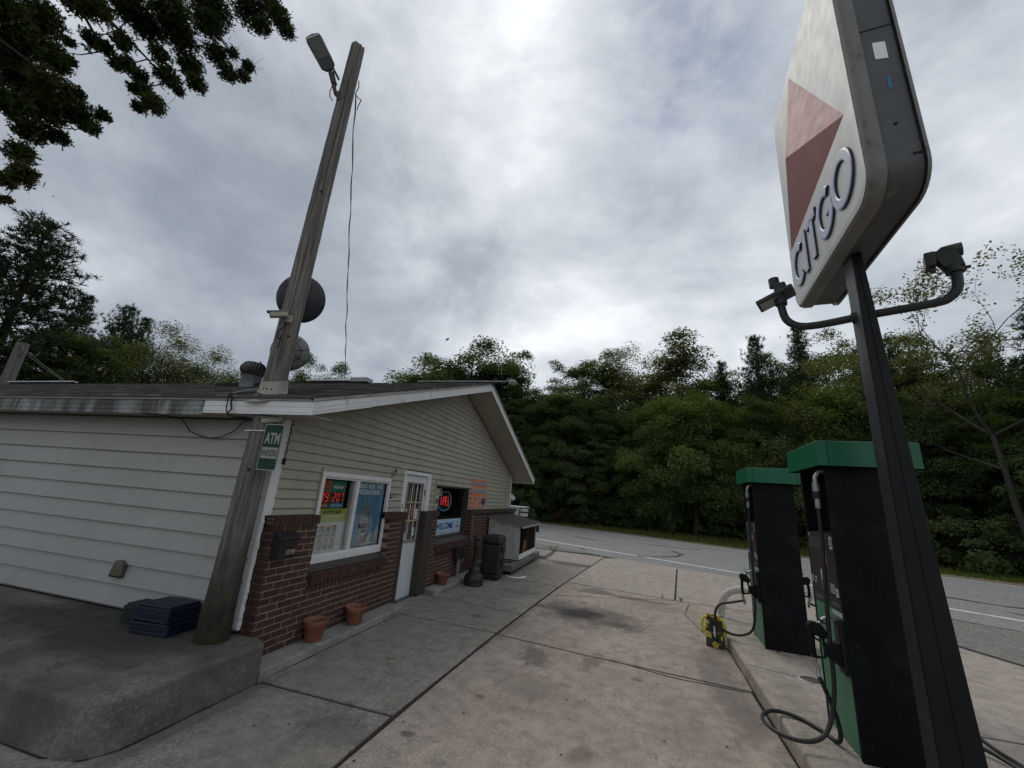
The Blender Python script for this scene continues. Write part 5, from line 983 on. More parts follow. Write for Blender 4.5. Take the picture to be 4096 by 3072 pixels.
ra = thing('ridge_lamp', 'long thin lamp arm along the roof ridge with a round lamp over the gable', 'lamp', (-3.6, 8.7, 4.36)); MB().tube([(-4.9, 8.66, 4.365), (-2.62, 8.70, 4.365)], .016, 8).build('arm', M_GALV, ra); MB().lathe([(.055, .035), (.065, .0), (.10, -.02), (.11, -.05), (.105, -.052), (0, -.035)], (-2.47, 8.70, 4.37), 22).build('shade', M_GALV, ra); MB().lathe([(.10, 0), (.08, -.02), (0, -.028)], (-2.47, 8.70, 4.318), 20).build('lens', flatmat('lens_cream', (.42, .40, .34)), ra)
MB().tube([(-2.62, 8.70, 4.365), (-2.52, 8.70, 4.375)], .028, 8).build('knuckle', M_BLK, ra); MB().tube([(-2.93, 8.70, 4.33), (-2.75, 8.70, 4.35)], .022, 8).build('knuckle', M_BLK, ra)
wv_ = thing('wall_vent', 'olive plastic vent hood on the white side wall', 'vent', (-5.35, 3.6, .66)); MB().prism([(-5.44, WY-.02, .655), (-5.26, WY-.02, .655), (-5.27, WY-.02, .79), (-5.31, WY-.02, .815), (-5.40, WY-.02, .81)], (0, -.05, 0)).build('hood', mat('olive_plastic', (.10, .10, .075), (.075, .075, .055), .6, 8), wv_, bevel=.012); MB().box(-5.43, -5.27, WY-.07, WY-.02, .645, .655).build('flap', M_DARK, wv_)
# crates on the platform
def crate(x, y, z, w, d, h, lab, mt, rot=0., lid=True):
    w, d = w*.8, d*.85; x += .10 if x > -4.6 else .16
    t = thing('bread_crate', lab, 'crate', (x, y, z), 'crates by the pole'); M = Matrix.Translation((x, y, z)) @ Matrix.Rotation(rot, 4, 'Z')
    def bb(a, b_, c_, d_, e, f, nm): mb = MB().box(a, b_, c_, d_, e, f); mb.v = [tuple(M @ Vector(v)) for v in mb.v]; mb.build(nm, mt, t, bevel=.006)
    for s in (-1, 1):
        bb(-w/2, w/2, s*d/2-.008, s*d/2+.008, h-.03, h, 'rim'); bb(-w/2, w/2, s*d/2-.006, s*d/2+.006, 0, .03, 'lower_rail'); bb(s*w/2-.008, s*w/2+.008, -d/2, d/2, h-.03, h, 'rim'); bb(s*w/2-.006, s*w/2+.006, -d/2, d/2, 0, .03, 'lower_rail')
        for i in range(7): xx = -w/2+.02+i*(w-.04)/6; bb(xx-.029, xx+.029, s*d/2-.005, s*d/2+.005, .03, h-.03, 'rib')
        for i in range(4): yy = -d/2+.02+i*(d-.04)/3; bb(s*w/2-.005, s*w/2+.005, yy-.012, yy+.012, .03, h-.03, 'rib')
    bb(-w/2, w/2, -d/2, d/2, .004, .012, 'bottom'); bb(-w/2+.004, w/2-.004, -d/2+.004, d/2-.004, .02, h-.012, 'inner_wall')
    if lid: bb(-w/2+.01, w/2-.01, -d/2+.01, d/2-.01, h-.004, h+.02, 'top_tray')
M_CR = mat('crate_navy', (.006, .010, .032), (.005, .008, .024), .5, 6); M_CR2 = mat('crate_dark', (.012, .016, .017), (.009, .012, .013), .55, 6)
crate(-4.36, 3.40, .327, .50, .38, .10, 'navy plastic crate at the bottom of the pair beside the pole', M_CR, .12, False); crate(-4.38, 3.41, .43, .50, .38, .12, 'navy plastic crate upside down on top of the pair beside the pole', M_CR, .06); crate(-4.82, 3.47, .327, .34, .24, .16, 'low dark green crate left of the navy crates', M_CR2, .05)
# rear utility pole beyond the roof, its wires
RPX, RPY = -22.75, 9.35
rp_ = thing('rear_pole', 'grey wooden pole behind the store at the far left edge', 'pole', (RPX, RPY, 0)); MB().tube([(RPX, RPY, -.1), (RPX+.08, RPY+.02, 6.2)], [.21, .18], 14).build('shaft', M_POLE, rp_)
MB().tube([(RPX+.2, RPY-.1, 6.05), (RPX+.45, RPY-.1, 5.95), (RPX+.55, RPY-.1, 5.7), (RPX+.35, RPY-.1, 5.6), (RPX+.3, RPY-.1, 5.8)], .022, 6).build('wire_loop', M_WIRE, rp_)
for dz in (0, .10): MB().tube([(RPX+.2, RPY-.05, 5.95+dz), (-20.6, 9.2, 5.15+dz*.8), (-18.2, 9.0, 4.33+dz*.3)], .008, 6).build('drop_wire', M_WIRE, rp_)
# ------------------------------------------------------------------ fuel pumps (built in a local frame: u along the lane face, v into the pump)
TH = R_(4); PU = Vector((math.sin(TH), math.cos(TH), 0)); PV = Vector((math.cos(TH), -math.sin(TH), 0))
PW, PD, IZ = .65, .49, .15
M_PBLK = mat('pump_black', (.005, .0055, .0065), (.007, .0075, .0085), .6, 5, .1, 60, spec=.12, dirt=(.016, .017, .019), dscale=3, dlo=.5, dhi=.72); M_PGRN = mat('pump_green', (.035, .155, .080), (.03, .135, .07), .42, 3, dirt=(.05, .17, .10), dscale=3, dlo=.6, dhi=.85); M_PCAN = mat('valance_green', (.005, .112, .052), (.004, .098, .046), .35, 3)
M_PANEL = mat('panel_charcoal', (.016, .0155, .0165), (.02, .0195, .0205), .5, 6, spec=.25); M_RUB = mat('hose_rubber', (.012, .012, .014), (.02, .02, .022), .55, 12); M_ALU = mat('worn_aluminium', (.40, .40, .39), (.22, .22, .21), .45, 14, metal=.6); M_LBL = flatmat('label_white', (.50, .50, .48))
def tube_smooth(pts, n_=6):
    P = [Vector(p) for p in pts]; out = []
    for i in range(len(P)-1):
        a, b_, c, d = P[max(i-1, 0)], P[i], P[i+1], P[min(i+2, len(P)-1)]
        for k in range(n_):
            t = k/n_; out.append(.5*((2*b_)+(c-a)*t+(2*a-5*b_+4*c-d)*t*t+(3*b_-a-3*c+d)*t**3))
    return out+[P[-1]]
def pump(o3, lab, num, hose_pts):
    t = thing('fuel_pump', lab, 'fuel pump', tuple(o3), 'fuel pumps on the island'); O = Vector(o3)
    def L(u, v, z): return O + PU*u + PV*v + Vector((0, 0, z))
    def bx(u0, u1, v0, v1, z0, z1, name, mt, bevel=0, par=None):
        mb = MB(); mb.add([L(u, v, z) for z in (z0, z1) for u, v in ((u0, v0), (u1, v0), (u1, v1), (u0, v1))], [(0, 3, 2, 1), (4, 5, 6, 7), (0, 1, 5, 4), (1, 2, 6, 5), (2, 3, 7, 6), (3, 0, 4, 7)]); return mb.build(name, mt, par or t, bevel=bevel)
    bx(-.004, .028, -.004, PD+.004, 0, 2.10, 'end_panel', M_PBLK, .004); bx(PW-.028, PW+.004, -.004, PD+.004, 0, 2.10, 'end_panel', M_PBLK, .004)
    bx(.028, PW-.028, .03, PD-.03, .01, 1.55, 'core', M_PBLK); bx(.028, PW-.028, .14, PD-.14, 1.55, 2.10, 'upper_core', M_PBLK)
    for s in (0, 1):                                     # both fuelling sides
        def V_(v): return v if s == 0 else PD-v
        def side(u0, u1, v0, v1, z0, z1, name, mt, bevel=0, par=None):
            if s: u0, u1, v0, v1 = PW-u1, PW-u0, PD-v1, PD-v0
            return bx(u0, u1, v0, v1, z0, z1, name, mt, bevel, par)
        def LL(u, v, z): return L(u, v, z) if s == 0 else L(PW-u, PD-v, z)
        FRM = frame(tuple(-PU), (0, 0, 1), tuple(-PV)) if s == 0 else frame(tuple(PU), (0, 0, 1), tuple(PV))
        side(.03, PW-.03, .0, .03, .015, .955, 'lower_door', M_PGRN, .004); cpn = side(.03, PW-.03, -.006, .03, 1.06, 1.535, 'control_panel', M_PANEL, .004); side(.03, PW-.03, -.003, .03, .96, 1.055, 'fuel_band', M_PANEL, .003)
        def lab_(u0, u1, z0, z1, mt, nm='label', v=-.0075): return side(u0, u1, v-.0012, v, z0, z1, nm, mt, 0, cpn)
        lab_(.045, .105, 1.42, 1.515, M_LBL); text(num, LL(.075, -.0095, 1.467), FRM, .062, NAVY, cpn, .038, bold=.02)
        lab_(.205, .26, 1.29, 1.365, flatmat('label_orange', (.45, .09, .03))); lab_(.20, .265, 1.385, 1.394, GRY); lab_(.20, .265, 1.372, 1.378, GRY); lab_(.205, .26, 1.325, 1.335, M_LBL, v=-.009)
        lab_(.335, .375, 1.145, 1.235, M_LBL); lab_(.335, .375, 1.07, 1.14, flatmat('label_blue', (.12, .25, .36))); lab_(.10, .19, 1.075, 1.15, flatmat('label_greyphoto', (.20, .21, .20))); lab_(.035, .088, 1.062, 1.125, M_LBL); text('90', LL(.062, -.0095, 1.094), FRM, .03, BLK, cpn, .034)
        lab_(.30, PW-.05, 1.40, 1.50, flatmat('screen_dark', (.03, .032, .03)))
        for uu in (.52, .60): MB().tube([LL(uu+.025*math.cos(a), -.009, 1.13+.025*math.sin(a)) for a in [k*.4189 for k in range(16)]], .003, 4).build('dial_mark', M_LBL, cpn); 
        for uu in (.06, PW-.07): MB().lathe([(0, .006), (.008, .005), (.010, 0)], LL(uu, -.006, 1.51), 10, ax=tuple(-PV if s == 0 else PV)).build('panel_lock', M_ALU, cpn)
        text('REG FUEL', LL(.49, -.0045, 1.0), FRM, .026, GRY, t, .13); text('REG FUEL', LL(.13, -.0045, 1.0), FRM, .026, GRY, t, .13); side(.04, .235, -.002, -.0005, .915, .95, 'grade_label', flatmat('label_pale', (.34, .38, .36)))
        # nozzle boot
        side(.04, .16, -.03, -.001, .52, .905, 'nozzle_boot', M_PANEL, .008); side(.055, .145, -.034, -.03, .70, .89, 'boot_recess', M_DARK); 
        bt_ = MB(); bt_.prism([LL(.05, -.03, .56), LL(.05, -.12, .62), LL(.05, -.13, .70), LL(.05, -.03, .74)], (LL(.15, 0, 0)-LL(.05, 0, 0))); bt_.build('boot_hook', M_PBLK, t, bevel=.006)
        # nozzle
        nz = MB(); nz.prism([LL(.075, -.115, .74), LL(.075, -.22, .77), LL(.075, -.235, .83), LL(.075, -.21, .86), LL(.075, -.14, .85), LL(.075, -.10, .79)], LL(.135, 0, 0)-LL(.075, 0, 0)); nzo = nz.build('nozzle_body', M_PBLK, t, bevel=.012)
        MB().tube(tube_smooth([LL(.105, -.20, .775), LL(.105, -.205, .68), LL(.105, -.20, .60)], 4), .018, 10).build('nozzle_handle', M_PBLK, nzo); MB().tube([LL(.105, -.19, .605), LL(.105, -.13, .61), LL(.105, -.12, .68), LL(.105, -.135, .75)], .010, 8).build('nozzle_guard', M_PBLK, nzo)
        MB().tube(tube_smooth([LL(.105, -.15, .845), LL(.105, -.115, .885), LL(.105, -.06, .905), LL(.105, -.02, .88)], 4), .013, 10).build('nozzle_spout', M_ALU, nzo); MB().lathe([(.055, .0), (.02, .012), (.015, .0)], LL(.105, -.125, .872), 16, ax=tuple((-PV if s == 0 else PV)*.6+Vector((0, 0, -.75)))).build('splash_guard', M_RUB, nzo)
        MB().tube(tube_smooth([LL(.105, -.20, .60), LL(.105, -.205, .565), LL(.105, -.185, .52), LL(.10, -.19, .47)], 4), [.016]*12+[.018], 10).build('swivel', M_ALU, t)
        # top coupling
        MB().tube([LL(.10, .06, 2.06), LL(.10, -.02, 2.05), LL(.10, -.05, 2.0), LL(.10, -.052, 1.94)], .018, 10).build('hose_elbow', M_ALU, t); MB().tube([LL(.10, -.052, 1.95), LL(.10, -.052, 1.88)], .027, 12).build('breakaway', M_ALU, t); MB().tube([LL(.10, -.052, 1.88), LL(.10, -.052, 1.82)], .033, 12).build('breakaway', M_PANEL, t); MB().tube([LL(.10, -.052, 1.82), LL(.10, -.052, 1.74)], .022, 12).build('breakaway', M_ALU, t)
        hp_ = hose_pts if s == 0 else hose_pts
        MB().tube(tube_smooth([LL(*p) for p in hp_], 6), .0155, 10).build('hose', M_RUB, t)
    vl = MB(); u0, u1, v0, v1 = -.10, PW+.10, -.075, PD+.125
    vl.add([L(u, v, z) for z in (2.085, 2.29) for u, v in ((u0, v0), (u1, v0), (u1, v1), (u0, v1))], [(4, 5, 6, 7), (0, 1, 5, 4), (1, 2, 6, 5), (2, 3, 7, 6), (3, 0, 4, 7)]); vo_ = vl.build('valance', M_PCAN, t, bevel=.006)
    bx(u0+.015, u1-.015, v0+.015, v1-.015, 2.10, 2.115, 'valance_soffit', M_PBLK)
    for v in (.06, PD-.06):
        for z in (.12, .75, 1.4, 2.0): MB().lathe([(0, .004), (.008, .003), (.009, 0)], L(-.004, v, z), 8, ax=tuple(-PU)).build('panel_screw', M_PANEL, t)
    bx(-.0055, -.004, PD*.5-.001, PD*.5+.001, .02, 2.08, 'panel_seam', M_DARK)
    for v in (-.0, PD+.04): bx(u0-.0015, u0, v-.002, v+.002, 2.087, 2.288, 'valance_seam', M_PBLK)
    bx(.10, PW-.10, .05, PD-.05, -.002, .015, 'plinth', M_PBLK)
    for v in (.12, .36): MB().lathe([(0, .006), (.02, .004), (.026, 0)], L(-.05, v, .001), 10).build('anchor_bolt', M_RUST, t)
    return t
near_hose = [(.10, -.052, 1.76), (.10, -.055, 1.5), (.095, -.075, 1.1), (.09, -.10, .75), (.09, -.13, .45), (.11, -.20, .22), (.20, -.30, .10), (.30, -.44, .065), (.48, -.52, .05), (.66, -.46, .02), (.70, -.36, .018), (.60, -.20, .016), (.42, -.10, .02), (.28, -.07, .05), (.20, -.08, .14), (.16, -.12, .26), (.115, -.17, .40), (.10, -.19, .48)]
far_hose = [(.10, -.052, 1.76), (.10, -.055, 1.5), (.09, -.06, 1.1), (.08, -.065, .70), (.08, -.075, .40), (.09, -.12, .18), (.12, -.24, .09), (.14, -.38, .08), (.14, -.50, .14), (.13, -.56, .28), (.12, -.50, .42), (.11, -.36, .47), (.105, -.26, .50), (.10, -.20, .52)]
near_hose = [(.10, -.052, 1.76), (.10, -.055, 1.5), (.095, -.075, 1.1), (.09, -.09, .75), (.085, -.10, .42), (.07, -.15, .20), (.02, -.24, .09), (-.02, -.38, .06), (.10, -.52, .04), (.34, -.56, .03), (.52, -.44, .03), (.52, -.26, .018), (.36, -.14, .018), (.22, -.09, .02), (.16, -.075, .07), (.14, -.09, .20), (.115, -.15, .38), (.10, -.19, .48)]
pump((1.65, 4.06, IZ), 'nearer green topped black fuel pump numbered 3 beside the sign post', '3', near_hose); pump((1.762, 6.593, IZ), 'farther green topped black fuel pump numbered 1 by the curved pipe', '1', far_hose)
# ------------------------------------------------------------------ curved guard pipe
gp = thing('guard_pipe', 'rust flecked white curved guard pipe at the end of the pump island', 'guard pipe', (1.56, 8.1, IZ)); M_PIPE = mat('flaking_white_pipe', (.52, .50, .45), (.44, .42, .37), .6, 5, .2, 40, dirt=(.28, .12, .05), dscale=9, dlo=.57, dhi=.66)
gpt = tube_smooth([(1.555, 8.1, .10), (1.555, 8.1, .28), (1.60, 8.1, .44), (1.71, 8.1, .545), (1.87, 8.1, .59), (2.2, 8.1, .595), (2.44, 8.1, .59), (2.58, 8.1, .545), (2.68, 8.1, .44), (2.72, 8.1, .28), (2.72, 8.1, .10)], 7); MB().tube(gpt, .055, 18).build('pipe', M_PIPE, gp)
for x in (1.555, 2.72): MB().lathe([(.10, .0), (.10, .01), (.058, .014)], (x, 8.1, IZ), 18).build('base_flange', M_PIPE, gp)
# ------------------------------------------------------------------ shopping bag
bg_ = thing('shopping_bag', 'yellow and black patterned shopping bag standing against the island kerb', 'bag', (1.24, 6.93, 0)); bc = Vector((1.235, 6.94, 0)); bd = Vector((.93, -.37, 0)).normalized(); be = Vector((.37, .93, 0)).normalized()
def bagp(a, b_, z): return bc+bd*a+be*b_+Vector((0, 0, z))
def bagmat():
    m, t, b = newmat('bag_print'); p = opos(t); vo = nd(t, 'ShaderNodeTexVoronoi', feature='F1'); vo.inputs['Scale'].default_value = 13; t.links.new(p, vo.inputs['Vector'])
    col = ramp(t, vo.outputs['Distance'], [(.0, (.50, .20, .03)), (.22, (.66, .52, .05)), (.50, (.03, .024, .02))], 'CONSTANT'); col = mixc(t, ramp(t, vo.outputs['Color'], [(.30, 0.), (.36, .9)]), (.03, .025, .02), col)
    t.links.new(col, b.inputs['Base Color']); b.inputs['Roughness'].default_value = .35; return m
M_BAG = bagmat(); M_BAGY = mat('bag_yellow', (.62, .52, .04), (.50, .42, .03), .35, 6)
bmx = MB(); hx_, hy_ = .105, .07; V = []
for j, (z, s, bl) in enumerate(((0, 1., 0), (.03, 1.04, .0), (.18, .98, .012), (.33, .96, .0), (.385, .98, -.01))):
    for i in range(16):
        a = i/16*4; k = int(a); f = a-k; c = [(-1, -1), (1, -1), (1, 1), (-1, 1), (-1, -1)]; px = c[k][0]+(c[k+1][0]-c[k][0])*f; py = c[k][1]+(c[k+1][1]-c[k][1])*f
        V.append(bagp(px*hx_*s+rnd.uniform(-.004, .004), py*hy_*(s+bl*2)*(.75 if j > 2 else 1)+rnd.uniform(-.005, .005), z+(rnd.uniform(-.008, .012) if j == 4 else .0)))
bmx.add(V, [(j*16+i, j*16+(i+1) % 16, (j+1)*16+(i+1) % 16, (j+1)*16+i) for j in range(4) for i in range(16)]+[tuple(range(15, -1, -1))], 0, False); bmx.build('bag_body', M_BAG, bg_)
MB().prism([bagp(-.032, -hy_*1.05-.004, .10), bagp(.055, -hy_*1.05-.004, .06), bagp(.045, -hy_*1.0-.004, .33), bagp(-.04, -hy_*.95-.004, .33)], -be*.0015).build('front_panel', flatmat('bag_black', (.016, .014, .013)), bg_)
text('meijer', bagp(.008, -hy_*1.05-.009, .20), frame((0, 0, -1), tuple(bd), tuple(-be)), .045, WHT, bg_, .13, bold=.02)
for s in (-1, 1):
    MB().tube(tube_smooth([bagp(s*.085, -hy_*.8, .375), bagp(s*.125, -hy_*1.1, .35), bagp(s*.15, -hy_*1.2, .25), bagp(s*.135, -hy_*1.1, .17), bagp(s*.12, -hy_*.3, .22), bagp(s*.09, hy_*.4, .37)], 4), .017, 6).build('handle', M_BAGY, bg_)
MB().tube(tube_smooth([bagp(-.06, -hy_*.7, .385), bagp(-.03, -hy_*1.0, .34), bagp(.0, -hy_*1.1, .24)], 4), .008, 5).build('handle', flatmat('strap_black', (.015, .014, .014)), bg_)
# ------------------------------------------------------------------ price sign on its post
sgn = thing('brand_sign', 'tall rounded white sign with faded red triangle and raised blue letters on black post', 'sign', (1.80, 3.5, IZ))
M_PAINT = mat('post_black', (.007, .0075, .009), (.010, .0105, .012), .55, 4, .12, 40, dirt=(.04, .04, .042), dscale=16, dlo=.69, dhi=.73, world=True, spec=.2)
pm = Vector((1.765, 3.41, 0)); z_lo, z_hi = IZ, 3.95
def pa(z): return .235+(.062-.235)*(z-z_lo)/(z_hi-z_lo)
pst = MB(); zl = [z_lo, 1.0, 2.0, 3.0, z_hi]; V = []
for z in zl:
    a = pa(z); V += [pm+Vector((0, 0, z)), pm+PV*a+Vector((0, 0, z)), pm+PV*a+PU*.165+Vector((0, 0, z)), pm+PU*.165+Vector((0, 0, z))]
pst.add(V, [(i*4+k, i*4+(k+1) % 4, (i+1)*4+(k+1) % 4, (i+1)*4+k) for i in range(len(zl)-1) for k in range(4)]); pst.build('post', M_PAINT, sgn, bevel=.008)
ws = MB(); ws.tube([pm+PV*pa(z)*.5-PU*.0015+Vector((0, 0, z)) for z in zl], .0045, 5); ws.build('weld_seam', M_PAINT, sgn)
def litfacemat():  # paler grey towards the top: light on this face put into the colour
    m, t, b = newmat('lit_post_face'); p = wpos(t); sx = nd(t, 'ShaderNodeSeparateXYZ'); t.links.new(p, sx.inputs[0])
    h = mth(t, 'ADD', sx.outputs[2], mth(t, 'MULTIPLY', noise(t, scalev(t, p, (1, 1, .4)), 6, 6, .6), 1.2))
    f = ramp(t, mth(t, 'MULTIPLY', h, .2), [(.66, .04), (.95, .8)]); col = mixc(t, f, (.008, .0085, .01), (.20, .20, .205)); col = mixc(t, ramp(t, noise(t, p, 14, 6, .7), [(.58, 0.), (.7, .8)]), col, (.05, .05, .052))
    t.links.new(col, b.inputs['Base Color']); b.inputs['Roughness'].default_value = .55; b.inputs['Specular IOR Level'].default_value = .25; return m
MB().add([pm-PV*.0022+PU*(.010 if k in (0, 3) else .157)+Vector((0, 0, z)) for k, z in ((0, .3), (1, .3), (2, 3.93), (3, 3.93))], [(0, 1, 2, 3)]).build('lit_face', litfacemat(), sgn)
MB().obox(pm+PV*.12+PU*.08+Vector((0, 0, IZ+.012)), PU*.18, PV*.2, Vector((0, 0, .012))).build('base_plate', M_PAINT, sgn)
Lp = Vector((1.755, 4.50, 0)); Rp = Vector((1.53, 2.546, 0)); SE = (Rp-Lp).normalized(); SN = Vector((SE.y, -SE.x, 0)); 
if SN.x > 0: SN = -SN                       # outward normal of the lane face
def sp_(s, z, d=0): return Lp+SE*s+SN*d+Vector((0, 0, z))
def rr_(s0, s1, z0, z1, r, d, n_=8):
    out = []
    for cs, cz, q in ((s1-r, z1-r, 0), (s0+r, z1-r, 1), (s0+r, z0+r, 2), (s1-r, z0+r, 3)):
        for i in range(n_+1): a = math.pi/2*(q+i/n_); out.append(sp_(cs+r*math.cos(a), cz+r*math.sin(a), d))
    return out
S0, S1, Z0, Z1 = -.03, 1.85, 3.85, 6.36; SD = .20; FB = -.105
M_CAN = mat('sign_cabinet_grey', (.09, .092, .095), (.068, .07, .073), .55, 4, .1, 30, dirt=(.17, .17, .17), dscale=5, dlo=.62, dhi=.72, world=True)
MB().prism(rr_(S0+.02, S1-.02, Z0+.02, Z1-.02, .20, FB-SD), SN*SD).build('cabinet', M_CAN, sgn, bevel=.01)
for q, z in ((.16, 5.02),): pass
M_FACE = mat('sign_face', (.43, .44, .425), (.375, .385, .37), .5, 2.5, dirt=(.33, .335, .32), dscale=2.2, dlo=.5, dhi=.8, world=True); M_GRIME = mat('grimy_rim', (.20, .195, .18), (.165, .16, .148), .6, 3, dirt=(.07, .066, .06), dscale=8, dlo=.56, dhi=.74, world=True)
def face_side(d0, sgnn, nm):
    # pan formed face: flat field, rounded bead, return flange
    rings = [rr_(S0, S1, Z0, Z1, .22, d0), rr_(S0, S1, Z0, Z1, .22, d0+sgnn*.055), rr_(S0+.012, S1-.012, Z0+.012, Z1-.012, .21, d0+sgnn*.085), rr_(S0+.035, S1-.035, Z0+.035, Z1-.035, .19, d0+sgnn*.10), rr_(S0+.075, S1-.075, Z0+.075, Z1-.075, .16, d0+sgnn*.105)]
    n_ = len(rings[0]); mb = MB()
    for a, b_ in zip(rings[:-2], rings[1:-1]): mb.add(a+b_, [(i, (i+1) % n_, n_+(i+1) % n_, n_+i) for i in range(n_)], 0, True)
    mb.build('bezel', M_GRIME, sgn); mf = MB(); mf.add(rings[3]+rings[4], [(i, (i+1) % n_, n_+(i+1) % n_, n_+i) for i in range(n_)], 0, True); mf.face(rings[4]); mf.build(nm, M_FACE, sgn)
face_side(FB, 1, 'sign_face'); face_side(FB-SD, -.3, 'sign_face')
MB().prism([sp_(S1-.0185, 5.35, -.06), sp_(S1-.0185, 5.35, -.08), sp_(S1-.0185, 5.36, -.08), sp_(S1-.0185, 5.36, -.06)], SE*.002)
FD = .0005
# triangle in relief
tv_ = {'t': (.72, 6.22), 'r': (1.68, 4.67), 'l': (.10, 4.55)}; apx = sp_(.80, 5.15, FD+.14)
P_t, P_r, P_l = (sp_(*tv_[k], FD) for k in 'trl')
M_T1 = mat('faded_rose', (.34, .125, .115), (.30, .11, .10), .6, 3, world=True, dirt=(.16, .08, .078), dscale=6, dlo=.62, dhi=.78); M_T2 = mat('faded_maroon', (.27, .075, .066), (.23, .062, .055), .6, 3, world=True, dirt=(.13, .055, .05), dscale=5, dlo=.55, dhi=.75)
tri = MB().add([P_t, P_r, apx], [(0, 1, 2)]).build('logo_triangle', M_T1, sgn); MB().add([P_r, P_l, apx], [(0, 1, 2)]).build('logo_facet', M_T2, tri); MB().add([P_l, P_t, apx], [(0, 1, 2)]).build('logo_facet', mat('faded_orange', (.34, .15, .12)), tri)
# raised letters drawn as strokes
M_LT = mat('letter_face', (.33, .35, .45), (.28, .30, .40), .4, 5, world=True); M_LS = mat('letter_edge', (.03, .036, .10), (.022, .027, .075), .5, 6, world=True)
def stroke(pts, name='raised_letter', hw=.041, h=.02, closed=False):
    n_ = len(pts); A = []; B = []
    for i, (s, z) in enumerate(pts):
        p0 = Vector(pts[i-1] if (i or closed) else pts[0]); p1 = Vector(pts[(i+1) % n_] if (i < n_-1 or closed) else pts[-1]); d = (p1-p0).normalized(); nn = Vector((-d.y, d.x)); A.append((s+nn.x*hw, z+nn.y*hw)); B.append((s-nn.x*hw, z-nn.y*hw))
    mb = MB(); m_ = n_ if closed else n_-1; ins = .012
    V = []
    for i in range(n_):
        (a, b_), (c, d) = A[i], B[i]; mx_, mz_ = (a+c)/2, (b_+d)/2; k = 1-ins/hw
        V += [sp_(a, b_, FD), sp_(c, d, FD), sp_(a, b_, FD+h*.75), sp_(c, d, FD+h*.75), sp_(mx_+(a-mx_)*k, mz_+(b_-mz_)*k, FD+h), sp_(mx_+(c-mx_)*k, mz_+(d-mz_)*k, FD+h)]
    for i in range(m_):
        j = (i+1) % n_; q, r = i*6, j*6
        mb.add([V[q+4], V[q+5], V[r+5], V[r+4]], [(0, 1, 2, 3)], 0); mb.add([V[q], V[r], V[r+2], V[q+2]], [(0, 1, 2, 3)], 1); mb.add([V[q+1], V[r+1], V[r+3], V[q+3]], [(0, 1, 2, 3)], 1); mb.add([V[q+2], V[r+2], V[r+4], V[q+4]], [(0, 1, 2, 3)], 0); mb.add([V[q+3], V[r+3], V[r+5], V[q+5]], [(0, 1, 2, 3)], 0)
    if not closed:
        for q in (0, (n_-1)*6): mb.add([V[q], V[q+1], V[q+3], V[q+5], V[q+4], V[q+2]], [(0, 1, 2, 3, 4, 5)], 1)
    mb.build(name, [M_LT, M_LS], sgn)
def arc(cx_, cz_, rx_, rz_, a0, a1, n_=22): return [(cx_+rx_*math.cos(R_(a0+(a1-a0)*i/n_)), cz_+rz_*math.sin(R_(a0+(a1-a0)*i/n_))) for i in range(n_+1)]
ZB, ZT = 4.07, 4.43; zc = (ZB+ZT)/2; rz = (ZT-ZB)/2
stroke(arc(.325, zc, .155, rz, 48, 312)); stroke([(.56, ZB-.03), (.56, ZT+.03)]); stroke([(.79, ZB-.03), (.79, ZT-.0)]); stroke([(.66, ZT), (.92, ZT)]); stroke(arc(1.12, zc, .155, rz, 48, 340)+[(1.275, zc-.02), (1.16, zc-.02)]); stroke(arc(1.505, zc, .165, rz, 0, 345, 30), closed=True)
# maker's sheet and sticker on the cabinet edge, seam
edge = lambda z, d, e=.0: sp_(S1-.0195+e, z, d)
MB().prism([edge(4.94, -.17), edge(4.925, -.24), edge(5.08, -.24), edge(5.095, -.17)], SE*.002).build('maker_sheet', WHT, sgn); MB().prism([edge(4.66, -.205), edge(4.66, -.225), edge(4.77, -.225), edge(4.77, -.205)], SE*.002).build('maker_sticker', flatmat('sticker_blue', (.03, .16, .28)), sgn)
MB().prism([edge(5.22, FB), edge(5.22, FB-SD), edge(5.228, FB-SD), edge(5.228, FB)], SE*.003).build('cabinet_seam', M_DARK, sgn)
for z, d in ((4.36, -.20), (4.10, -.26), (4.10, -.285)): MB().lathe([(0, .006), (.009, .005), (.012, 0)], edge(z, d), 8, ax=tuple(SE)).build('rivet', M_DARK, sgn)
# flood lights on the cross arm
AE = Vector((math.cos(R_(27)), -math.sin(R_(27)), 0)); AN = Vector((math.sin(R_(27)), math.cos(R_(27)), 0)); A0 = Vector((1.82, 3.50, 0)); M_ARM = mat('arm_dark_green', (.014, .018, .017), (.022, .026, .025), .5, 7, .1, 50)
def ar(a, z, n_=0): return A0+AE*a+AN*n_+Vector((0, 0, z))
MB().tube(tube_smooth([ar(0, 3.36), ar(-.28, 3.352), ar(-.42, 3.375), ar(-.50, 3.45), ar(-.525, 3.56), ar(-.527, 3.64)], 6), .031, 14).build('cross_arm', M_ARM, sgn); MB().tube(tube_smooth([ar(0, 3.36), ar(.38, 3.36), ar(.47, 3.385), ar(.515, 3.45), ar(.525, 3.54), ar(.523, 3.60)], 6), .031, 14).build('cross_arm', M_ARM, sgn)
MB().tube([ar(-.075, 3.358), ar(-.03, 3.359)], .045, 14).build('arm_collar', M_ARM, sgn)
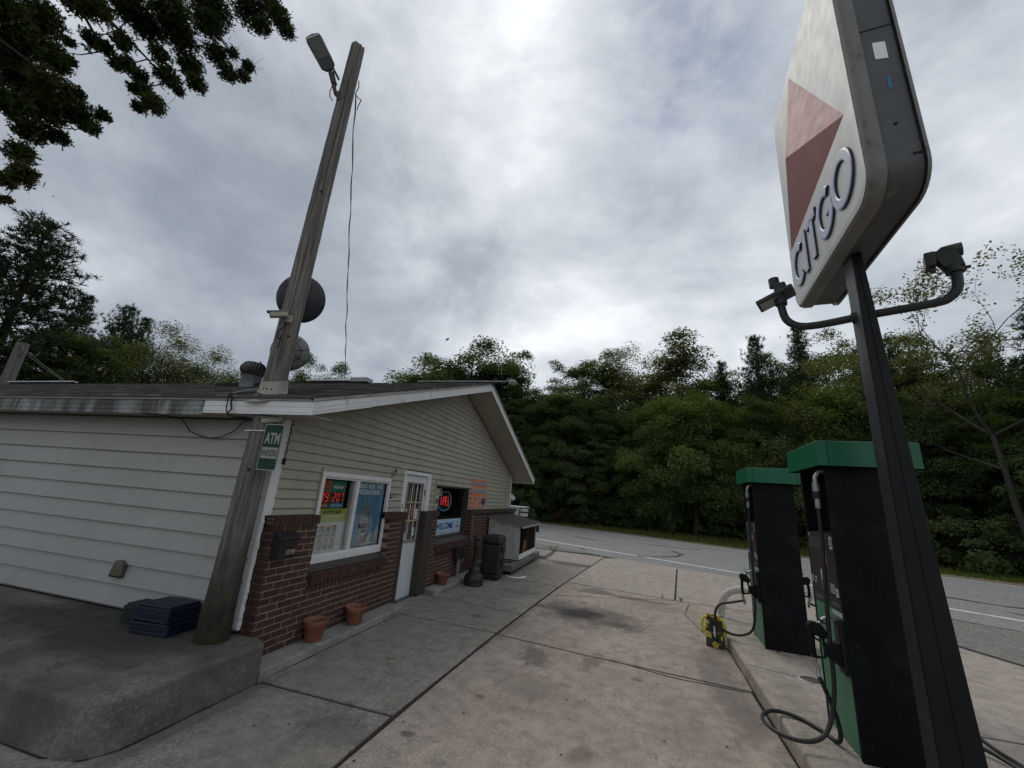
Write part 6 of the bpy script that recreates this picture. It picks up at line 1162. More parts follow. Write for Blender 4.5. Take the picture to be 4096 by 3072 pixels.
# left: flat LED head, seen edge on
fl_ = thing('flood_light', 'flat dark LED flood light on the left end of the sign arm', 'flood light', tuple(ar(-.53, 3.64)), 'flood lights on the sign arm')
MB().tube([ar(-.527, 3.60), ar(-.525, 3.74)], .047, 14).build('socket', M_ARM, fl_); MB().obox(ar(-.515, 3.75), AE*.045, AN*.05, Vector((0, 0, .055))).build('knuckle', M_ARM, fl_, bevel=.012) if False else None
kk = MB().obox(ar(-.52, 3.755), AE*.045, AN*.05, Vector((0, 0, .05))).build('knuckle', M_ARM, fl_, bevel=.014); MB().tube([ar(-.56, 3.79), ar(-.565, 3.87)], .042, 14).build('photocell', M_LAMP, fl_)
hx1 = (AE*.95+Vector((0, 0, .34))).normalized(); hx2 = AN; hx3 = hx1.cross(hx2)
MB().obox(ar(-.565, 3.685, .02), hx1*.15, hx2*.10, hx3*.02).build('housing', M_LAMP, fl_, bevel=.01); MB().obox(ar(-.565, 3.685, .02)-hx1*.045-hx3*.0215*(1 if hx3.z > 0 else -1), hx1*.085, hx2*.08, hx3*.0015).build('lens', mat('lamp_lens', (.34, .34, .29), (.28, .28, .24), .3, 9), fl_)
# right: bulky twin head
fr_ = thing('flood_light', 'bulky dark flood light head on the right end of the sign arm', 'flood light', tuple(ar(.523, 3.60)), 'flood lights on the sign arm')
MB().tube([ar(.523, 3.56), ar(.522, 3.62)], [.052, .05], 14).build('socket', M_ARM, fr_); MB().tube([ar(.465, 3.60), ar(.60, 3.585)], .012, 8).build('clamp_bolt', M_ARM, fr_)
MB().prism([ar(.47, 3.60, -.045), ar(.575, 3.585, -.045), ar(.565, 3.66, -.045), ar(.53, 3.745, -.045), ar(.43, 3.745, -.045), ar(.435, 3.68, -.045)], AN*.09).build('yoke', M_ARM, fr_, bevel=.008)
MB().obox(ar(.41, 3.685, .0), AE*.028, AN*.065, Vector((0, 0, .055))).build('lamp_face', M_LAMP, fr_, bevel=.008); MB().lathe([(0, -.06), (.03, -.058), (.045, -.04), (.048, .0), (.048, .06), (0, .065)], ar(.52, 3.735), 18, ax=tuple(AE)).build('lamp_barrel', M_ARM, fr_); MB().obox(ar(.415, 3.625), AE*.012, AN*.03, Vector((0, 0, .018))).build('catch', M_ARM, fr_)
# hose lying beyond the post at the right edge
tag(MB().tube(tube_smooth([(2.30, 3.9, .17), (2.75, 4.35, .18), (2.98, 4.75, .07), (3.02, 5.05, .04), (2.9, 5.3, .12), (2.6, 5.2, .17)], 6), .0155, 10).build('loose_hose', M_RUB), 'black hose lying over the island edge right of the sign post', 'hose')
# ------------------------------------------------------------------ vegetation
def leafmat(name, stops, trans=.35, rough=.8):
    m, t, b = newmat(name); at_ = nd(t, 'ShaderNodeAttribute'); at_.attribute_name = 'tint'; gi = nd(t, 'ShaderNodeNewGeometry'); oi = nd(t, 'ShaderNodeObjectInfo')
    f = mth(t, 'ADD', mth(t, 'MULTIPLY', at_.outputs['Fac'], .62), mth(t, 'MULTIPLY', gi.outputs['Random Per Island'], .22)); f = mth(t, 'ADD', f, mth(t, 'MULTIPLY', oi.outputs['Random'], .16))
    col = ramp(t, f, stops); t.links.new(col, b.inputs['Base Color']); b.inputs['Roughness'].default_value = rough; b.inputs['Specular IOR Level'].default_value = .06
    tl = nd(t, 'ShaderNodeBsdfTranslucent'); sc = nd(t, 'ShaderNodeVectorMath', operation='MULTIPLY'); t.links.new(col, sc.inputs[0]); sc.inputs[1].default_value = (1.3, 1.4, .6); t.links.new(sc.outputs[0], tl.inputs[0])
    mx = nd(t, 'ShaderNodeMixShader'); mx.inputs[0].default_value = trans; o = t.nodes['Material Output']; t.links.new(b.outputs[0], mx.inputs[1]); t.links.new(tl.outputs[0], mx.inputs[2]); t.links.new(mx.outputs[0], o.inputs[0]); return m
LM = {'green': leafmat('leaf_green', [(0.0, (0.0473, 0.0727, 0.0291)), (0.5, (0.081, 0.1213, 0.0459)), (1.0, (0.1434, 0.186, 0.0668))]),
      'olive': leafmat('leaf_olive', [(0.0, (0.0653, 0.0806, 0.0323)), (0.5, (0.116, 0.1321, 0.0538)), (1.0, (0.1957, 0.1946, 0.0896))]),
      'yellow': leafmat('leaf_yellowgreen', [(0.0, (0.0644, 0.097, 0.0326)), (0.5, (0.1096, 0.1595, 0.049)), (1.0, (0.1933, 0.2288, 0.0776))]),
      'dark': leafmat('leaf_dark', [(0.0, (0.0418, 0.0697, 0.0279)), (0.5, (0.0743, 0.116, 0.0418)), (1.0, (0.1345, 0.1809, 0.0603))]),
      'needle': leafmat('needle_green', [(0.0, (0.0209, 0.0389, 0.0209)), (0.5, (0.0359, 0.0598, 0.0299)), (1.0, (0.0628, 0.0897, 0.0419))], .12),
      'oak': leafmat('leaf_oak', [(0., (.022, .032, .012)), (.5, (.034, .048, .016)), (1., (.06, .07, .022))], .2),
      'rust': leafmat('leaf_rust', [(0., (.06, .05, .02)), (.5, (.10, .075, .03)), (1., (.14, .10, .045))])}
M_BARK = mat('grey_bark', (.055, .047, .040), (.033, .028, .024), .95, 9, .8, 30, stretch=(1, 1, .25)); M_BARKP = mat('pine_bark', (.075, .055, .043), (.045, .034, .028), .95, 9, .8, 30, stretch=(1, 1, .3))
def fast(name, V, Q, mt, tint=None, k=4, smooth=False):
    me = bpy.data.meshes.new(name); V = np.asarray(V, np.float32); Q = np.asarray(Q, np.int32); me.vertices.add(len(V)); me.vertices.foreach_set('co', V.ravel()); me.loops.add(Q.size); me.loops.foreach_set('vertex_index', Q.ravel()); me.polygons.add(len(Q)); me.polygons.foreach_set('loop_start', np.arange(0, Q.size, k, dtype=np.int32))
    try: me.polygons.foreach_set('loop_total', np.full(len(Q), k, np.int32))
    except Exception: pass
    if tint is not None:
        at_ = me.attributes.new('tint', 'FLOAT', 'POINT'); at_.data.foreach_set('value', np.asarray(tint, np.float32))
    me.materials.append(mt); me.update(calc_edges=True); me.validate(); return me
def nrm(a): return a/np.maximum(1e-6, np.linalg.norm(a, axis=1, keepdims=True))
def leaf_quads(rng, C, up, size, aspect=.55):
    n = len(C); N = nrm(up + rng.normal(0, .55, (n, 3))); A = nrm(np.cross(N, rng.normal(0, 1, (n, 3)))); B = np.cross(N, A); s = size*rng.uniform(.65, 1.35, (n, 1))
    V = np.stack([C-A*s*.5, C+B*s*aspect*.5+A*s*.05, C+A*s*.5-N*s*.08, C-B*s*aspect*.5+A*s*.05], 1).reshape(-1, 3); return V, np.arange(4*n).reshape(n, 4)
def limbs(mb, rng, base, top, crown_pts, r0, nl):
    base = Vector(base); top = Vector(top); path = [base.lerp(top, q)+Vector((rng.normal(0, .12), rng.normal(0, .12), 0))*(q*(1-q)*4) for q in np.linspace(0, 1, 9)]; mb.tube(path, [r0*(1-.88*q) for q in np.linspace(0, 1, 9)], 9)
    idx = rng.choice(len(crown_pts), min(nl, len(crown_pts)), replace=False)
    for i in idx:
        e = Vector(crown_pts[i]); q = min(.92, max(.18, (e.z-base.z)/(top.z-base.z)*.78)); s = path[int(q*8)]; m = s.lerp(e, .5)+Vector((0, 0, -.05*(e-s).length+.1)); rr = r0*(1-.85*q)*.45; mb.tube([s, m, e], [rr, rr*.6, rr*.15], 6, cap=False)
def broadleaf(seed, H, R, z0, ncl, lsz, dens, flat=.45, shape=1.0):
    rng = np.random.default_rng(seed); zc = (H+z0)/2; hz_ = (H-z0)/2; d = nrm(rng.normal(0, 1, (ncl, 3))); r = rng.uniform(.45, 1., (ncl, 1))**.6
    lump = 1+.22*np.sin(d[:, :1]*3+seed)*np.cos(d[:, 1:2]*4+seed*2)+.12*np.sin(d[:, 2:]*7+seed)
    P = d*r*lump; P[:, :2] *= R; P[:, 2] *= hz_; tz = np.clip((P[:, 2]/hz_+1)/2, 0, 1); P[:, :2] *= (1-.45*shape*tz**1.6)[:, None]; P[:, 2] += zc
    sz = rng.uniform(.55, 1.15, ncl)*R*.26; cnt = np.maximum(12, (dens*sz**2*2.2)).astype(int); own = np.repeat(np.arange(ncl), cnt); n = len(own)
    o = np.clip(rng.normal(0, .55, (n, 3)), -.95, .95); o[:, 2] *= flat; C = P[own]+o*sz[own][:, None]; C[:, 2] -= .30*(o[:, 0]**2+o[:, 1]**2)*sz[own]*.8
    out = nrm(P-np.array([0, 0, zc]))[own]; V, Q = leaf_quads(rng, C, np.array([0, 0, .9])+out*.55, lsz); tint = np.repeat(np.clip(rng.normal(.5, .22, ncl)[own]+rng.normal(0, .08, n), 0, 1), 4)
    mb = MB(); limbs(mb, rng, (0, 0, -.2), (rng.normal(0, .3), rng.normal(0, .3), H*.86), P, H*.017, 26); return V, Q, tint, mb
def pine(seed, H, R, z0, irregular=.3):
    rng = np.random.default_rng(seed); mb = MB(); mb.tube([(0, 0, -.2), (.08, .05, H*.5), (0, 0, H*.98)], [H*.018, H*.012, .02], 9); Cs = []; Ds = []; T = []; z = z0
    while z < H*.985:
        q = (z-z0)/(H-z0); Lm = R*((1-q)**.75)*(.55+.45*min(1, q*4+.35)); a0 = rng.uniform(0, 6.28); k = 5 if q < .85 else 4
        for j in range(k):
            L_ = Lm*rng.uniform(1-irregular*1.4, 1.12)+.12; a = a0+j*6.283/k+rng.normal(0, .25); up = .12+.45*q+rng.normal(0, .08); dv = np.array([math.cos(a), math.sin(a), up]); st = np.array([0, 0, z]); en = st+dv*L_; en[2] += .08*L_
            mid = (st+en)/2-np.array([0, 0, .04*L_]); mb.tube([st, mid, en], [.016+.02*(1-q), .012, .004], 5, cap=False); nt_ = max(3, int(L_*5.5)); tt = rng.random()
            for f in np.linspace(.28, 1.0, nt_):
                for w in range(2 if f < .9 else 1):
                    c = st+(en-st)*f+rng.normal(0, .10+.09*L_*(1-f)*.6+.05, 3)*np.array([1, 1, .45]); Cs.append(c); Ds.append(dv*.7+np.array([0, 0, .5])); T.append(tt)
        z += rng.uniform(.26, .42)*(1.25-.5*q)
    Cs = np.array(Cs); Ds = nrm(np.array(Ds)); T = np.array(T); m = 15; C = np.repeat(Cs, m, 0); D = nrm(np.repeat(Ds, m, 0)*.55+rng.normal(0, .6, (len(C), 3))); s = rng.uniform(.16, .30, (len(C), 1)); W = nrm(np.cross(D, rng.normal(0, 1, D.shape)))*.016
    V = np.stack([C-W, C+W, C+D*s+W*.5, C+D*s-W*.5], 1).reshape(-1, 3); return V, np.arange(len(V)).reshape(-1, 4), np.repeat(np.clip(np.repeat(T, m)+rng.normal(0, .1, len(C)), 0, 1), 4), mb
def bare_tree(seed, H):
    rng = np.random.default_rng(seed); mb = MB(); tips = []
    def grow(p, d, L_, r, lev):
        n = 4; path = [Vector(p)]; dd = Vector(d)
        for i in range(n): dd = (dd+Vector(rng.normal(0, .04 if lev == 0 else .15, 3))+Vector((0, 0, .04))).normalized(); path.append(path[-1]+dd*L_/n)
        mb.tube(path, [r*(1-.45*i/n) for i in range(n+1)], 7 if lev < 2 else 5, cap=False)
        if lev >= 3: tips.extend([tuple(path[-1]), tuple(path[2]), tuple(path[3])])
        if lev < 5:
            for k in range(4 if lev < 2 else 3 if lev < 4 else 2):
                a = rng.uniform(0, 6.28); o_ = dd.orthogonal().normalized(); o2 = dd.cross(o_); nd_ = (dd*.75+(o_*math.cos(a)+o2*math.sin(a))*rng.uniform(.5, .95)).normalized(); nd_.z = max(nd_.z, -.05+.1*rng.random()); s = path[-1] if k else path[3]; grow(s, nd_.normalized(), L_*(rng.uniform(.42, .55) if lev == 0 else rng.uniform(.55, .78)), r*.46, lev+1)
    grow((0, 0, -.2), (0.02, 0, 1), H*.60, H*.013, 0); T = np.array(tips); own = np.repeat(np.arange(len(T)), 13); C = T[own]+rng.normal(0, .2, (len(own), 3)); V, Q = leaf_quads(rng, C, np.array([[0, 0, .7]]), .17); return V, Q, np.repeat(rng.uniform(.2, .9, len(own)), 4), mb
VAR = {}; HT = {}
def variant(key, data, lm, bark=None):
    V, Q, ti, mb = data; VAR[key] = (fast('crown', V, Q, LM[lm], ti), mb.mesh('trunk', bark or M_BARK)); HT[key] = float(np.percentile(V[:, 2], 99.7))
variant('b1', broadleaf(1, 13, 4.2, 1.6, 120, 0.18, 247), 'green'); variant('b2', broadleaf(2, 13, 3.6, 1.2, 110, 0.16, 264, .4), 'dark'); variant('b3', broadleaf(3, 12, 4.6, 1.0, 130, 0.17, 222, .5), 'yellow'); variant('b4', broadleaf(4, 13, 3.2, 2.0, 95, 0.16, 247, .35, 1.4), 'olive'); variant('b5', broadleaf(5, 13.5, 4.8, 2.5, 115, 0.20, 198, .55, .5), 'dark')
variant('b6', broadleaf(6, 11, 3.8, 1.0, 80, 0.14, 156, .5), 'olive'); variant('b7', broadleaf(7, 13, 3.0, .8, 100, 0.16, 280, .3, 1.3), 'green')
variant('p1', pine(11, 14, 3.4, 1.5), 'needle', M_BARKP); variant('p2', pine(12, 14, 2.6, 2.5, .5), 'needle', M_BARKP); variant('p3', pine(13, 13, 4.2, 1.0, .25), 'needle', M_BARKP); variant('bare', bare_tree(21, 14), 'olive')
variant('s1', broadleaf(31, 3.4, 1.9, .1, 46, .17, 260, .6, .4), 'green'); variant('s2', broadleaf(32, 3.0, 1.7, .1, 40, .16, 260, .6, .4), 'dark'); variant('s3', broadleaf(33, 2.6, 1.6, .05, 36, .15, 260, .5, .3), 'yellow'); variant('s4', broadleaf(34, 3.2, 1.7, .1, 36, .15, 200, .55, .4), 'rust')
def plant(key, x, y, h, lab, rz=0., name='broadleaf_tree', cat='tree', group=None, wide=1.0, z=-.05, H0=None):
    H0 = H0 or HT[key]; s = h/H0
    t = thing(name, lab, cat, (x, y, z), group); M = Matrix.Translation((x, y, z)) @ Matrix.Rotation(rz, 4, 'Z') @ Matrix.Diagonal((s*wide, s*wide, s, 1)); t.matrix_world = M
    for nm, me in zip(('crown', 'trunk'), VAR[key]): o = bpy.data.objects.new(nm, me); COL.objects.link(o); o.parent = t
    return t
def azp(az, D): return D*math.sin(R_(az)), D*math.cos(R_(az))
def zel(D, el): return 1.85+D*math.tan(R_(el))
rv = random.Random(77); ORD = ['first', 'second', 'third', 'fourth', 'fifth', 'sixth', 'seventh', 'eighth', 'ninth', 'tenth', 'eleventh', 'twelfth', 'thirteenth', 'fourteenth', 'fifteenth', 'sixteenth', 'seventeenth', 'eighteenth', 'nineteenth', 'twentieth', 'twenty-first', 'twenty-second']
# skyline trees across the road (azimuth, distance, top elevation, kind, width)
SKY = [(-27.0, 42, 18.4, 'b5', .95), (-22.6, 41, 20.4, 'b5', 1.15), (-17.6, 40, 18.9, 'b1', .9), (-13.9, 38, 20.1, 'b7', .9), (-9.6, 38, 18.7, 'b7', .95), (-5.2, 40, 19.3, 'b1', .9), (-1.6, 39, 20.2, 'b4', .95), (1.4, 43, 20.6, 'b6', .8), (4.4, 46, 20.4, 'b6', .7), (7.4, 39, 22.2, 'b4', 1.15),
       (10.2, 41, 17.6, 'b2', .9), (12.5, 41, 18.4, 'p2', .8), (14.3, 42, 17.2, 'b2', .9), (16.5, 38, 21.0, 'p1', .8), (18.6, 42, 18.8, 'b2', .8), (21.1, 38, 21.4, 'p2', .9), (23.6, 40, 19.9, 'b2', .85), (26.4, 41, 18.4, 'b4', .9), (29.2, 38, 18.7, 'p3', .7), (31.4, 36, 18.6, 'b4', .85), (34.3, 37, 15.8, 'b1', .9), (40.2, 33, 20.5, 'p3', 1.0)]
for i, (az, D, el, k, wd) in enumerate(SKY):
    x, y = azp(az, D); pn = k[0] == 'p'
    plant(k, x, y, zel(D, el), '%s %s rising above the wood across the road, %s from the left' % ('dark' if k in ('b2', 'b5') or pn else ('olive' if k in ('b4', 'b6') else 'green'), 'pine' if pn else 'broadleaf tree', ORD[i]), rv.uniform(0, 6.28), 'pine_tree' if pn else 'broadleaf_tree', 'tree', 'skyline trees across the road', wd*(D*math.tan(R_(el))+1.8 and 1.0))
# nearer edge trees, lower than the skyline
EDGE = [(-19.5, 36, 14.0, 'b2', .9), (-15.4, 36, 15.0, 'b7', .9), (-11.2, 36, 13.5, 'b1', .8), (-7.2, 35.5, 15.6, 'b2', 1.0), (-3.2, 35, 14.2, 'b7', 1.05), (.6, 35, 13.0, 'b2', .95), (4.4, 34, 13.6, 'b3', .95), (8.6, 33, 14.6, 'b3', 1.05), (12.8, 33, 13.0, 'b3', .9), (16.6, 33.5, 13.4, 'b1', .9), (20.2, 33, 15.0, 'b6', 1.1), (24.2, 33, 14.6, 'b3', .95), (28.0, 33, 13.6, 'b1', .95), (31.8, 33, 13.2, 'b7', 1.0), (36.4, 32, 12.6, 'b2', 1.0), (41.0, 31, 12.6, 'b1', 1.0), (45.5, 30, 13, 'b2', 1.)]
for i, (az, D, el, k, wd) in enumerate(EDGE):
    x, y = azp(az, D); plant(k, x, y, zel(D, el), '%s edge tree leafed to the ground along the road, %s from the left' % ({'b2': 'dark', 'b3': 'yellow green', 'b6': 'vine hung olive'}.get(k, 'green'), ORD[i]), rv.uniform(0, 6.28), 'broadleaf_tree', 'tree', 'edge trees across the road', wd)
# back fill rows
BACK = [(-31+i*3.3, 50+rv.uniform(-2, 3), 13.5+rv.uniform(-1, 2.0), ('b2', 'b5', 'p1', 'b1')[i % 4]) for i in range(22)]
for i, (az, D, el, k) in enumerate(BACK):
    x, y = azp(az, D); plant(k, x, y, zel(D, el), 'shadowed tree deep in the wood across the road, %s from the left' % ORD[i], rv.uniform(0, 6.28), 'pine_tree' if k[0] == 'p' else 'broadleaf_tree', 'tree', 'inner trees of the wood', 1.15)
for i in range(16):                      # the wood goes on along the road, out of the picture
    q = rp(22+i*4.2, 33+rv.uniform(0, 6)); k = ('b1', 'b2', 'b5', 'b3')[i % 4]
    plant(k, q.x, q.y, rv.uniform(11, 14), 'tree of the wood farther along the road beyond the right edge, %s along' % ORD[i], rv.uniform(0, 6.28), 'broadleaf_tree', 'tree', 'trees beyond the right edge', 1.3)
plant('bare', *azp(35.7, 29), zel(29, 22.3), 'sparse half bare tree leaning over the wood at the right edge', 1.2, 'sparse_tree', 'tree', None, 1.15)
# shrubs at the wood edge
r11 = random.Random(31)
for i in range(22):
    az = -13+i*2.55; D = 34.6-.04*max(0, az)**1.15+r11.uniform(-.8, .8); x, y = azp(az, D); k = ('s1', 's2', 's3', 's2', 's1', 's4')[r11.randrange(6)]
    plant(k, x, y, r11.uniform(1.6, 3.4), '%s shrub at the foot of the wood, %s from the left' % ({'s1': 'green', 's2': 'dark', 's3': 'yellow green', 's4': 'rusty'}[k], ORD[i]), r11.uniform(0, 6.28), 'shrub', 'shrub', 'shrubs along the wood edge', r11.uniform(.9, 1.4))
plant('s1', *azp(31.3, 29.5), 2.9, 'feathery grey green shrub nearest the road right of the sign post', .5, 'shrub', 'shrub', None, 1.1); plant('s2', *azp(34.2, 30), 2.4, 'rounded dark shrub right of the feathery shrub', .9, 'shrub', 'shrub', None, 1.3)
# trees behind the store on the left
LEFT = [('p3', -68.9, 30, 21.2, 1.15, 'big dark pine towering behind the store at the left edge'), ('p1', -72.5, 31, 18.5, 1.1, 'second dark pine cut by the left edge of the picture'), ('p1', -64.8, 33, 15.8, .9, 'pine right of the tall pine behind the store'), ('p3', -61.6, 36, 15.9, .75, 'bushy pine tip showing over the olive trees behind the store'), ('p1', -60.0, 38, 15.2, .7, 'small pine right of the bushy pine tip'),
        ('b1', -65.0, 30, 12.4, .85, 'green broadleaf tree below the tall pine behind the store'), ('b2', -62.8, 31, 12.6, .95, 'dark broadleaf tree behind the store roof left of the olive trees'), ('b6', -58.5, 31, 15.0, .9, 'loose olive tree behind the roof, leftmost of the olive group'), ('b6', -55.0, 31, 14.2, .95, 'loose olive tree behind the roof, middle of the olive group'), ('b6', -51.8, 32, 13.9, .95, 'loose olive tree behind the roof nearest the wooden pole'), ('b6', -48.6, 33, 12.6, .8, 'low olive tree behind the roof vent'),
        ('b1', -73.0, 29, 15.0, .75, 'green broadleaf tree with yellowish tips at the left edge'), ('b5', -42.7, 38, 15.2, .62, 'dark round tree showing over the roof right of the dishes'), ('b5', -39.6, 38, 15.3, .62, 'second dark round tree over the roof where the wire ends'), ('b2', -45.0, 38, 13.4, .6, 'small dark tree over the roof just right of the dishes'), ('b2', -75, 28, 16, 1., 'dark tree beyond the left edge behind the pines')]
for k, az, D, el, wd, lab in LEFT:
    x, y = azp(az, D); pn = k[0] == 'p'; plant(k, x, y, zel(D, el), lab, rv.uniform(0, 6.28), 'pine_tree' if pn else 'broadleaf_tree', 'tree', 'trees behind the store', wd)
# dense undergrowth in the wood (one mass)
rng = np.random.default_rng(99); n = 52000; az = np.radians(rng.uniform(-34, 52, n)); D = rng.uniform(36, 47, n); C = np.stack([D*np.sin(az), D*np.cos(az), np.abs(rng.normal(0, 3.2, n))], 1); C[:, 2] *= 1+.3*np.sin(az*40)
V, Q = leaf_quads(rng, C, np.array([[0, -.3, .7]]), .42, .7); und = link('woodland_undergrowth', fast('woodland_undergrowth', V, Q, LM['green'], np.repeat(rng.random(n), 4))); tag(und, 'dark tangled undergrowth filling the wood across the road', 'undergrowth', kind='stuff')
rng = np.random.default_rng(98); n = 16000; az = np.radians(rng.uniform(-80, -46, n)); D = rng.uniform(33, 40, n); C = np.stack([D*np.sin(az), D*np.cos(az), np.abs(rng.normal(0, 2.6, n))], 1); V, Q = leaf_quads(rng, C, np.array([[0, -.3, .7]]), .42, .7); u2 = link('hedge_undergrowth', fast('hedge_undergrowth', V, Q, LM['dark'], np.repeat(rng.random(n), 4))); tag(u2, 'dark undergrowth below the trees behind the store', 'undergrowth', kind='stuff')
# roadside grass
rng = np.random.default_rng(5); n = 46000; t_ = rng.uniform(-32, 34, n); off = rng.random(n)**1.3*8.2; base = np.array([far_n(t)+1.35-max(0, min(1, (t-6)/10))*.75 for t in t_])+off
C = np.stack([t_*RD.x+base*RN.x, t_*RD.y+base*RN.y, np.full(n, -.06)], 1); h = rng.uniform(.08, .32, (n, 1))*(.6+.12*off[:, None]); D_ = nrm(rng.normal(0, .35, (n, 3))+np.array([0, 0, 1])); W = nrm(np.cross(D_, rng.normal(0, 1, (n, 3))))*.022
V = np.stack([C-W, C+W, C+D_*h+W*.2, C+D_*h-W*.2], 1).reshape(-1, 3); LM['grass'] = leafmat('grass_blade', [(0., (.065, .09, .024)), (.5, (.11, .145, .036)), (1., (.20, .20, .08))]); g = link('roadside_grass', fast('roadside_grass', V, np.arange(4*n).reshape(-1, 4), LM['grass'], np.repeat(rng.random(n), 4))); tag(g, 'rough green grass verge along the far side of the road', 'grass', kind='stuff')
# fallen leaves and grit on the concrete
rng = np.random.default_rng(8); n = 170; C = np.stack([rng.uniform(-3.1, 1.1, n), 2.3+rng.random(n)**1.3*9, np.full(n, .006)], 1); m2 = 90; C2 = np.stack([np.random.default_rng(9).uniform(-6.5, -3.4, m2), np.random.default_rng(10).uniform(2.35, 3.55, m2), np.full(m2, .331)], 1); C = np.concatenate([C, C2]); V, Q = leaf_quads(rng, C, np.array([[0, 0, 4.]]), .026); V[:, 2] = np.maximum(V[:, 2], np.where(V[:, 2] > .2, .328, .003)); fl = link('fallen_leaves', fast('fallen_leaves', V, Q, mat('dead_leaf', (.07, .045, .028), (.035, .026, .02), .9, 20), np.repeat(rng.random(len(C)), 4))); tag(fl, 'scattered small dead leaves and bits on the concrete', 'litter', kind='stuff')
# ------------------------------------------------------------------ overhanging oak, upper left
BOUGHS = [(-13.95,3.39,11.87,0.44), (-14.12,3.86,12.53,0.48), (-14.47,3.78,11.58,0.52), (-15.48,4.54,12.82,0.47), (-13.78,4.32,11.5,0.26), (-15.3,4.33,11.51,0.56), (-13.76,4.38,10.81,0.43), (-14.23,4.09,10.05,0.38), (-14.77,4.76,10.79,0.49), (-14.5,5.18,11.12,0.42), (-15.05,5.74,11.33,0.26), (-13.93,5.46,11.17,0.18), (-15.31,4.89,10.32,0.37), (-15.14,5.31,10.5,0.24), (-14.86,4.77,9.35,0.31), (-13.42,4.46,8.18,0.28), (-15.02,4.82,8.58,0.23), (-15.2,4.96,8.15,0.13), (-14.51,4.53,12.81,0.12), (-13.8,4.49,11.82,0.13), (-13.67,4.76,11.03,0.21), (-15.2,4.57,14.58,0.36), (-13.59,4.4,13.53,0.37), (-14.32,5.24,15.12,0.52), (-13.38,5.67,15.42,0.58), (-13.23,6.49,16.74,0.6), (-14.02,8.02,19.37,0.67), (-12.33,7.97,18.36,0.39), (-12.87,8.71,18.93,0.32), (-14.89,5.03,13.71,0.25), (-13.85,4.96,12.97,0.19), (-13.49,5.05,13.26,0.26), (-14.59,5.85,15.34,0.49), (-13.7,6.24,15.22,0.5), (-13.17,6.54,16.1,0.44), (-13.54,5.31,12.81,0.23), (-15.11,5.75,13.79,0.2), (-14.26,5.97,13.35,0.24), (-13.94,6.05,12.73,0.27), (-13.05,5.94,11.95,0.28), (-14.68,6.41,12.74,0.21), (-13.65,5.71,12.39,0.17), (-14.32,6.58,14.16,0.37), (-14.37,7.05,15.27,0.4), (-12.92,6.65,13.59,0.27), (-14.51,7.09,14.21,0.17), (-14.1,7.52,16.35,0.4), (-13.29,7.56,15.28,0.3), (-13.37,8.07,15.84,0.23), (-12.54,7.64,15.49,0.2), (-13.6,7.69,16.5,0.2), (-12.81,7.82,17.73,0.32), (-13.56,5.9,13.94,0.25), (-13.23,8.2,19.61,0.34)]   # leafy bough centres and radii (m)
rng = np.random.default_rng(44); PTS = []; CTR = []
for bx_, by_, bz_, rad in BOUGHS:
    c = Vector((bx_, by_, bz_)); CTR.append(c); nlf = int(4300*rad*rad)+70
    o = rng.normal(0, 1, (nlf, 3)); o = o/np.linalg.norm(o, axis=1, keepdims=True)*rng.random((nlf, 1))**.42*rad*(1+.18*rng.normal(0, 1, (nlf, 1))); o[:, 2] *= .85; PTS.append((np.array(c)+o, rng.random()))
OT = Vector((-15.5, -2.5, 0)); r12 = np.random.default_rng(45)   # unseen rest of the crown, spread wide to shade the platform
for i in range(95):
    a = r12.uniform(0, 6.28); rr = 8.5*math.sqrt(r12.random()); c = np.array([OT.x+1.5+rr*math.cos(a), OT.y+1+rr*math.sin(a), r12.uniform(8.5, 17.5)]); v = cam.matrix_world.inverted() @ Vector(c)
    if v.z < 0 and abs(v.x/v.z)*F_PX < 2200 and abs(v.y/v.z)*F_PX < 1750: continue
    nlf = 170; o = r12.normal(0, .8, (nlf, 3)); o[:, 2] *= .6; PTS.append((c+o, r12.random())); CTR.append(Vector(c))
C = np.concatenate([p for p, _ in PTS]); T = np.concatenate([np.full(len(p), t) for p, t in PTS]); n = len(C)
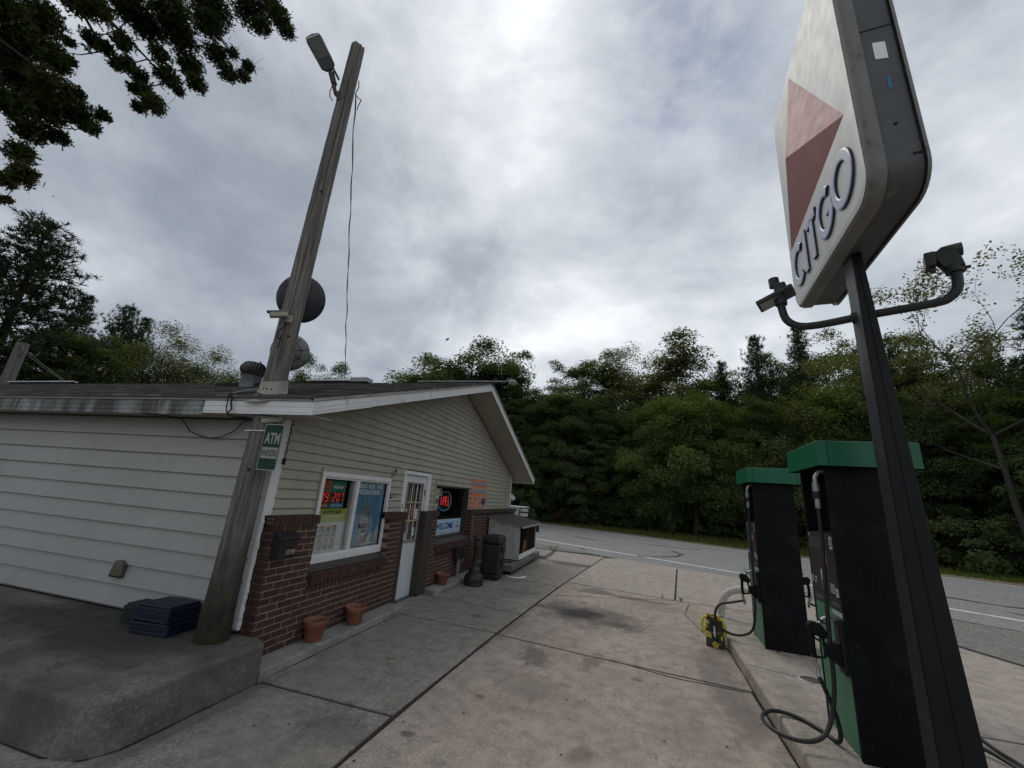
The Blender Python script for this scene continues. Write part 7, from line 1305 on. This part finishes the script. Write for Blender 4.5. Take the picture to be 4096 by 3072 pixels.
# lobed leaf outline
half = [(0, .0), (.12, .03), (.24, .16), (.30, .05), (.42, .07), (.56, .25), (.60, .07), (.72, .08), (.84, .20), (.87, .05), (1.0, .0)]
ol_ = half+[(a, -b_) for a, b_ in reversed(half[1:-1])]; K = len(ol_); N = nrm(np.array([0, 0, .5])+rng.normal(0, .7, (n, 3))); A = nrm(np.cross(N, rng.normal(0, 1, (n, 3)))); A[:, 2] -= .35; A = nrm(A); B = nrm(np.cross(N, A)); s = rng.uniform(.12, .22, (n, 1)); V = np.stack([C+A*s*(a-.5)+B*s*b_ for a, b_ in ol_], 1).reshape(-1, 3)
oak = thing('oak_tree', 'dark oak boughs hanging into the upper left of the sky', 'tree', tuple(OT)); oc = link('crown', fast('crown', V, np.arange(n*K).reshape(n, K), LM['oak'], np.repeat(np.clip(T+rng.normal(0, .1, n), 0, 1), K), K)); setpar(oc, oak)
mb = MB(); mb.tube([OT+Vector((0, 0, -.2)), OT+Vector((.2, .3, 4)), OT+Vector((.6, .8, 9)), OT+Vector((1.5, 1.5, 14))], [.55, .42, .32, .12], 14); hub = [OT+Vector((.3, .4, 6)), OT+Vector((.6, .8, 9)), OT+Vector((1.0, 1.1, 11.5)), OT+Vector((1.3, 1.4, 13))]
# main boughs reach out, twigs branch from the nearest bough
bough = []
for e in (Vector(CTR[6]), Vector(CTR[13]), Vector(CTR[24]), Vector(CTR[34]), Vector(CTR[27]), Vector(CTR[45]), Vector(CTR[38]), Vector(CTR[15])):
    s0_ = hub[1] if e.z < 12 else hub[2]; pth = [s0_.lerp(e, q)+Vector((0, 0, 1.1*math.sin(math.pi*q)))+Vector(rng.normal(0, .12, 3)) for q in np.linspace(0, 1, 10)]; mb.tube(pth, [.10*(1-.9*q)+.008 for q in np.linspace(0, 1, 10)], 8, cap=False); bough += pth[3:]
for c in CTR:
    b0 = min(bough+hub, key=lambda p: (p-c).length); m = b0.lerp(c, .55)+Vector(rng.normal(0, .08, 3)); mb.tube([b0, m, c], [.02, .014, .006], 5, cap=False)
    for q in range(4): e = c+Vector(rng.normal(0, .2, 3)); mb.tube([c.lerp(m, .3*rng.random()), c.lerp(e, .5)+Vector(rng.normal(0, .04, 3)), e], [.009, .006, .003], 4, cap=False)
mb.build('trunk', M_BARK, oak, fixn=False)
